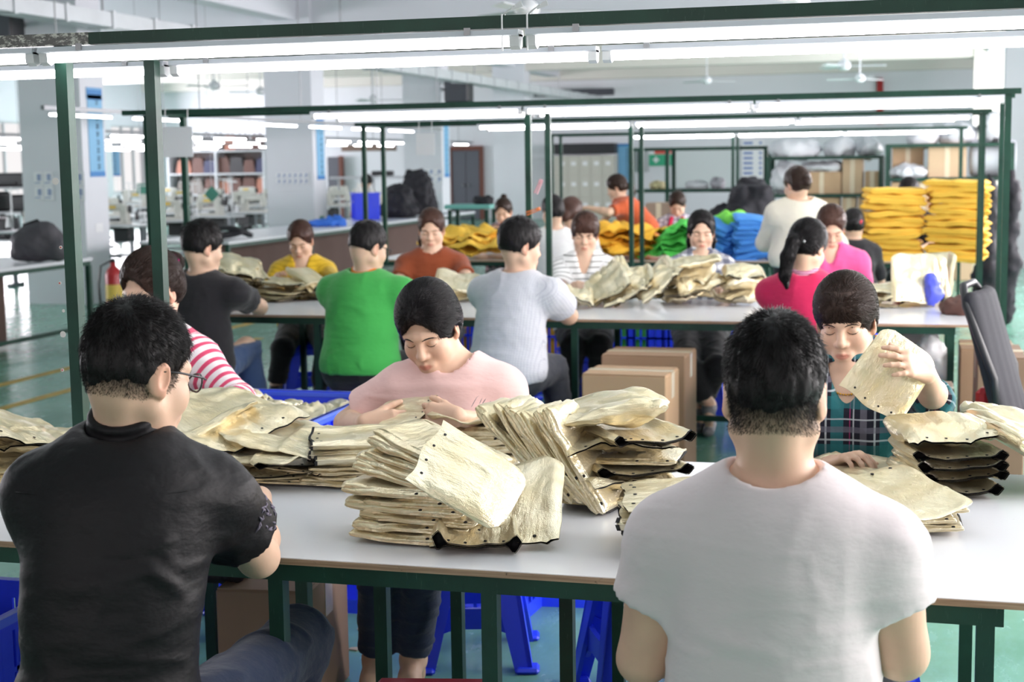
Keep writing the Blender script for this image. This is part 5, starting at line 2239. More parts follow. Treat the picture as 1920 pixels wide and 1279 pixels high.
def pouch_mesh(seed, W=.29, L=.30, puff=.02, centre=.35, edge=.011, curl=.0, wave=.006, wr=.006, ws=11, fold=None, n=22, m=20, droop=0.0):
    rng = random.Random(seed)
    ph, kk = rng.uniform(0, 6.28), rng.uniform(1.5, 3.2)
    us = np.sin(np.linspace(-math.pi / 2, math.pi / 2, n))
    vs = np.linspace(0, 1, m)

    def surf(u, v, side, inset=0.0):
        w = W / 2 * (1 - .10 * v * v) * np.where(v > .86, np.sqrt(np.maximum(1 - ((v - .86) / .14) ** 2 * .55, 0)), 1)
        tv = np.sin(math.pi * np.clip((.12 if edge > .013 else .03) + (.84 if edge > .013 else .93) * v, 0, 1)) ** .7
        end = np.clip((1 - v) / .1, 0, 1) ** .5
        prof = np.sqrt(np.maximum(1 - np.abs(u) ** 2.4, 0))
        t = puff * tv * prof * (centre + (1 - centre) * np.clip(v * 1.6, 0, 1))
        t = t + edge * (np.exp(-((np.abs(u) - .86) / .13) ** 2)) * np.clip((1.0 - np.abs(u)) / .1, 0, 1) ** .5 * end * (1.0 if edge > .013 else .25 + .75 * np.clip(v * 5, 0, 1))
        t = np.maximum(t, .0022) - inset
        z0 = wave * np.sin(kk * u + ph + v * 2) + curl * np.abs(u) ** 3 * np.clip(1 - v * 1.6, 0, 1) - droop * (1 - v) ** 2
        y = (v - .5) * L + .006 * np.sin(5 * u + ph) * (1 - v)
        return np.stack([u * w * (1 - inset * 4), y, z0 + side * t], -1)
    U, Vv = np.meshgrid(us, vs, indexing='xy')
    top, bot = surf(U, Vv, 1), surf(U, Vv, -1)
    P = np.concatenate([top.reshape(-1, 3), bot.reshape(-1, 3)])
    N = n * m
    F = []
    for j in range(m - 1):
        for i in range(n - 1):
            a = j * n + i
            F.append((a, a + 1, a + n + 1, a + n))
            F.append((N + a, N + a + n, N + a + n + 1, N + a + 1))
        F.append((j * n, j * n + n, N + j * n + n, N + j * n))
        a = j * n + n - 1
        F.append((a, N + a, N + a + n, a + n))
    for i in range(n - 1):
        a = (m - 1) * n + i
        F.append((a, a + 1, N + a + 1, N + a))

    def crumple(P):
        q = P * np.array([1, 1, .25])
        rd = np.array([1, .45, .25])
        d = wr * .7 * fbm(q, ws, seed, 3) - wr * .8 * np.exp(-(vnoise(P * rd, ws * 1.5, seed + 9) / .16) ** 2) + wr * .7 * np.exp(-(vnoise(P * rd[[1, 0, 2]], ws * 1.3, seed + 21) / .2) ** 2)
        P = P.copy()
        P[:, 2] += d
        P[:, 0] += wr * .8 * vnoise(q, ws * .7, seed + 3)
        P[:, 1] += wr * .8 * vnoise(q, ws * .7, seed + 4)
        if fold:
            P = fold_y(P, fold[0], fold[1])
        return P
    vi = vs[:4]
    Ui, Vi = np.meshgrid(us[1:-1], vi, indexing='xy')
    ti, bi = surf(Ui, Vi, 1, .0011), surf(Ui, Vi, -1, .0011)
    Q = np.concatenate([ti.reshape(-1, 3), bi.reshape(-1, 3)])
    n2 = n - 2
    N2 = n2 * 4
    G = []
    for j in range(3):
        for i in range(n2 - 1):
            a = j * n2 + i
            G.append((a, a + n2, a + n2 + 1, a + 1))
            G.append((N2 + a, N2 + a + 1, N2 + a + n2 + 1, N2 + a + n2))
    for i in range(n2 - 1):
        a = 3 * n2 + i
        G.append((a, N2 + a, N2 + a + 1, a + 1))
    # a black bound hem along the mouth
    hv = np.array([-.01, 0, vs[1] * .35])
    Uh, Vh = np.meshgrid(us, hv, indexing='xy')
    th, bh = surf(Uh, np.maximum(Vh, 0), 1, -.002), surf(Uh, np.maximum(Vh, 0), -1, -.002)
    th[..., 1] += (np.minimum(Vh, 0)) * L
    bh[..., 1] += (np.minimum(Vh, 0)) * L
    Hh = np.concatenate([th.reshape(-1, 3), bh.reshape(-1, 3)])
    N3 = n * 3
    K = []
    for j in range(2):
        for i in range(n - 1):
            a = j * n + i
            K.append((a, a + 1, a + n + 1, a + n))
            K.append((N3 + a, N3 + a + n, N3 + a + n + 1, N3 + a + 1))
    eye = []
    for u in (-.62, -.22, .22, .62):
        eye.append(surf(np.array(u), np.array(.075), 1))
    return crumple(P), F, crumple(Q), G, crumple(np.array(eye)), crumple(Hh), K


POUCH = {}


def pouch_proto(key, eyelets=4, **kw):
    P, F, Q, G, E, Hh, K = pouch_mesh(**kw)
    zmin = P[:, 2].min()
    off = V3(0, 0, zmin)
    o = mesh_from('gold_pouch', P - off, F, GOLD, smooth=True)
    if key[:3] == 'bow':
        Q, G = np.concatenate([Q, Hh]), G + [tuple(i + len(Q) for i in f) for f in K]
    o2 = mesh_from('lining', Q - off, G, LINE, o, smooth=True)
    o2['label'] = 'black lining inside the mouth'
    if eyelets:
        for e in E[:eyelets]:
            MB().lathe([(.0042, -.001), (.0042, .0022), (.002, .003)], 8, e - off).build('eyelet', LINE, o)
    COL.objects.unlink(o)
    chs = list(o.children)
    for c in chs:
        COL.objects.unlink(c)
    h = (P[:, 2] - zmin)
    POUCH[key] = dict(o=o, ch=chs, V=(P - off), h=float(np.percentile(h, 93)))


for i in range(4):
    pouch_proto('flat%d' % i, seed=10 + i, puff=.009, centre=.5, edge=.0125, wave=.007, wr=.008, ws=9, n=26, m=24)
    pouch_proto('fold%d' % i, seed=20 + i, L=.50, W=.28, puff=.010, centre=.55, edge=.0095, wave=.005, wr=.008, ws=9, fold=(.0, .016), m=34, n=26)
    pouch_proto('bow%d' % i, seed=30 + i, puff=.016, centre=.10, edge=.024, curl=.02, wave=.005, wr=.006, W=.24, droop=.004, n=26, m=24)
    pouch_proto('puffy%d' % i, seed=40 + i, puff=.042, centre=.5, edge=.007, wave=.008, wr=.024, ws=9, m=34, n=34)
pouch_proto('held', seed=77, puff=.05, L=.28, W=.26, centre=.6, edge=.004, wave=.004, wr=.008, ws=8, m=26, n=26)
for i in range(3):
    pouch_proto('dome%d' % i, seed=50 + i, puff=.068, L=.27, W=.27, centre=.35, edge=.012, wave=.005, wr=.018, ws=9, m=34, n=34)
    pouch_proto('crump%d' % i, seed=60 + i, puff=.06, L=.34, W=.33, centre=.6, edge=.006, wave=.02, wr=.042, ws=8, m=38, n=38)


def roll_proto(key, seed, Lx=.29, Wy=.19, T=.036):
    """A pouch folded in three lengthwise: rounded long sides with crease lines, layered ends, hem with eyelets at one end."""
    r = random.Random(seed)
    n, k = 44, 40
    P, F = [], []
    for i in range(n):
        u = 2 * i / (n - 1) - 1
        e = min(1.0, ((1 - abs(u)) * 7 + .3)) ** .5
        tap = 1 - .10 * max(0, -u) - .04 * u
        for j in range(k):
            a = 2 * math.pi * j / k
            c, sn = math.cos(a), math.sin(a)
            y = Wy / 2 * tap * np.sign(c) * abs(c) ** .35
            z = T / 2 * np.sign(sn) * abs(sn) ** .75
            lay = abs(math.sin(2.5 * math.pi * (z / T + .5) + .5 * math.sin(u * 3 + seed)))
            y -= np.sign(c) * .011 * (1 - lay) ** 2 * (abs(c) > .25)
            P.append((u * Lx / 2, y, z * e * (1 + .12 * math.sin(u * 4 + seed))))
    P = np.array(P)
    for i in range(n - 1):
        for j in range(k):
            j2 = (j + 1) % k
            F.append((i * k + j, (i + 1) * k + j, (i + 1) * k + j2, i * k + j2))
    F.append(tuple(range(k)))
    F.append(tuple((n - 1) * k + j for j in reversed(range(k))))

    def crumple(P):
        q = P * np.array([.5, 1, 2.2])
        w = np.exp(-(vnoise(q, 16, seed + 3) / .18) ** 2)
        P = P.copy()
        d = .006 * fbm(q, 12, seed, 3) - .006 * w
        P[:, 2] += d + .004 * np.sin(P[:, 0] * 14 + seed)
        P[:, 1] += .007 * fbm(q * np.array([1, .3, 1]), 14, seed + 5, 2)
        P[:, 0] += .007 * vnoise(q * np.array([.2, 1, 1]), 22, seed + 8)
        return P
    V = crumple(P)
    zmin = V[:, 2].min()
    off = V3(0, 0, zmin)
    o = mesh_from('gold_pouch', V - off, F, GOLD, smooth=True)
    E = crumple(np.array([(Lx / 2 - .022, -Wy / 2 * .96 + .006, T * .22), (Lx / 2 - .10, -Wy / 2 * .98 + .004, T * .22), (Lx / 2 - .03, -.02, T / 2 * .99), (Lx / 2 - .03, .045, T / 2 * .99)]))
    for q, e in enumerate(E):
        MB().lathe([(.0042, -.0025), (.0042, .0025), (.002, .0032)], 8, e - off, rotx(PI / 2) if q < 2 else None).build('eyelet', LINE, o)
    b = MB()
    ys = np.linspace(-Wy * .40, Wy * .36, 9)
    zz = [.003 * math.sin(y * 40 + seed) for y in ys]
    b.tube([(Lx / 2 + .002, y, z) for y, z in zip(ys, zz)], [.002] + [.0048] * 7 + [.002], 6)
    l = b.build('lining', LINE, o, True)
    l.data.transform(Matrix.Translation((0, 0, -zmin)))
    l['label'] = 'black lining showing at the open end'
    COL.objects.unlink(o)
    chs = list(o.children)
    for c in chs:
        COL.objects.unlink(c)
    POUCH[key] = dict(o=o, ch=chs, V=V - off, h=float(np.percentile(V[:, 2] - zmin, 85)))


PI = math.pi
for i in range(4):
    roll_proto('roll%d' % i, 300 + i * 7)


def put_pouch(key, p, label, group, rz=0.0, tx=0.0, ty=0.0, s=1.0, sz=1.0, zfloor=None, mat3=None):
    """Lays one pouch down: turned by rz, tipped by tx about its width and ty about its length; p is its middle, lowest point at zfloor."""
    pr = POUCH[key]
    R = mat3 if mat3 is not None else rotz(rz) @ rotx(tx) @ roty(ty)
    A = R @ np.diag([s, s, s * sz])
    p = np.array(p, float)
    if zfloor is not None:
        p[2] = zfloor - (pr['V'] @ A.T)[:, 2].min()
    o = pr['o'].copy()
    COL.objects.link(o)
    M = np.eye(4)
    M[:3, :3] = A
    M[:3, 3] = p
    o.matrix_world = Matrix(M.tolist())
    for c in pr['ch']:
        k = c.copy()
        COL.objects.link(k)
        k.parent = o
    tag(o, label, 'pouch', group)
    return o


ORD = ['bottom', 'second', 'third', 'fourth', 'fifth', 'sixth', 'seventh', 'eighth', 'ninth', 'tenth', 'eleventh', 'twelfth', 'thirteenth', 'fourteenth']


def olabel(i, n, where):
    if i == 0:
        return 'bottom gold pouch of ' + where
    if i == n - 1:
        return 'topmost gold pouch of ' + where
    return '%s gold pouch from the bottom of %s' % (ORD[i], where)


def stack(px, py, where, items, rz=0.0, seed=0, z=ZT, jit=.012, jr=.12, lean=(0, 0), Y=None, s=1.0, squash=.78, height=None):
    """items: list of (kind, extra turn, tip x, tip y) or just a kind."""
    r = random.Random(seed)
    c = at(px, py, Z=z) if Y is None else at(px, py, Y=Y)
    zz = z + .001
    n = len(items)
    keys = []
    for it in items:
        k = it if isinstance(it, str) else it[0]
        keys.append(k if k in POUCH else k + str(r.randrange(3 if k in ('dome', 'crump') else 4)))
    f = squash if height is None else min(1.0, height / sum(POUCH[k]['h'] * s for k in keys))
    for i, it in enumerate(items):
        k, dr, tx, ty = (it, 0, 0, 0) if isinstance(it, str) else it
        key = keys[i]
        p = c + V3(r.uniform(-jit, jit) + lean[0] * i, r.uniform(-jit, jit) + lean[1] * i, 0)
        p[2] = zz
        if key[:4] in ('flat', 'puff') and r.random() < .5:
            dr += PI
        put_pouch(key, p, olabel(i, n, where), 'gold pouches of ' + where, rz + dr + r.uniform(-jr, jr), tx + r.uniform(-.03, .03), ty + r.uniform(-.03, .03), s * r.uniform(.96, 1.03), min(1.0, f * 1.3), zz if i == 0 else None)
        zz += POUCH[key]['h'] * f * s
    return zz


PI = math.pi
# front bench
stack(20, 900, 'the loose heap past the black shirt', [('crump0', .4, .1, 0), ('puffy', 1.2, 0, .2), ('crump1', .2, -.15, .1), ('crump2', 1.0, .1, .3)], .2, 1, s=.9, height=.15)
stack(205, 880, 'the low heap beyond the black shoulder', ['flat', 'puffy', ('puffy', .6, .1, 0)], .5, 31, height=.10)
stack(388, 890, 'the bulging heap by the black sleeve', [('flat', .3, 0, 0), ('fold', 2.6, 0, 0), ('fold', .2, 0, 0), ('puffy2', .9, .25, .15), ('dome1', 2.2, -.35, .35), ('crump2', .8, .2, -.2)], .3, 2, height=.165)
stack(520, 900, 'the ragged stack under the pink striped sleeve', [('roll', -1.3, 0, 0), ('roll', -1.2, 0, 0), ('bow', -.9, 0, 0), ('roll', -1.4, 0, .05), ('bow', -.8, 0, 0), ('puffy', .2, .05, .1), ('puffy1', .35, .18, -.12)], 1.35, 3, jit=.02, jr=.3, height=.125, s=.9)
stack(676, 905, 'the stack with a curled black mouth', ['roll', 'roll', 'roll', 'roll', ('bow', -1.0, 0, 0), ('bow0', -1.25, 0, .03), ('bow1', -1.15, .02, .05)], .05, 4, jit=.013, jr=.2, height=.125, s=.88)
# big front pile
BP = 'the big front pile'
r = random.Random(5)
BPN = ['bottom', 'second', 'third', 'fourth', 'fifth', 'sixth', 'seventh', 'eighth', 'ninth', 'tenth', 'eleventh']
c0 = at(794, 1006, Z=ZT)
for i in range(11):
    lo = i < 6
    t = i if lo else i - 6
    p = c0 + (V3(.006 * t * (-1) ** t, .004 * t, .001 + .0185 * t) if lo else V3(-.022 + .012 * t, .05 + .004 * t, .112 + .016 * t))
    put_pouch('roll%d' % r.randrange(4), p, 'gold pouch, %s from the bottom, in the big front pile' % BPN[i] if i else 'bottom gold pouch of the big front pile', 'gold pouches of the big front pile',
              (-.04 if lo else -.22 - .03 * t) + r.uniform(-.07, .07), r.uniform(-.03, .03), (.02 if lo else .15 + .025 * t) + r.uniform(-.02, .02), r.uniform(.90, .98), .68, None)
zn = unit(-_fw * .62 + _up * .62 + _rt * .34)
yl = _rt * .80 - _up * .50
yl = unit(yl - zn * (yl @ zn))
put_pouch('held', at(872, 908, Y=2.985), 'smooth gold pouch draped over the side of the big front pile', None, s=.80, sz=.55, mat3=np.stack([np.cross(yl, zn), yl, zn], 1))
c = at(985, 1000, Z=ZT)
put_pouch('flat2', c + V3(-.045, -.01, 0), 'broad gold pouch leaning on the big front pile, its black mouth on the bench', None, .12, .42, -.12, .98, 1.0, ZT + .001)
put_pouch('bow2', at(890, 1015, Z=ZT), 'gold pouch squeezed between the big front pile and the broad leaning pouch', None, .3, .10, .1, .8, 1, ZT + .001)
# fan of leaning pouches
r = random.Random(7)
FN = ['outermost', 'second', 'third', 'fourth', 'fifth', 'sixth', 'seventh', 'eighth', 'innermost']
for i in range(9):
    t = i / 8
    c = at(1086 - 104 * t, 905 - 12 * t, Y=3.42 + .05 * t)
    put_pouch('roll%d' % (i % 4), c, '%s gold pouch of the leaning fan in the middle of the front bench' % FN[i],
              'gold pouches of the leaning fan', -.12 + r.uniform(-.08, .08), r.uniform(-.04, .04), 1.0 - .22 * t + r.uniform(-.05, .05), .96, .8, ZT + .001 + .03 * t)
stack(905, 868, 'the short stack before the pink tee', ['roll', 'roll', 'roll', 'roll', ('flat1', .05, .16, .0)], .1, 8, jit=.012, jr=.1, height=.13, s=.9)
stack(770, 872, 'the low stack at the pink tee\'s wrist', ['flat', 'fold', ('flat', .5, .15, 0)], .4, 81, jit=.02, height=.035)
stack(1165, 940, 'the stack capped by a puffed pouch', ['roll', ('roll', .2, 0, 0), ('puffy', .4, 0, 0), ('bow', .5, 0, 0), ('roll', -.1, 0, 0), ('puffy', .1, 0, 0), ('bow3', .75, .02, .02), ('dome0', -1.4, .06, -.04)], .1, 9, jit=.016, jr=.16, height=.235, s=.92)
stack(1305, 1030, 'the small stack touching the white sleeve', [('bow', 0, 0, 0), ('bow', .1, 0, 0), ('bow', -.1, 0, 0), ('flat', 0, 0, 0), ('flat', 0, 0, 0), ('flat', .1, .05, 0)], -1.5, 10, jit=.01, jr=.08, height=.125)
# far side of the white tee
stack(1668, 985, 'the low pale stack past the white shoulder', [('roll', -.3, 0, 0), ('roll', -.2, 0, 0), ('roll', -.35, 0, .03), ('flat2', .25, -.08, .06)], .45, 11, jit=.015, jr=.14, height=.075)
stack(1765, 915, 'the domed stack with black mouths', [('bow', 0, 0, 0), ('bow', .08, 0, 0), ('bow', -.06, 0, 0), ('bow1', .05, .04, 0), ('dome1', .05, .06, -.03)], .32, 12, jit=.01, jr=.06, height=.16, s=.93)
for i in range(5):
    c = at(1945 - 12 * i, 925 - 14 * i, Z=ZT)
    put_pouch('roll%d' % (i % 4) if i < 4 else 'dome2', c, olabel(i, 5, 'the leaning bundle at the bench end').replace('bottom', 'outermost') if i < 4 else 'puffed gold pouch on the leaning bundle at the bench end',
              'gold pouches of the leaning bundle', .5 + .05 * i, .10, .52 - .07 * i, .95, .9 if i < 4 else .6, ZT + .001 + (.02 * i if i < 4 else .05))
put_pouch('flat0', at(1610, 900, Z=ZT), 'flat gold pouch lying in front of the plaid shirt', None, 1.2, 0, 0, 1, 1, ZT + .001)
# middle bench
M2 = lambda px, py, where, items, **k: stack(px, py, where, items, z=ZT, **k)
M2(448, 560, 'the tall heap in front of the black tee', ['fold', ('bow', .5, 0, 0), 'puffy', ('fold', 1, 0, .2), ('puffy', .8, .3, 0), ('crump', .2, .3, .2)], seed=21, height=.23, jr=.5)
M2(525, 562, 'the flat heap under the yellow cardigan', ['flat', ('fold', .4, 0, 0), ('flat', 1.2, .1, 0), ('puffy', .3, 0, .1)], seed=22, height=.11, jit=.05, jr=.6)
M2(585, 560, 'the slanting heap beside the green polo', ['flat', ('bow', .8, .2, 0), ('flat', .5, .35, .2), ('flat', .7, .4, .2), ('bow', .6, .45, .15)], seed=23, height=.13, jit=.03, jr=.3, rz=.4)
M2(770, 560, 'the small heap behind the pink tee', ['fold', 'flat', ('puffy', .4, .1, 0)], seed=24, height=.09, jit=.03, jr=.5)
M2(850, 562, 'the loose heap in front of the brown tee', ['puffy', ('fold', .6, .2, 0), ('flat', .2, .3, .2)], seed=25, height=.12, jit=.04, jr=.5)
put_pouch('dome0', at(1072, 578, Z=ZT), 'round puffed gold pouch at the elbow of the pale checked shirt', None, .3, .1, .2, .8, 1.0, ZT + .001)
r = random.Random(33)
for i in range(9):
    c = at(1130 + 15 * i, 578 - 2.2 * (i % 3), Z=ZT)
    put_pouch(('puffy%d' if i % 2 else 'flat%d') % (i % 4), c + V3(0, r.uniform(0, .25), 0), olabel(i, 9, 'the tumbled row on the middle bench').replace('from the bottom of', 'along').replace('bottom gold pouch of', 'first gold pouch of').replace('topmost gold pouch of', 'last gold pouch of'),
              'gold pouches of the tumbled row', .3 + r.uniform(-.3, .3), r.uniform(0, .5), -.5 + r.uniform(-.25, .25), .95, .8 if i % 2 else 1.2, ZT + .001 + (.0 if i < 5 else .03))
M2(1298, 570, 'the high heap in front of the check shirt', [('puffy', 0, 0, .3), ('puffy', .6, .2, 0), ('crump', .9, .2, -.2), ('dome', .3, .3, .1), ('puffy', .2, 0, .1)], seed=26, jit=.04, jr=.5, height=.25)
M2(1388, 572, 'the rounded heap beside the red sweater', [('dome', 0, 0, 0), ('puffy', .6, .1, 0), ('dome', .4, .1, .1)], seed=27, jit=.02, jr=.4, height=.2, s=.85)
M2(1652, 575, 'the small heap behind the plaid shirt', ['flat', ('crump', .5, 0, 0), ('puffy', .2, .2, 0)], seed=28, height=.1, jit=.02, s=.7)
put_pouch('bow1', at(1718, 572, Z=ZT), 'flat gold pouch with black mouth under the upright ones on the middle bench', None, .2, 0, 0, 1, 1, ZT + .001)
for i, (px, k, rz_, tx, ty, s) in enumerate(((1712, 'flat1', .25, 1.15, .1, .95), (1732, 'puffy3', .1, 1.2, -.1, .9), (1755, 'flat3', -.3, 1.1, -.3, .9), (1772, 'puffy1', -.5, .9, -.5, .7))):
    put_pouch(k, at(px, 575 - 3 * i, Z=ZT) + V3(0, .05 * i, 0), ['large pale gold pouch propped upright on the middle bench', 'upright pale gold pouch just behind the large propped one', 'upright pale gold pouch behind two others, by the blue bag', 'slumped pale gold pouch touching the brown cloth'][i],
              None, rz_, tx, ty, s, .8, ZT + .02)
lump('brown_cloth', 'crumpled dark brown cloth at the end of the middle bench', [((at(1822, 577, Z=ZT)[0], T2Y + .55, ZT + .03), (.13, .1, .045)), ((at(1800, 577, Z=ZT)[0], T2Y + .5, ZT + .025), (.1, .08, .03))], .012, plain('cloth_brown', (92, 62, 54), .7), .02, 14, 5, 'cloth')


# ------------------------------------------------------------------ folded cloth stacks on the bench behind
def cloth_mat(name, a, b):
    return plain(name, a, .75, var=.12, vscale=7, bump=.12, bscale=30)


CY, CB, CG, CO = cloth_mat('cloth_yellow', (255, 206, 78), 0), cloth_mat('cloth_blue', (78, 154, 236), 0), cloth_mat('cloth_green', (84, 204, 84), 0), cloth_mat('cloth_orange', (255, 192, 54), 0)


def folded_cloth(seed, W, L, T, mat, name):
    """One folded piece: a soft pad whose front shows two folded layers."""
    n, k = 18, 20
    P, F = [], []
    for i in range(n):
        u = 2 * i / (n - 1) - 1
        e = min(1.0, (1 - abs(u)) * 9 + .25)
        for j in range(k):
            a = 2 * math.pi * j / k
            c, sn = math.cos(a), math.sin(a)
            y = L / 2 * np.sign(c) * abs(c) ** .25
            z = T / 2 * np.sign(sn) * abs(sn) ** .7
            if c < -.5:
                y += .022 * math.exp(-(z / (T * .12)) ** 2)
            P.append((u * W / 2, y * (.97 + .03 * e), T / 2 + z * e))
    P = np.array(P)
    for i in range(n - 1):
        for j in range(k):
            j2 = (j + 1) % k
            F.append((i * k + j, (i + 1) * k + j, (i + 1) * k + j2, i * k + j2))
    F.append(tuple(range(k)))
    F.append(tuple((n - 1) * k + j for j in reversed(range(k))))
    q = P * np.array([1, 1, .4])
    P[:, 2] += .005 * fbm(q, 8, seed, 3) + .003 * np.sin(P[:, 0] * 26 + seed)
    P[:, 1] += .014 * vnoise(q * np.array([1, .3, 1]), 12, seed + 2)
    P[:, 0] += .010 * vnoise(q, 9, seed + 4)
    o = mesh_from(name, P, F, mat, smooth=True)
    COL.objects.unlink(o)
    return o


def cloth_stack(base, n, protos, where, group, dz, rz, jit, W, noun='yellow cloth', tilt=0.0, lean=(0, 0), fan=0.0):
    r = random.Random(len(where) + n)
    for i in range(n):
        o = protos[r.randrange(len(protos))].copy()
        COL.objects.link(o)
        o.location = (base[0] + r.uniform(-jit, jit) + lean[0] * i, base[1] + r.uniform(-jit, jit) + lean[1] * i, base[2] + .004 + dz * i)
        o.rotation_euler = (tilt + r.uniform(-.04, .04), r.uniform(-.05, .05) + fan * (i - n / 2), rz + r.uniform(-.16, .16))
        lb = ('bottom' if i == 0 else 'top' if i == n - 1 else ORD[i] if i < len(ORD) else 'upper')
        tag(o, '%s folded %s of %s' % (lb, noun, where) if i in (0, n - 1) else '%s folded %s from the bottom of %s' % (lb, noun, where), 'cloth', group)


PYL = [folded_cloth(100 + i, .46, .40, .05, CY, 'folded_cloth') for i in range(4)]
PBL = [folded_cloth(120 + i, .30, .36, .04, CB, 'folded_cloth') for i in range(4)]
PGR = [folded_cloth(140 + i, .34, .40, .04, CG, 'folded_cloth') for i in range(3)]
Y3 = T3Y
zt3 = ZT + .001
ba = at(1672, 497, Y=Y3 + .22)
ba[2] = zt3 - .01
cloth_stack(ba, 13, PYL, 'the lower yellow stack', 'pieces of the lower yellow stack', .044, .1, .02, .46)
ba = at(1792, 499, Y=Y3 + .22)
ba[2] = zt3 - .01
cloth_stack(ba, 14, PYL, 'the taller yellow stack by the end posts', 'pieces of the taller yellow stack', .045, -.06, .02, .46)
ba = at(1608, 440, Y=Y3 + .4)
ba[2] = zt3
cloth_stack(ba, 7, PYL, 'the slumped yellow heap', 'pieces of the slumped yellow heap', .04, .5, .03, .4, tilt=.15)
ba = at(1400, 480, Y=Y3 - .05)
ba[2] = zt3
cloth_stack(ba + V3(0, .32, 0), 10, PBL, 'the fanned blue stack', 'pieces of the fanned blue stack', .034, .3, .02, .3, 'blue cloth', .08, (.0, 0), .03)
ba = at(1468, 480, Y=Y3 + .3)
ba[2] = zt3
cloth_stack(ba, 10, PBL, 'the blue stack behind the ponytail', 'pieces of the blue stack behind the ponytail', .034, -.7, .02, .3, 'blue cloth', .1, (0, 0), -.04)
ba = at(1356, 470, Y=Y3 + .42)
ba[2] = zt3
cloth_stack(ba, 8, PBL, 'the heap behind the check shirt', 'blue pieces behind the check shirt', .036, .9, .02, .3, 'blue cloth', .3)


def draped(name, label, px, py, Y, size, mat, seed, rz=0, z=None, group=None, tilt=0.0):
    """One loosely thrown piece of cloth."""
    n = 18
    W, L, h = size
    u = np.linspace(-1, 1, n)
    X, Yg = np.meshgrid(u, u, indexing='xy')
    P = np.stack([X * W / 2, Yg * L / 2, np.zeros_like(X)], -1).reshape(-1, 3)
    r2 = (X ** 2 * .9 + Yg ** 2 * .9).reshape(-1)
    P[:, 2] = h * np.exp(-r2 * 1.3) + .035 * fbm(P * np.array([1, 1, 0]), 6, seed, 3) + .014 * np.sin(P[:, 0] * 34 + 3 * vnoise(P, 6, seed))
    P[:, 0] += .03 * vnoise(P, 6, seed + 1)
    P[:, 1] += .03 * vnoise(P, 6, seed + 2)
    F = [(j * n + i, j * n + i + 1, (j + 1) * n + i + 1, (j + 1) * n + i) for j in range(n - 1) for i in range(n - 1)]
    P[:, 2] -= P[:, 2].min()
    o = mesh_from(name, P, F, mat, smooth=True)
    o.modifiers.new('thickness', 'SOLIDIFY').thickness = .008
    c = at(px, py, Y=Y)
    o.location = (c[0], Y, z if z is not None else c[2])
    o.rotation_euler = (tilt, 0, rz)
    tag(o, label, 'cloth', group)
    return o


r = random.Random(12)
for i in range(8):
    draped('loose_cloth', '%s yellow cloth of the low pile behind the brown tee' % (['lowest', 'second', 'third', 'fourth', 'fifth', 'sixth', 'seventh', 'topmost'][i]), 855 + 14 * (i % 5) + r.uniform(-6, 6), 470, Y3 + .25 + .08 * (i % 4), (.62, .5, .07), CY, 200 + i,
           r.uniform(-.6, .6), zt3 + .022 * i, 'yellow cloths of the low pile')
for i in range(14):
    draped('loose_cloth', '%s yellow cloth of the big loose heap behind the striped top' % ((['lowest'] + ORD[1:13] + ['topmost'])[i]), 1165 + 22 * ((i * 7) % 5 - 2) + r.uniform(-8, 8) - 1.5 * i, 480, Y3 + .3 + .09 * (i % 4), (.62 - .012 * i, .56, .09), CO, 220 + i,
           r.uniform(-.8, .8), zt3 + .014 * i, 'yellow cloths of the big loose heap')
for i in range(3):
    draped('loose_cloth', '%s yellow cloth hanging at the thin posts in front of the white blouses' % ('lowest', 'middle', 'topmost')[i], 1030 - 4 * i, 500, Y3 + .1 + .05 * i, (.36, .4, .12), CY, 260 + i, .3 * i, zt3 + .03 * i, 'yellow cloths at the thin posts')
for i in range(8):
    draped('loose_cloth', '%s green cloth of the heap beside the check shirt' % ((['lowest'] + ORD[1:7] + ['topmost'])[i]), 1262 + 5 * i + r.uniform(-6, 6), 480, Y3 + .25 + .06 * (i % 3), (.44 - .02 * i, .46, .11), CG, 240 + i,
           r.uniform(-.5, .5), zt3 + .030 * i, 'green cloths of the heap')
CLG = cloth_mat('cloth_lime', (132, 226, 84), 0)
for i, (px, rz_) in enumerate(((1362, .3), (1376, -.3))):
    draped('loose_cloth', ('lime green cloth poking up behind the check shirt\'s hair', 'lime green cloth poking up next to the fanned blue stack')[i], px, 470, Y3 + .5, (.16, .3, .1), CLG, 280 + i, rz_, zt3 + .25, None, .6)
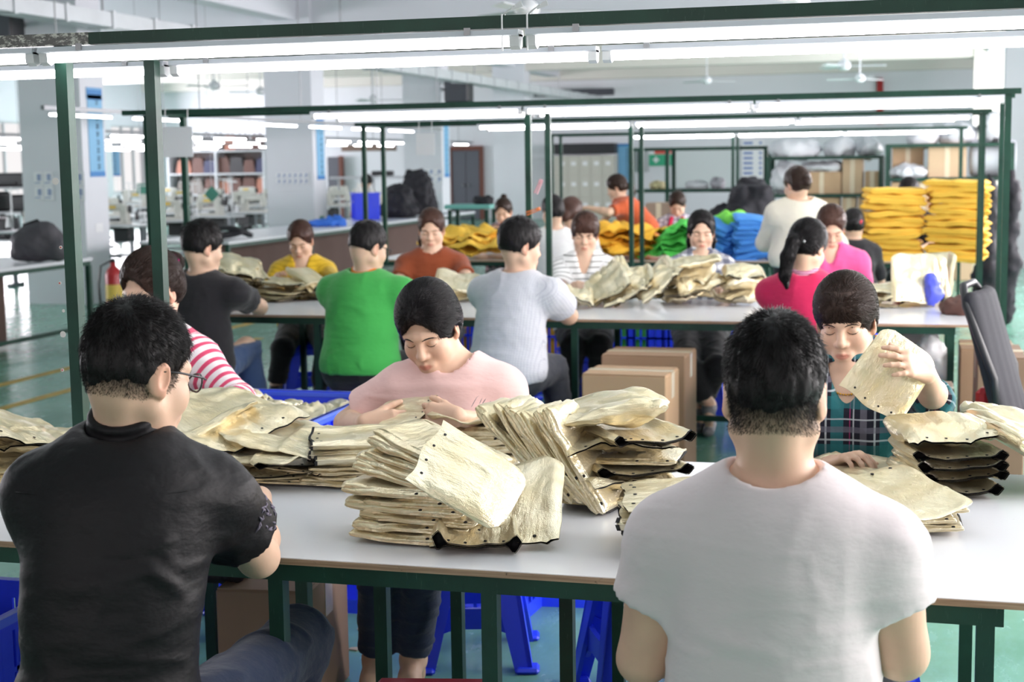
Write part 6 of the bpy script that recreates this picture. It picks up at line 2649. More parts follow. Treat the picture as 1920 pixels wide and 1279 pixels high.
# ------------------------------------------------------------------ stools, crates, cartons, chair
def stool(x, y, rz, label, mat=None, h=.42, group='blue plastic stools', wt=.27, wb=.36):
    """Moulded stool: rounded seat, four splayed channel legs with feet, a cross rail on every side."""
    mat = mat or BLUEP
    root = empty('plastic_stool', (x, y, 0), rz)
    tag(root, label, 'stool', group)
    a = wt / 2
    s = MB()
    s.box((0, 0, h - .014), (wt, wt, .028), bev=.012)
    s.box((0, 0, h - .055), (wt * 1.03, wt * 1.03, .06), bev=.018)
    s.build('seat', mat, root)
    top = lambda sx, sy: V3(sx * (a - .01), sy * (a - .01), h - .07)
    bot = lambda sx, sy: V3(sx * wb / 2, sy * wb / 2, .0)
    for sx in (-1, 1):
        for sy in (-1, 1):
            t, b = top(sx, sy), bot(sx, sy)
            l = MB()
            w0, w1, th = .085, .055, .014
            for ax in (0, 1):
                d = V3(-sx, 0, 0) if ax == 0 else V3(0, -sy, 0)
                nrm = V3(0, -sy, 0) if ax == 0 else V3(-sx, 0, 0)
                q = [t, t + d * w0, b + d * w1, b]
                q2 = [p + nrm * th for p in q]
                l.add(q + q2, [(0, 1, 2, 3), (7, 6, 5, 4), (0, 4, 5, 1), (1, 5, 6, 2), (2, 6, 7, 3), (3, 7, 4, 0)])
            l.box(b + V3(-sx * .018, -sy * .018, .009), (.075, .075, .018), bev=.008)
            l.build('leg', mat, root)
    r = MB()
    z = .165
    f = z / (h - .07)
    e = (wb / 2) * (1 - f) + (a - .01) * f
    for q in (-1, 1):
        for ax in (0, 1):
            n = 9
            P0, P1 = [], []
            for i in range(n):
                u = -1 + 2 * i / (n - 1)
                up = .03 * u ** 4
                lo = .045 * (u ** 4)
                pt = (u * e * .86, q * (e - .01)) if ax == 0 else (q * (e - .01), u * e * .86)
                P0.append(V3(pt[0], pt[1], z + .03 + up))
                P1.append(V3(pt[0], pt[1], z - .035 - lo))
            nn = V3(0, -q * .016, 0) if ax == 0 else V3(-q * .016, 0, 0)
            Vv = P0 + P1 + [p + nn for p in P0] + [p + nn for p in P1]
            F = []
            for i in range(n - 1):
                F += [(i, i + 1, n + i + 1, n + i), (2 * n + i, 3 * n + i, 3 * n + i + 1, 2 * n + i + 1), (i, 2 * n + i, 2 * n + i + 1, i + 1), (n + i, n + i + 1, 3 * n + i + 1, 3 * n + i)]
            r.add(Vv, F)
    r.build('cross_rail', mat, root)
    return root


def crate(loc, w, d, h, rz, label, group='blue lattice crates', inside=None):
    """Open crate with lattice sides."""
    root = empty('blue_crate', loc, rz)
    tag(root, label, 'crate', group)
    MB().box((0, 0, .008), (w - .02, d - .02, .014)).build('base', BLUEP, root)
    for ax, L, D in ((0, w, d), (1, d, w)):
        for q in (-1, 1):
            b = MB()

            def bar(u0, u1, z0, z1, t=.012):
                c, s = [(u0 + u1) / 2, q * (D / 2 - t / 2), (z0 + z1) / 2], [u1 - u0, t, z1 - z0]
                if ax == 1:
                    c[0], c[1], s[0], s[1] = c[1], c[0], s[1], s[0]
                b.box(c, s)
            e = L / 2 - (.0 if ax == 0 else .013)
            bar(-e, e, 0, .05)
            bar(-e, e, h - .05, h)
            bar(-e, -e + .05, .05, h - .05)
            bar(e - .05, e, .05, h - .05)
            bar(-.03, .03, .05, h - .05)
            n = max(4, int(L / .055))
            for i in range(n):
                u = -e + .05 + (2 * e - .1) * (i + .5) / n
                bar(u - .006, u + .006, .05, h - .05, .010)
            for k in (1, 2):
                zz = .05 + (h - .1) * k / 3
                bar(-e + .05, e - .05, zz - .007, zz + .007, .011)
            b.build('lattice_side', BLUEP, root)
    r = MB()
    for q in (-1, 1):
        r.box((q * (w / 2 + .008), 0, h - .012), (.016, d + .03, .024))
        r.box((0, q * (d / 2 + .008), h - .012), (w, .016, .024))
    r.build('rim', BLUEL, root)
    if inside:
        o = draped_fill(loc, w * .84, d * .84, h * .8, rz, *inside)
    return root


def draped_fill(loc, w, d, h, rz, mat, label):
    P, F = [], []
    n = 12
    for j in range(n):
        for i in range(n):
            u, v = 2 * i / (n - 1) - 1, 2 * j / (n - 1) - 1
            P.append((u * w / 2, v * d / 2, h))
    P = np.array(P)
    P[:, 2] += .05 * fbm(P * np.array([1, 1, 0]), 8, int(w * 1000), 3)
    F = [(j * n + i, j * n + i + 1, (j + 1) * n + i + 1, (j + 1) * n + i) for j in range(n - 1) for i in range(n - 1)]
    B = P.copy()
    B[:, 2] = .02
    ring = [i for i in range(n)] + [j * n + n - 1 for j in range(1, n)] + [(n - 1) * n + i for i in range(n - 2, -1, -1)] + [j * n for j in range(n - 2, 0, -1)]
    N = n * n
    F2 = [(ring[(k + 1) % len(ring)], ring[k], N + ring[k], N + ring[(k + 1) % len(ring)]) for k in range(len(ring))]
    F3 = [tuple(N + k for k in reversed(f)) for f in F]
    o = mesh_from('cloth_bundle', np.concatenate([P, B]), F + F2 + F3, mat)
    o.location = (loc[0], loc[1], loc[2] + .002)
    o.rotation_euler = (0, 0, rz)
    tag(o, label, 'cloth')
    return o


# big tray of pouches between the first two benches
a_, b_ = at(452, 728, Z=.66), at(694, 736, Z=.66)
bx, by = (a_[0] + b_[0]) / 2 + .02, a_[1] - .42
root = empty('blue_tray', (bx, by, 0))
tag(root, 'wide blue tray full of gold pouches behind the pink striped sleeve', 'tray')
w, d, h0, h1 = (b_[0] - a_[0]) + .02, .82, .36, .66
MB().box((0, 0, h0 + .006), (w - .03, d - .03, .012)).build('base', BLUEP, root)
for q in (-1, 1):
    MB().box((q * (w / 2 - .008), 0, (h0 + h1) / 2), (.014, d, h1 - h0)).build('side', BLUEP, root)
    MB().box((0, q * (d / 2 - .008), (h0 + h1) / 2), (w - .03, .014, h1 - h0)).build('side', BLUEP, root)
r_ = MB()
for q in (-1, 1):
    r_.box((q * w / 2, 0, h1 - .014), (.034, d + .03, .028), bev=.006)
    r_.box((0, q * d / 2, h1 - .014), (w - .034, .034, .028), bev=.006)
r_.build('rim', BLUEL, root)
rb = MB()
for i in range(9):
    x = -w / 2 + w * (i + .5) / 9
    rb.box((x, -d / 2 - .006, (h0 + h1) / 2), (.012, .014, (h1 - h0) * .8))
for i in range(11):
    y = -d / 2 + d * (i + .5) / 11
    rb.box((w / 2 + .006, y, (h0 + h1) / 2), (.014, .012, (h1 - h0) * .8))
rb.build('rib', BLUEP, root)
crate((bx, by, 0), .5, .6, .355, 0, 'blue lattice crate carrying the wide tray of gold pouches')
rr_ = random.Random(3)
names = ['at the far corner by the striped sleeve', 'in the far middle', 'at the far corner by the pink tee', 'against the side by the striped sleeve', 'in the very middle', 'against the side by the pink tee',
         'at the near corner by the striped sleeve', 'in the near middle', 'at the near corner by the pink tee', 'on top, toward the striped sleeve', 'on top in the centre', 'on top, toward the pink tee']
for i in range(12):
    u, v = (i % 3 - 1) * .33 * w * .62, (1 - (i // 3) % 3) * .26
    if i >= 9:
        u, v = (i - 10) * .13, .06 - .1 * (i % 2)
    put_pouch(('crump%d' if i % 3 == 0 else 'puffy%d') % (i % 3), (bx + u, by + v, 0), 'gold pouch in the blue tray, ' + names[i], 'gold pouches in the blue tray', rr_.uniform(0, 6.28), rr_.uniform(-.25, .35), rr_.uniform(-.3, .3), .72, .75, .545 if i < 9 else .60)

# crates on the floor
p = at(655, 1110, Y=4.75)
crate((at(655, 1100, Y=4.95)[0], 4.95, 0), .42, .36, .29, .06, 'blue lattice crate on the floor past the dark jeans of the pink tee')
crate((at(872, 1100, Y=4.98)[0], 4.98, 0), .55, .38, .27, -.08, 'blue lattice crate behind the stool of the pink tee')
crate((at(-6, 1050, Y=3.42)[0] - .1, 3.42, 0), .42, .34, .42, 0, 'blue lattice crate under the front bench at the black shirt\'s left'.replace('\'s left', ' side'))
crate((at(1035, 790, Y=4.9)[0] + .1, 5.2, .0), .42, .36, .55, .1, 'tall blue crate between the pink tee and the capped stack')
Yc = T2Y + TD + 1.15
for px, w_, ins, lb in ((866, .34, (CO, 'orange cloth in the crate behind the green polo'), 'blue lattice crate behind the green polo with orange cloth'),
                        (1018, .5, (CO, 'orange cloth in the crate behind the pale checked shirt'), 'blue lattice crate behind the pale checked shirt with orange cloth'),
                        (1192, .46, (CG, 'green cloth in the crate above the cartons'), 'blue lattice crate behind the cartons with green cloth'),
                        (1262, .3, None, 'narrow blue lattice crate next to the green cloth crate'),
                        (1335, .46, (CB, 'blue cloth in the crate behind the dark ankles'), 'blue lattice crate behind the crossed dark trousers')):
    crate((at(px, 650, Y=Yc)[0], Yc, 0), w_, .36, .62, 0, lb, 'blue lattice crates', ins)


def box_carton(px0, px1, pyt, Y, d, label, rz=0.0, z0=0.0, mat=None):
    a, b = at(px0, pyt, Y=Y), at(px1, pyt, Y=Y)
    h = (a[2] + b[2]) / 2 - z0
    w = b[0] - a[0]
    root = empty('carton', ((a[0] + b[0]) / 2, Y + d / 2, z0), rz)
    tag(root, label, 'carton')
    m = mat or CARD
    MB().box((0, 0, h / 2), (w, d, h), bev=.006).build('box', m, root)
    for q in (-1, 1):
        MB().box((0, q * d * .25, h + .002), (w - .01, d * .49, .003)).build('flap', m, root)
    b = MB()
    b.box((0, 0, h + .0045), (w + .001, .07, .002))
    b.box((-w / 2 - .0008, 0, h - .06), (.002, .07, .12))
    b.box((w / 2 + .0008, 0, h - .06), (.002, .07, .12))
    b.build('tape', TAPE, root)
    return root


CT = plain('carton_tan', (188, 154, 120), .7, var=.08, vscale=4, bump=.1, bscale=25)
CT2 = plain('carton_dim', (172, 140, 112), .75, var=.1, vscale=4)
o = box_carton(1092, 1252, 704, 6.75, .3, 'taped brown carton on the floor, nearer of two under the middle bench', -.04, 0, CT)
t = MB().box((.04, -.1505, .25), (.1, .002, .035)).box((.13, -.1505, .27), (.012, .002, .07))
t.build('print', plain('carton_print', (150, 150, 116), .7), o)
box_carton(1128, 1286, 668, 7.25, .34, 'taller brown carton just behind the taped one', -.02, 0, CT2)
box_carton(1800, 1905, 656, 7.75, .4, 'flattened brown carton standing past the middle bench end', 0, 0, CT2)
box_carton(1832, 1925, 672, 7.0, .5, 'brown carton with grey tape beside the office chair', 0, 0, plain('carton_dusk', (142, 116, 96), .75, var=.1))
box_carton(1672, 1790, 742, 6.2, .4, 'brown carton on the floor behind the plaid shirt', 0, 0, plain('carton_mid', (168, 142, 122), .75, var=.1))
box_carton(395, 560, 1108, 3.75, .4, 'low brown carton under the front bench at the jeans', .1, 0, plain('carton_low', (150, 122, 102), .75, var=.1))
lump('black_bundle', 'folded black fabric bundle on the low carton under the front bench', [((at(390, 1120, Y=3.8)[0], 3.85, at(400, 1108, Y=3.75)[2] + .035), (.12, .1, .035))], .012, BLKC, .02, 14, 9, 'bundle')
# bags hung under the middle bench
p = at(1745, 668, Y=T2Y + .3)
lump('plastic_bag', 'white carrier bag with an orange print hanging under the middle bench', [(p, (.075, .05, .11)), (p + V3(.01, 0, -.06), (.085, .06, .07))], .014, plain('bag_white', (232, 232, 234), .4, bump=.2), .02, 13, 8, 'bag')
p2 = at(1715, 655, Y=T2Y + .5)
lump('cloth_bag', 'slate grey bag hanging under the middle bench behind the white bag', [(p2 + V3(0, .1, 0), (.13, .05, .14)), (p2 + V3(0, .1, -.1), (.14, .06, .1))], .018, plain('bag_slate', (120, 116, 118), .7), .02, 10, 9, 'bag')
lump('plastic_bag', 'crumpled blue bag on the bench among the upright pale pouches', [((at(1748, 545, Y=T2Y + .85)[0], T2Y + .85, ZT + .085), (.05, .05, .085))], .014, plain('bag_blue', (92, 104, 232), .4), .02, 12, 5, 'bag')
# office chair
p = at(1908, 690, Y=6.3)
root = empty('office_chair', (p[0], 6.3, 0), 1.35)
tag(root, 'black mesh office chair at the picture edge, past the middle bench'.replace('at the picture edge, ', ''), 'chair')
S = Field()
for i in range(7):
    u = -.2 + .4 * i / 6
    S.rc((u, .03 * (u / .2) ** 2 + .0, .55), (u * .86, .0 + .03 * (u / .2) ** 2 + .13, 1.0), .03, .03, .06)
V, F = S.mesh(.012)
mesh_from('back_pad', V, F, plain('chair_mesh', (44, 43, 50), .8, bump=.4, bscale=300), root, True)
f = MB()
f.tube([(-.21, .03, .5), (-.23, .05, .7), (-.2, .17, .98), (-.1, .20, 1.05), (.1, .20, 1.05), (.2, .17, .98), (.23, .05, .7), (.21, .03, .5), (0, .0, .47), (-.21, .03, .5)], .016, 8)
f.build('back_frame', BLK, root, True)
MB().box((0, -.24, .46), (.46, .46, .07), bev=.03).build('seat', _M['chair_mesh'], root)
for q in (-1, 1):
    MB().tube([(q * .24, -.1, .44), (q * .29, -.1, .55), (q * .29, -.12, .66), (q * .29, -.34, .67)], .016, 7).build('armrest', BLK, root, True)
MB().tube([(0, -.22, .43), (0, -.22, .1)], .03, 10).build('column', DGR, root)
for k in range(5):
    a = k * 2 * PI / 5
    l = MB().tube([(0, -.22, .11), (.28 * math.cos(a), -.22 + .28 * math.sin(a), .07)], [.025, .016], 8).build('leg', BLK, root)
    MB().lathe([(.026, -.015), (.026, .015)], 10, (.28 * math.cos(a), -.22 + .28 * math.sin(a), .027), rotx(PI / 2)).build('caster', BLK, l)
MB().box((.06, .14, .56), (.08, .06, .12), bev=.02).build('red_lever', plain('lever_red', (206, 44, 54), .5), root)
# treadle leg / caster machine foot and scraps under the bench
p = at(607, 1115, Y=4.5)
b = MB().box((0, 0, .14), (.09, .07, .05), bev=.01)
b.lathe([(.03, 0), (.035, .02), (.03, .12)], 12)
o = b.build('caster_foot', plain('caster_grey', (120, 122, 124), .5))
o.location = (p[0], 4.5, 0)
tag(o, 'grey caster foot on the floor beside the blue lattice crate', 'caster')
for i, (px, py, lb) in enumerate(((665, 1218, 'small pale scrap on the floor, beside the bench leg'), (608, 1147, 'tiny brown scrap on the floor by the caster foot'), (680, 1182, 'thin curled scrap on the floor beside the dark jeans'))):
    o = MB().prism([(-.02, -.01), (.012, -.014), (.022, .006), (0, .016), (-.016, .008)], .0, .004).build('scrap', plain('scrap_pale', (206, 188, 168), .7))
    q = at(px, py, Z=.001)
    o.location = q
    o.rotation_euler = (0, 0, i * 1.3)
    tag(o, lb, 'scrap')
q = at(835, 1274, Z=.40)
stool(q[0], q[1] - .12, .2, 'red plastic stool under the front bench, only its rim showing', plain('plastic_red', (190, 40, 66), .4), .40, None)
# crocodile clips on the thin posts
for px, py, m, lb, rz_ in ((1010, 350, plain('clip_pink', (226, 168, 176), .5), 'pink clip on the thin post of the middle frame', .4), (1000, 396, plain('clip_orange', (230, 130, 70), .5), 'orange clip sticking out from the thin post of the middle frame', 1.35)):
    c = at(px, py, Y=FRAME_Y[1] + .055 - .03)
    b = MB()
    Rm = roty(rz_) if rz_ < 1 else roty(1.2)
    b.box(c + Rm @ V3(.006, 0, 0), (.006, .012, .08), Rm)
    b.box(c + Rm @ V3(-.006, 0, 0), (.006, .012, .08), Rm @ roty(.08))
    b.box(c + Rm @ V3(0, 0, .03), (.018, .016, .02), Rm)
    o = b.build('spring_clip', m)
    tag(o, lb, 'clip')
# ------------------------------------------------------------------ the people
HB = hair_mat('hair_black', (24, 21, 22), .5)
HBW = hair_mat('hair_sleek', (26, 23, 25), .3)
HB2 = hair_mat('hair_darkbrown', (52, 38, 32))
HB3 = hair_mat('hair_brown', (74, 50, 42))


def cloth(name, rgb, rough=.8, weave=0, sheen=.2, wr=.25, ws=11):
    if name in _M:
        return _M[name]
    t = NT(name)
    c = lin(rgb)
    v = t.coord()
    t.set(color=t.ramp(t.noise(v, 3, 3), [(.3, tuple(x * .94 for x in c)), (.7, tuple(min(1, x * 1.03) for x in c))]), rough=rough, sheen=sheen, spec=.25)
    f = t.noise(t.coord(scale=(1, 1, 1.8)), ws, 4, .5)
    b1 = t.n('ShaderNodeBump')
    b1.inputs['Strength'].default_value = wr
    b1.inputs['Distance'].default_value = .03
    t.l(f, b1.inputs['Height'])
    b2 = t.n('ShaderNodeBump')
    b2.inputs['Strength'].default_value = .12
    b2.inputs['Distance'].default_value = .002
    t.l(t.noise(v, 700, 2), b2.inputs['Height'])
    t.l(b1.outputs[0], b2.inputs['Normal'])
    t.l(b2.outputs[0], t.b.inputs['Normal'])
    _M[name] = t.m
    return t.m


def striped(name, base, stripes, period, off=0.0):
    """stripes: (from, to, colour) as shares of the period along the body or sleeve."""
    t = NT(name)
    sp = t.n('ShaderNodeSeparateXYZ')
    t.l(t.attr('suv'), sp.inputs[0])
    f = t.math('FRACT', t.math('MULTIPLY_ADD', sp.outputs[1], 1 / period, off + 40))
    col = lin(base)
    for a, b, c in stripes:
        m = t.math('MULTIPLY', t.math('GREATER_THAN', f, a), t.math('LESS_THAN', f, b))
        col = t.mix(m, col, lin(c))
    t.set(color=col, rough=.85, sheen=.2, spec=.2)
    t.bump(t.noise(t.coord(), 14, 4), .25, .02)
    return t.m


def plaid(name, base, us, vs, period, mixf=.8):
    t = NT(name)
    sp = t.n('ShaderNodeSeparateXYZ')
    t.l(t.attr('suv'), sp.inputs[0])
    col = lin(base)
    for k, lst in ((0, us), (1, vs)):
        f = t.math('FRACT', t.math('MULTIPLY_ADD', sp.outputs[k], 1 / period, 40.2))
        for a, b, c, fac in lst:
            m = t.math('MULTIPLY', t.math('MULTIPLY', t.math('GREATER_THAN', f, a), t.math('LESS_THAN', f, b)), fac)
            col = t.mix(m, col, lin(c))
    t.set(color=col, rough=.85, sheen=.2, spec=.2)
    t.bump(t.noise(t.coord(), 14, 4), .3, .02)
    return t.m


DENIM = cloth('denim_dark', (42, 52, 78), .85, wr=.35)
DENIM2 = cloth('denim_blue', (70, 90, 128), .85, wr=.35)
BLACKT = cloth('trousers_black', (30, 29, 33), .8)
GREYT = cloth('trousers_grey', (66, 68, 76), .8)
SHOE = plain('shoe_dark', (52, 52, 58), .6)
SHOE2 = plain('shoe_grey', (128, 126, 130), .6)


def ring(I, q, frac, r, thick, mat, name):
    a = I['A'][q]
    d = unit(a['e'] - a['sh'])
    c = a['sh'] + (a['e'] - a['sh']) * frac
    x = frame_of(d)
    pts = [c + (x[:, 0] * math.cos(k * PI / 10) + x[:, 2] * math.sin(k * PI / 10)) * r for k in range(21)]
    MB().tube(pts, thick, 6).build(name, mat, I['body'], True, origin=I['org'])


def head_tube(I, pts, r, mat, name, n=7):
    MB().tube([I['Wh'](*p) for p in pts], r, n).build(name, mat, I['body'], True, origin=I['org'])


def glasses(I, q=1):
    hs = I['hs']
    for s_ in (-1, 1):
        head_tube(I, [(s_ * .080, -.01, .012), (s_ * .083, .03, .014), (s_ * .076, .088, .012), (s_ * .07, .1, .01)], .0021, BLK, 'glasses_temple')
        pts = [(s_ * (.04 + .026 * math.cos(a)), .108 - .012 * abs(math.cos(a)) * (1 if math.cos(a) > 0 else 0), .002 + .017 * math.sin(a)) for a in np.linspace(0, 2 * PI, 17)]
        head_tube(I, pts, .0018, BLK, 'glasses_rim')
    head_tube(I, [(-.014, .11, .006), (0, .113, .008), (.014, .11, .006)], .0016, BLK, 'glasses_bridge')


W = lambda px, py, Y: at(px, py, Y=Y)

# 1 the man in the black shirt
def shirt_folds_black(): pass


BSH = cloth('shirt_black', (21, 19, 22), .55, sheen=0.0, wr=.3, ws=9)
HP = W(250, 652, 2.42)
_c = W(262, 760, 2.30)


def black_extra(I):
    o, B = I['org'], I['body']
    # yoke seam and sleeve embroidery
    T = I['T']
    bk = -I['Fd']
    P = np.array([I['SP'](.86) + bk * .3 + I['Rt'] * u * .17 for u in np.linspace(-1, 1, 17)])
    P = march(T, P, I['Fd'])
    MB().tube(P, .0013, 5).build('yoke_seam', BSH, B, True, origin=o)
    a = I['A']['R']
    r = random.Random(4)
    pet = MB()
    ok = lambda p: abs(T(p[None])[0]) < .004
    em = plain('embroidery_grey', (112, 104, 120), .7)
    ax = unit(a['e'] - a['sh'])
    side = unit(np.cross(ax, V3(0, 0, 1)))
    outw = unit(I['Rt'] + V3(0, -.25, .15))
    tang = unit(np.cross(ax, outw))
    for k in range(15):
        t = .2 + .55 * k / 14
        c0 = a['sh'] + ax * .285 * t + tang * (.028 * math.sin(k * 2.1)) + outw * .2
        p0 = march(T, c0[None], -outw)[0]
        for j in range(4):
            an = r.uniform(0, 6.28)
            d = ax * math.cos(an) + tang * math.sin(an)
            p1 = march(T, (p0 + d * r.uniform(.012, .022) + outw * .05)[None], -outw)[0]
            pm = (p0 + p1) / 2 + outw * .003
            if not (ok(p0) and ok(p1)):
                continue
            pet.tube([p0, pm, p1], [.0008, .0026, .0006], 5)
    pet.build('embroidery', em, B, True, origin=o)


Ihip = None
BLK_MAN = person('person', 'person in a black short-sleeved shirt and glasses, back turned, at the front bench', None, (258, 704), 2.42, 14, (-36, 14, 0), 'm', 1.0, .94, swf=.82, nl=.062, shd=.81, hipoff=(-.03, .12),
                 arms=dict(R=dict(e=W(484, 1044, 2.66), w=W(486, 934, 2.93), dn=(0, 0, 1), hd=(-.9, .35, .0), lift=(0, .05, 0)), L=dict(w=W(150, 925, 3.0), hint=-V3(1, 0, 0) * .6 - V3(0, 0, 1))),
                 knees=dict(R=W(560, 1200, 3.05)),
                 top=dict(mat=BSH, sleeve=.5, g=.02, flare=.02, fold=.007, neck=.006, hem=-.09, collar=(BSH, .042),
                          folds=[(W(a, b, 2.25), W(c, d, 2.3), w_, h_) for a, b, c, d, w_, h_ in ((238, 952, 362, 918, .012, .010), (268, 975, 362, 955, .010, .008), (225, 1030, 350, 1012, .010, .007), (262, 1058, 345, 1112, .014, .012), (60, 1075, 150, 1020, .016, .010), (200, 1095, 320, 1180, .018, .010), (330, 850, 352, 1000, .006, .005), (60, 1200, 200, 1150, .02, .008))]),
                 bottom=dict(mat=DENIM, g=.014), shoes=SHOE,
                 hair=dict(style='short', mat=HB, fade=1, thick=.004, lmin=.010, lmax=.022, lift=.38, n=20000, rad=.0005, low=-.045, comb=(.0, .5, -.1), crown=(.02, -.06, .115), facefeat=True), tier=3, tone=(226, 188, 162),
                 acc=[glasses, black_extra])
# 2 the man in the white tee
WTEE = cloth('tee_white', (230, 220, 222), .9, wr=.2, ws=8)
WHT_MAN = person('person', 'person in a white tee with short dark hair, back turned, at the front bench', None, (1452, 744), 2.48, 0, (2, 12, 0), 'm', 1.0, 1.06, swf=.96, shd=.78,
                 arms=dict(L=dict(e=W(1205, 1235, 2.50), w=W(1330, 1190, 2.86), dn=(0, 0, 1)), R=dict(e=W(1690, 1225, 2.50), w=W(1560, 1180, 2.86), dn=(0, 0, 1))),
                 top=dict(mat=WTEE, sleeve=.5, g=.016, flare=.016, fold=.004, neck=.016, ndrop=.01, hem=-.05,
                          folds=[(W(a, b, 2.34), W(c, d, 2.32), w_, h_) for a, b, c, d, w_, h_ in ((1560, 960, 1665, 1130, .010, .008), (1600, 940, 1680, 1075, .009, .008), (1640, 930, 1690, 1040, .008, .007), (1665, 1060, 1600, 1230, .012, .009), (1250, 960, 1215, 1100, .010, .007), (1225, 1090, 1290, 1240, .012, .008), (1560, 1050, 1640, 1200, .012, .006), (1300, 1190, 1480, 1235, .014, .005))]),
                 bottom=dict(mat=GREYT), shoes=SHOE,
                 hair=dict(style='short', mat=HB, fade=1, thick=.0055, lmin=.010, lmax=.020, lift=.35, n=22000, rad=.0005, low=-.066, comb=(.0, .45, .0), crown=(.0, -.06, .115)), tier=3, tone=(214, 172, 146))
# 3 the woman in the pink tee
PTEE = cloth('tee_pink', (243, 205, 200), .9, wr=.22, ws=9)


def rabbit(I):
    T, o = I['T'], I['org']
    F_, R_, U_ = I['Fd'], I['Rt'], V3(0, 0, 1)
    c = I['SP'](.66) + F_ * .3 - R_ * .095 * -1
    c = I['SP'](.76) + F_ * .3 - R_ * .085
    sh = [(-.055, -.055), (-.045, -.03), (-.02, -.012), (-.012, .0), (.004, .03), (.014, .038), (.020, .03), (.010, .008), (.014, .004), (.030, .028), (.041, .032), (.044, .022), (.030, .0), (.034, -.02), (.030, -.045)]
    P = np.array([c - R_ * x + U_ * z for x, z in sh])
    P = march(T, P, -F_)
    MB().tube(P, .0011, 5).build('print_line', plain('print_dark', (92, 84, 92), .7), I['body'], True, origin=o)


PINK = person('person', 'person in a pale pink tee with dark tied-back hair looking down at a gold pouch', None, (806, 618), 3.98, 188, (-10, 27, 5), 'f', 1.0, 1.0, nl=.058, shd=.84, c7=(.035, .02, 0),
              arms=dict(R=dict(e=W(650, 794, 4.02), w=W(683, 794, 3.745), hd=V3(.95, .12, .02), dn=V3(-.1, -.9, .3), curl=(18, 30, 20), thumb=(40, 10)),
                        L=dict(e=W(955, 806, 4.12), w=W(858, 782, 3.76), hd=V3(-.95, .08, .0), dn=V3(.1, -.9, .35), curl=(25, 40, 25))),
              knees=dict(R=W(712, 1010, 3.95), L=W(800, 1010, 3.95)), ankles=dict(R=at(705, 1235, Z=.09), L=at(775, 1235, Z=.09)),
              top=dict(mat=PTEE, sleeve=.66, g=.016, flare=.022, fold=.0055, neck=.03, ndrop=-.004, hem=.0), bottom=dict(mat=DENIM, flare=.002, g=.008, len=.9), shoes=None,
              hair=dict(style='tied', mat=HBW, thick=.013, fore=.004, tie=(0, -.12, -.02), n=14000, len=.085, rad=.0008, chains=[([(0, -.105, -.01), (.0, -.125, -.05), (.0, -.115, -.12), (0, -.1, -.17)], [.024, .026, .022, .01]),
                                                                                                               ([(.066, .03, .02), (.068, .032, -.04), (.062, .035, -.11)], [.008, .007, .003])]), tier=3, tone=(236, 200, 178),
              acc=[rabbit])
# 4 the woman in the pink stripes
PSTR = striped('stripe_pink', (246, 238, 240), [(0, .42, (222, 78, 116))], .034)
MAG = plain('scrunchie_magenta', (196, 30, 128), .8)


def scrunchie(p, r, mat, lb=None):
    def f(I):
        pts = [(p[0] + r * math.cos(a), p[1] + .012 * math.sin(2 * a), p[2] + r * math.sin(a)) for a in np.linspace(0, 2 * PI, 15)]
        head_tube(I, pts, .011, mat, 'hair_tie')
    return f


STR = person('person', 'person in pink and white stripes with a magenta hair tie, behind the black shirt', None, (286, 548), 4.42, 172, (-10, 18, 0), 'f', 1.03, 1.1,
             arms=dict(L=dict(e=W(448, 752, 4.32), w=W(405, 800, 4.02), dn=(0, 0, 1), hd=(-.6, -.7, 0)), R=dict(w=W(290, 800, 4.1))),
             top=dict(mat=PSTR, sleeve=1.35, g=.016, flare=.012, fold=.006, neck=.008, hem=0), bottom=dict(mat=DENIM), shoes=SHOE,
             hair=dict(style='tied', mat=HB2, thick=.012, fore=.01, tie=(0, -.12, .05), n=3000, len=.07, buns=[((0, -.128, .06), (.034, .03, .034))]), tier=3, tone=(232, 190, 162),
             acc=[scrunchie((0, -.108, .055), .03, MAG)])


def cuff(I):
    a = I['A']['L']
    f1 = a['e'] + (a['w'] - a['e']) * .12
    f2 = a['e'] + (a['w'] - a['e']) * .4
    MB().tube([f1, (f1 + f2) / 2, f2], [.060, .058, .052], 16).build('cuff', plain('cuff_pink', (226, 70, 128), .85), I['body'], True, origin=I['org'])


cuff(STR)
# 5 the woman in plaid
TEALC = (44, 116, 122)
PLD = plaid('plaid_teal', (30, 30, 44), [(.08, .34, TEALC, .75), (.42, .46, (206, 212, 218), .7), (.60, .74, (120, 118, 130), .6), (.86, .89, (206, 212, 218), .65), (.94, .96, (178, 60, 120), .7)],
            [(.10, .36, TEALC, .6), (.44, .48, (206, 212, 218), .7), (.62, .74, (110, 108, 122), .6), (.88, .91, (206, 212, 218), .65)], .13)


def necklace(I):
    c = I['C7']
    P = []
    for a in np.linspace(-1.1, 1.1, 23):
        P.append(c + I['Fd'] * (.3) + I['Rt'] * math.sin(a) * .075 + V3(0, 0, -.015 - .085 * (math.cos(a) - .45)))
    P = march(I['S'], np.array(P), -I['Fd'])
    b = MB()
    for p in P:
        b.lathe([(.0005, -.003), (.003, -.0015), (.003, .0015), (.0005, .003)], 6, p + I['Fd'] * .002)
    b.build('necklace', plain('gold_bead', (214, 160, 60), .3, .8), I['body'], True, origin=I['org'])
    head_tube(I, [(-.083, -.004, -.04), (-.084, -.002, -.06)], .0035, plain('gold_bead', (0, 0, 0)), 'earring')
    head_tube(I, [(.083, -.004, -.04), (.084, -.002, -.06)], .0035, plain('gold_bead', (0, 0, 0)), 'earring')


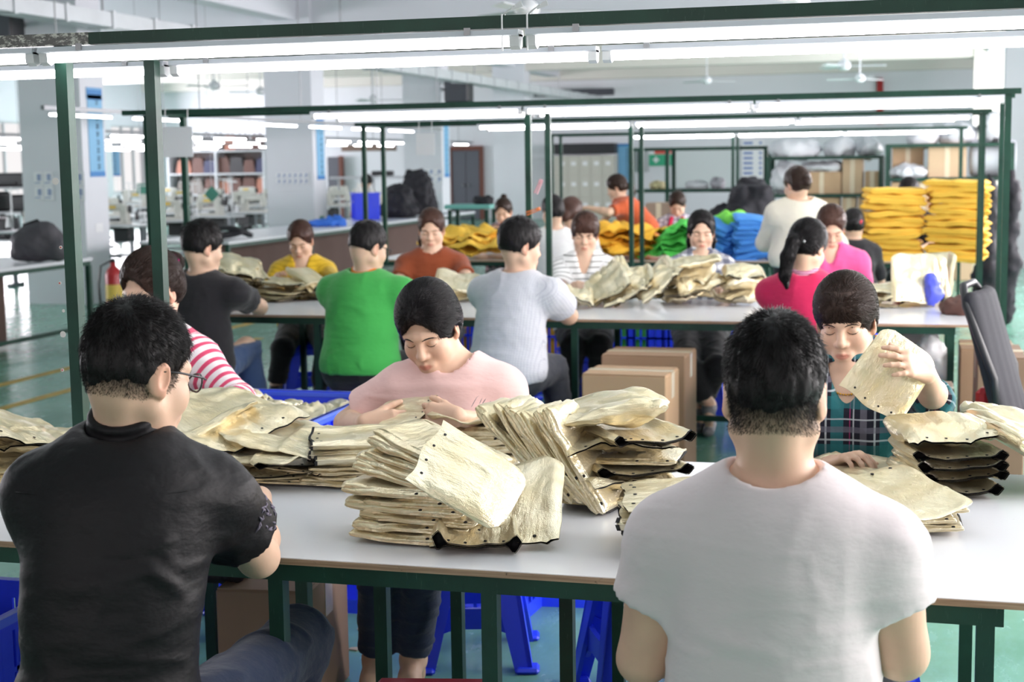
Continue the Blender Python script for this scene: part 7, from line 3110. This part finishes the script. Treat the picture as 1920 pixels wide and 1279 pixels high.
PLAID = person('person', 'person in a teal plaid shirt with a straight fringe, lifting a gold pouch', None, (1586, 606), 4.22, 180, (-6, 13, 3), 'f', 1.0, 1.04,
               arms=dict(L=dict(e=W(1752, 752, 4.12), w=W(1738, 700, 3.90), hd=W(1668, 664, 3.80) - W(1738, 700, 3.90), dn=V3(.25, -.75, .6), curl=(12, 22, 14), spread=9, thumb=(40, 15)),
                         R=dict(w=W(1560, 870, 3.95), hint=V3(-.6, .2, -.8))),
               top=dict(mat=PLD, sleeve=1.16, g=.016, flare=.03, fold=.006, neck=.02, vee=.22, hem=0, collar=(PLD, .02)), bottom=dict(mat=BLACKT), shoes=SHOE,
               hair=dict(style='tied', mat=HB2, thick=.012, fore=-.005, bangs=.028, tie=(0, -.12, 0), n=9000, len=.08, rad=.0008, ears=True, chains=[([(0, -.11, .0), (0, -.13, -.05), (0, -.12, -.1)], [.026, .024, .014])]), tier=3, tone=(238, 200, 176),
               acc=[necklace])
# 6 black tee man, middle row
person('person', 'person in a plain black tee and blue jeans, back turned, at the middle bench', None, (380, 466), 7.02, -8, (-28, 10, 0), 'm', 1.0, 1.08,
       arms=dict(R=dict(e=W(486, 576, 7.28), w=W(452, 556, 7.70), dn=(0, 0, 1), lift=(.02, 0, 0)), L=dict(w=W(370, 560, 7.75))), knees=dict(R=W(462, 652, 7.35), L=W(400, 655, 7.5)),
       top=dict(mat=cloth('tee_black', (34, 32, 36), .85), sleeve=.55, fold=.006, hem=-.02), bottom=dict(mat=DENIM2, g=.016), shoes=SHOE,
       hair=dict(style='short', mat=HB, fade=1, thick=.014, lmax=.03, n=1600, rad=.0011, low=-.035), tier=2, tone=(230, 192, 168))
# 7 yellow cardigan
person('person', 'person in a yellow ribbed cardigan with hair over one shoulder at the middle bench', None, (564, 452), 8.98, 194, (-6, 26, 0), 'f', .98, 1.06,
       arms=dict(R=dict(e=W(497, 545, 8.85), w=W(508, 532, 8.68), hd=(.5, -.3, .4), dn=(-.3, -.6, .6)), L=dict(e=W(636, 530, 8.8), w=W(590, 540, 8.6), dn=(0, 0, 1))),
       knees=dict(R=W(530, 655, 8.55), L=W(612, 655, 8.45)), ankles=dict(R=at(518, 722, Y=8.55), L=at(600, 722, Y=8.6)),
       top=dict(mat=striped('rib_yellow', (226, 186, 50), [(0, .3, (204, 164, 36))], .03), sleeve=1.8, fold=.006, neck=.02, vee=.3, hem=.0), bottom=dict(mat=BLACKT), shoes=SHOE,
       hair=dict(style='tied', mat=HB3, thick=.01, fore=.008, tie=(0, -.11, 0), n=900, rad=.0012, chains=[([(.05, -.06, -.06), (.035, .07, -.15), (.03, .085, -.26)], [.02, .02, .012])]), tier=2, tone=(222, 176, 146))
# 8 green polo
GRN = cloth('polo_green', (70, 172, 82), .85)
ORG = plain('trim_orange', (240, 132, 40), .8)
WTR = plain('trim_white', (240, 236, 236), .8)


def polo_trim(I):
    for q in 'LR':
        ring(I, q, .58, .071, .0075, ORG, 'sleeve_trim')
        ring(I, q, .62, .072, .005, WTR, 'sleeve_trim')


def keys(I):
    p = I['hip'] + I['Rt'] * .178 - I['Fd'] * .03 + V3(0, 0, .03)
    b = MB().tube([p + V3(0, 0, .04), p, p - V3(0, 0, .02)], .004, 6)
    b.box(p - V3(0, .004, .05), (.03, .006, .05), roty(.3)).box(p - V3(.01, .004, .085), (.022, .006, .05), roty(-.3))
    b.build('key_bunch', STEEL, I['body'], origin=I['org'])
    MB().box(p - V3(.01, .012, .075), (.026, .01, .034), roty(.2), .004).build('key_tag', BLUEL, I['body'], origin=I['org'])
    q = I['SP'](.2)


GP = person('person', 'person in a green polo with an orange collar, back turned, at the middle bench', None, (690, 466), 7.18, -8, (-24, 14, 0), 'm', 1.0, 1.22,
            arms=dict(R=dict(e=W(772, 560, 7.32), w=W(782, 572, 7.72), dn=(0, 0, 1), lift=(.02, .0, 0)), L=dict(w=W(650, 565, 7.8))),
            top=dict(mat=GRN, sleeve=.62, fold=.006, hem=-.005, collar=(ORG, .03), g=.018, flare=.018), bottom=dict(mat=BLACKT, g=.016), shoes=SHOE,
            hair=dict(style='short', mat=HB, fade=1, thick=.008, lmax=.016, n=1500, rad=.0011, low=-.02), tier=2, tone=(204, 156, 128), acc=[glasses, polo_trim, keys])
# 9 brown tee
BRN = cloth('tee_brown', (140, 68, 38), .85)


def print_brown(I):
    c = I['SP'](.6) + I['Fd'] * .3
    b = MB()
    for dx, dz, w, h in ((0, 0, .05, .036), (0, -.05, .12, .014)):
        P = np.array([c + I['Rt'] * (dx + w / 2 * math.cos(a)) + V3(0, 0, dz + h / 2 * math.sin(a)) for a in np.linspace(0, 2 * PI, 12, endpoint=False)])
        P = march(I['T'], P, -I['Fd'])
        cc = P.mean(0) + I['Fd'] * .004
        b.add([cc] + list(P + I['Fd'] * .003), [(0, i + 1, (i + 1) % 12 + 1) for i in range(12)])
    b.build('chest_print', plain('print_black', (36, 28, 28), .8), I['body'], True, origin=I['org'])


person('person', 'person in a rust brown tee with dark chest print, smiling down at the bench', None, (809, 432), 9.0, 194, (-2, 14, 0), 'f', 1.02, 1.16,
       arms=dict(L=dict(e=W(878, 528, 8.86), w=W(822, 540, 8.62), dn=(0, 0, 1), hd=(-.9, -.2, 0)), R=dict(e=W(745, 536, 8.8), w=W(772, 545, 8.6), dn=(0, 0, 1))),
       top=dict(mat=BRN, sleeve=.7, fold=.004, neck=.026, ndrop=0, hem=0), bottom=dict(mat=BLACKT), shoes=SHOE,
       hair=dict(style='tied', mat=HB3, thick=.009, fore=.012, tie=(0, -.11, .0), n=900, rad=.0012, chains=[([(.07, -.04, -.02), (.078, -.01, -.08), (.07, .0, -.14)], [.016, .014, .008])]), tier=2, tone=(240, 200, 180), acc=[print_brown])
# 10 pale checked shirt
CHK = plaid('check_pale', (214, 215, 222), [(0, .16, (176, 178, 192), .7)], [(0, .16, (176, 178, 192), .7)], .012)
NAVY = plain('collar_navy', (40, 44, 78), .8)
person('person', 'person in a pale grey checked shirt with navy collar, back turned, at the middle bench', None, (975, 463), 7.2, -14, (-34, 8, 0), 'm', 1.02, 1.12,
       arms=dict(R=dict(e=W(1066, 592, 7.32), w=W(1056, 574, 7.72), dn=(0, 0, 1), lift=(.01, .0, 0)), L=dict(w=W(940, 570, 7.8))), knees=dict(R=W(1035, 690, 7.35)),
       top=dict(mat=CHK, sleeve=.62, fold=.005, hem=-.03, collar=(NAVY, .022), g=.018, flare=.016), bottom=dict(mat=GREYT, g=.016), shoes=SHOE,
       hair=dict(style='short', mat=HB, fade=1, thick=.014, lmax=.02, n=1800, rad=.0011, low=-.035, lift=.3), tier=2, tone=(228, 186, 160))
# 11 black and white stripes
BWS = striped('stripe_green', (244, 244, 244), [(0, .16, (52, 58, 44))], .034)
person('person', 'person in a white top with thin dark stripes and a fringe, holding a gold pouch', None, (1097, 440), 9.0, 190, (0, 12, -3), 'f', 1.0, 1.1,
       arms=dict(L=dict(e=W(1150, 536, 8.86), w=W(1108, 540, 8.64), dn=(-.2, -.6, .7), hd=(-.8, -.4, .2)), R=dict(e=W(1050, 545, 8.8), w=W(1078, 545, 8.62), dn=(.2, -.6, .7), hd=(.7, -.5, .2))),
       knees=dict(R=W(1075, 650, 8.5), L=W(1125, 650, 8.5)),
       top=dict(mat=BWS, sleeve=.8, fold=.005, neck=.014, vee=.28, hem=0), bottom=dict(mat=BLACKT), shoes=SHOE,
       hair=dict(style='tied', mat=HB3, thick=.013, fore=-.004, bangs=.02, tie=(0, -.11, -.03), n=800, rad=.0012, ears=False), tier=2, tone=(238, 206, 188))
# 12 check shirt
CHS = plaid('check_navy', (240, 240, 244), [(0, .5, (42, 50, 84), .62)], [(0, .5, (42, 50, 84), .62)], .062)
person('person', 'person in a navy and white check shirt with long dark hair, behind high gold pouches', None, (1315, 436), 9.1, 186, (4, 10, 0), 'f', .98, 1.0,
       arms=dict(L=dict(w=W(1350, 545, 8.7)), R=dict(w=W(1285, 545, 8.7))), knees=dict(R=W(1290, 690, 8.45), L=W(1345, 690, 8.5)), ankles=dict(R=at(1330, 760, Y=8.5), L=at(1312, 765, Y=8.6)),
       top=dict(mat=CHS, sleeve=1.6, fold=.005, neck=.012, vee=.16, hem=0, collar=(CHS, .02)), bottom=dict(mat=BLACKT, len=.8), shoes=SHOE2,
       hair=dict(style='tied', mat=HB, thick=.011, fore=.016, tie=(0, -.11, -.03), n=800, rad=.0012, ears=False, side=.004, chains=[([(.072, -.02, .02), (.082, -.01, -.06), (.082, .0, -.15)], [.014, .015, .010]), ([(-.072, -.02, .02), (-.082, -.01, -.06), (-.076, -.03, -.14)], [.014, .014, .010])]), tier=2, tone=(240, 204, 186))
# 13 red sweater with ponytail
RSW = cloth('sweater_red', (214, 42, 92), .9)
CLIP = plain('clip_silver', (226, 224, 226), .25, .6)


def pony_clip(I):
    for x, y, z in ((-.02, -.105, .03), (.028, -.106, .0)):
        c = I['Wh'](x, y - .012, z)
        MB().box(c, (.034, .008, .012), I['Rh'] @ roty(.7), .003).build('hair_clip', CLIP, I['body'], origin=I['org'])


person('person', 'person in a crimson sweater with a long black ponytail, back turned, at the middle bench', None, (1514, 466), 7.15, 4, (-26, 24, 0), 'f', 1.0, 1.08,
       arms=dict(R=dict(w=W(1570, 570, 7.65)), L=dict(w=W(1470, 570, 7.65))),
       top=dict(mat=RSW, sleeve=1.8, fold=.004, neck=.014, hem=-.02, collar=(striped('scarf', (226, 180, 200), [(0, .5, (176, 90, 130))], .01), .03)), bottom=dict(mat=BLACKT), shoes=SHOE,
       hair=dict(style='tied', mat=HBW, thick=.012, fore=.01, tie=(-.0, -.12, .01), n=2200, rad=.001, len=.09, tail=(.1, -.1, -1), low=-.07, chains=[([(0, -.1, .01), (-.005, -.145, -.02), (-.015, -.15, -.10), (-.02, -.135, -.19), (-.0, -.12, -.25)], [.026, .03, .032, .026, .008])]), tier=2, tone=(226, 182, 160), acc=[pony_clip])
# 14 pink hoodie
PHD = cloth('hoodie_pink', (240, 96, 160), .7)
person('person', 'person in a hot pink jacket over a white tee, head bowed, before the yellow stacks', None, (1558, 428), 8.95, 184, (6, 30, 0), 'f', 1.0, 1.12,
       arms=dict(L=dict(w=W(1600, 548, 8.6)), R=dict(w=W(1530, 550, 8.6))),
       top=dict(mat=PHD, sleeve=1.8, fold=.008, neck=.02, vee=.2, hem=0, g=.022, collar=(PHD, .028)), bottom=dict(mat=BLACKT), shoes=SHOE,
       hair=dict(style='tied', mat=HB3, thick=.012, fore=.008, tie=(0, -.11, .0), n=700, rad=.0012), tier=2, tone=(232, 190, 170))
# 15.. the back rows
FLO = plaid('floral_dark', (34, 30, 40), [(.1, .4, (206, 130, 140), .5)], [(.2, .5, (216, 186, 190), .6)], .06)
Y3n, Y3f = T3Y - .35, T3Y + TD + .28
person('person', 'person in a dark floral blouse with a top knot, smiling, behind the low yellow pile', None, (944, 398), Y3f - .15, 196, (-14, 20, 0), 'f', .98, 1.0,
       arms=dict(L=dict(w=W(955, 440, Y3f - .4)), R=dict(w=W(915, 440, Y3f - .4))),
       top=dict(mat=FLO, sleeve=.9, neck=.01, hem=0), bottom=dict(mat=BLACKT), hair=dict(style='tied', mat=HB2, thick=.01, fore=.012, tie=(0, -.11, .05), n=0, buns=[((0, -.07, .14), (.03, .03, .028))]), tier=2, tone=(224, 180, 150))
WBL = cloth('blouse_white', (236, 234, 232), .85)
person('person', 'person in a white blouse with a reddish-brown bun, back turned, between the thin posts', None, (1072, 402), Y3n, -6, (-12, 12, 0), 'f', 1.0, 1.1,
       top=dict(mat=WBL, sleeve=.9, hem=0, neck=.02), bottom=dict(mat=BLACKT), hair=dict(style='tied', mat=HB3, thick=.014, tie=(0, -.12, .0), n=0, low=-.08, buns=[((0, -.105, -.03), (.05, .045, .055))]), tier=1, tone=(232, 192, 170))
person('person', 'person in a white blouse with short black hair, half hidden by the thin post', None, (1036, 398), Y3n - .5, 20, (20, 14, 0), 'f', .98, 1.0,
       top=dict(mat=WBL, sleeve=.9, hem=0, neck=.02), bottom=dict(mat=BLACKT), hair=dict(style='tied', mat=HB, thick=.012, tie=(0, -.12, .0), n=0, low=-.08), tier=1, tone=(232, 192, 170))
ORT = cloth('tee_orange', (200, 92, 52), .85)
_h = W(1157, 353, 14.6)
_hp = W(1212, 432, 14.6)
person('person', 'person in a rust orange tee with a ponytail, reaching sideways in front of the lockers', None, (1157, 353), 14.6, 96, (-8, 20, 0), 'f', 1.0, 1.1, stand=.86, spine=.5,
       hipoff=(0, .26), arms=dict(L=dict(e=W(1140, 398, 14.3), w=W(1104, 390, 14.3), hd=(-1, 0, .05)), R=dict(e=W(1142, 398, 14.75), w=W(1122, 432, 14.7))),
       top=dict(mat=ORT, sleeve=.75, hem=-.05), bottom=dict(mat=BLACKT), shoes=SHOE, hair=dict(style='tied', mat=HB2, thick=.012, tie=(0, -.12, .0), n=0, chains=[([(0, -.1, -.01), (0, -.15, -.04), (.0, -.16, -.12)], [.03, .034, .012])]), tier=1, tone=(226, 180, 150))
VST = plaid('blouse_dots', (226, 224, 232), [(.2, .6, (96, 84, 130), .6)], [(.3, .6, (60, 50, 90), .6)], .05)


def vest(I):
    for q in (-1, 1):
        P = np.array([I['SP'](t) + I['Fd'] * .3 + I['Rt'] * q * x for t, x in ((.98, .05), (.85, .065), (.65, .075), (.45, .075))])
        P = march(I['T'], P, -I['Fd'])
        MB().tube(P, .022, 6).build('apron_strap', plain('apron_red', (222, 40, 82), .8), I['body'], True, origin=I['org'])


person('person', 'person in a patterned blouse with red apron straps, looking down behind the green heap', None, (1270, 384), 14.9, 186, (0, 34, 0), 'f', 1.0, 1.1,
       top=dict(mat=VST, sleeve=.9, hem=0, neck=.02), bottom=dict(mat=BLACKT), hair=dict(style='tied', mat=HB2, thick=.012, fore=.0, n=0), tier=2, tone=(214, 166, 140), acc=[vest])
CRM = cloth('blouse_cream', (240, 232, 214), .85)
person('person', 'person standing in a loose cream blouse, back turned, at the blue cloth stacks', None, (1494, 348), 11.0, 22, (22, 12, 0), 'f', 1.02, 1.12, stand=.84, spine=.5, hipoff=(0, .03),
       arms=dict(L=dict(w=W(1445, 440, 11.3)), R=dict(w=W(1545, 440, 11.3))),
       top=dict(mat=CRM, sleeve=1.1, hem=-.05, g=.03, flare=.05, neck=.03), bottom=dict(mat=BLACKT), shoes=SHOE, hair=dict(style='tied', mat=HB2, thick=.013, tie=(0, -.12, .03), n=0, buns=[((.0, -.12, .01), (.04, .032, .045))]), tier=2, tone=(234, 194, 168))
person('person', 'person with a dark bun and red hair tie, mostly hidden behind the bowed head', None, (1600, 424), Y3n, 10, (0, 15, 0), 'f', .97, 1.0,
       top=dict(mat=BLACKT, sleeve=.9, hem=0), bottom=dict(mat=BLACKT), hair=dict(style='tied', mat=HB, thick=.013, n=0, low=-.08, buns=[((0, -.115, .0), (.035, .03, .035))]), tier=1, acc=[scrunchie((.03, -.1, .02), .02, plain('tie_red', (216, 50, 70), .7))])
person('person', 'person whose black hair just shows between the tops of the two yellow stacks', None, (1704, 362), Y3f + .1, 180, (0, 20, 0), 'f', 1.0, 1.0,
       top=dict(mat=BLACKT, sleeve=.9, hem=0), bottom=dict(mat=BLACKT), hair=dict(style='tied', mat=HB, thick=.014, n=0), tier=1)
person('person', 'person in an off-white shirt sitting sideways among the far sewing machines', None, (687, 343), 23.0, 40, (20, 10, 0), 'm', 1.0, 1.05,
       top=dict(mat=cloth('shirt_offwhite', (236, 230, 214), .85), sleeve=.8, hem=0), bottom=dict(mat=BLACKT), hair=dict(style='short', mat=HB, thick=.014, n=0, low=-.04), tier=1, tone=(222, 172, 146))
# the two pouches in hand
c = at(755, 784, Y=3.80)
put_pouch('held', c, 'gold pouch held level in both hands by the pink tee', None, 0, 0, 0, .6, .5, None, rotz(1.45) @ rotx(-.15) @ roty(-.35))
c = at(1672, 706, Y=3.88)
Rp = np.stack([unit(_rt * .82 - _up * .57), unit(_rt * .5 + _up * .8), unit(-_fw)], 1)
Rp[:, 1] = unit(np.cross(Rp[:, 2], Rp[:, 0]))
put_pouch('held', c + V3(-.01, .035, 0), 'bright gold pouch lifted in front of the plaid shirt', None, 0, 0, 0, .70, .6, None, Rp)

# stools under the seated people
def stool_for(label, x, y, rz=0.1):
    return stool(x, y, rz, label)


stool_for('blue stool carrying the person in the pale pink tee', at(893, 1100, Y=4.45)[0], 4.45, .25)
for o in [q for q in bpy.data.objects if q.name.startswith('person') and q.parent is None]:
    l = o['label']
    if any(k in l for k in ('standing', 'reaching', 'pale pink tee')):
        continue
    key = {'black short': 'person in the black shirt', 'a white tee with short': 'person in the white tee, front bench', 'pink and white': 'person in pink stripes', 'teal plaid': 'person in teal plaid', 'plain black tee': 'person in the plain black tee',
           'yellow ribbed': 'person in the yellow cardigan', 'green polo': 'person in the green polo', 'rust brown': 'person in the rust brown tee', 'pale grey': 'person in the pale checked shirt', 'thin dark': 'person in the thinly striped top',
           'navy and': 'person in the check shirt', 'crimson': 'person in the crimson sweater', 'hot pink': 'person in the hot pink jacket', 'floral': 'person in the floral blouse', 'reddish-brown': 'person with the reddish-brown bun',
           'short black hair': 'person in white half hidden by the post', 'apron': 'person with red apron straps', 'dark bun': 'person with the dark bun', 'just shows': 'person between the yellow stacks', 'off-white': 'person among the sewing machines'}
    for k, v in key.items():
        if k in l:
            stool(o.location[0], o.location[1], .12 * len(v) % 1.0, 'blue plastic stool under the ' + v)
            break
stool(at(1205, 1200, Y=4.2)[0], 4.2, .45, 'empty blue stool under the front bench beside the white tee')
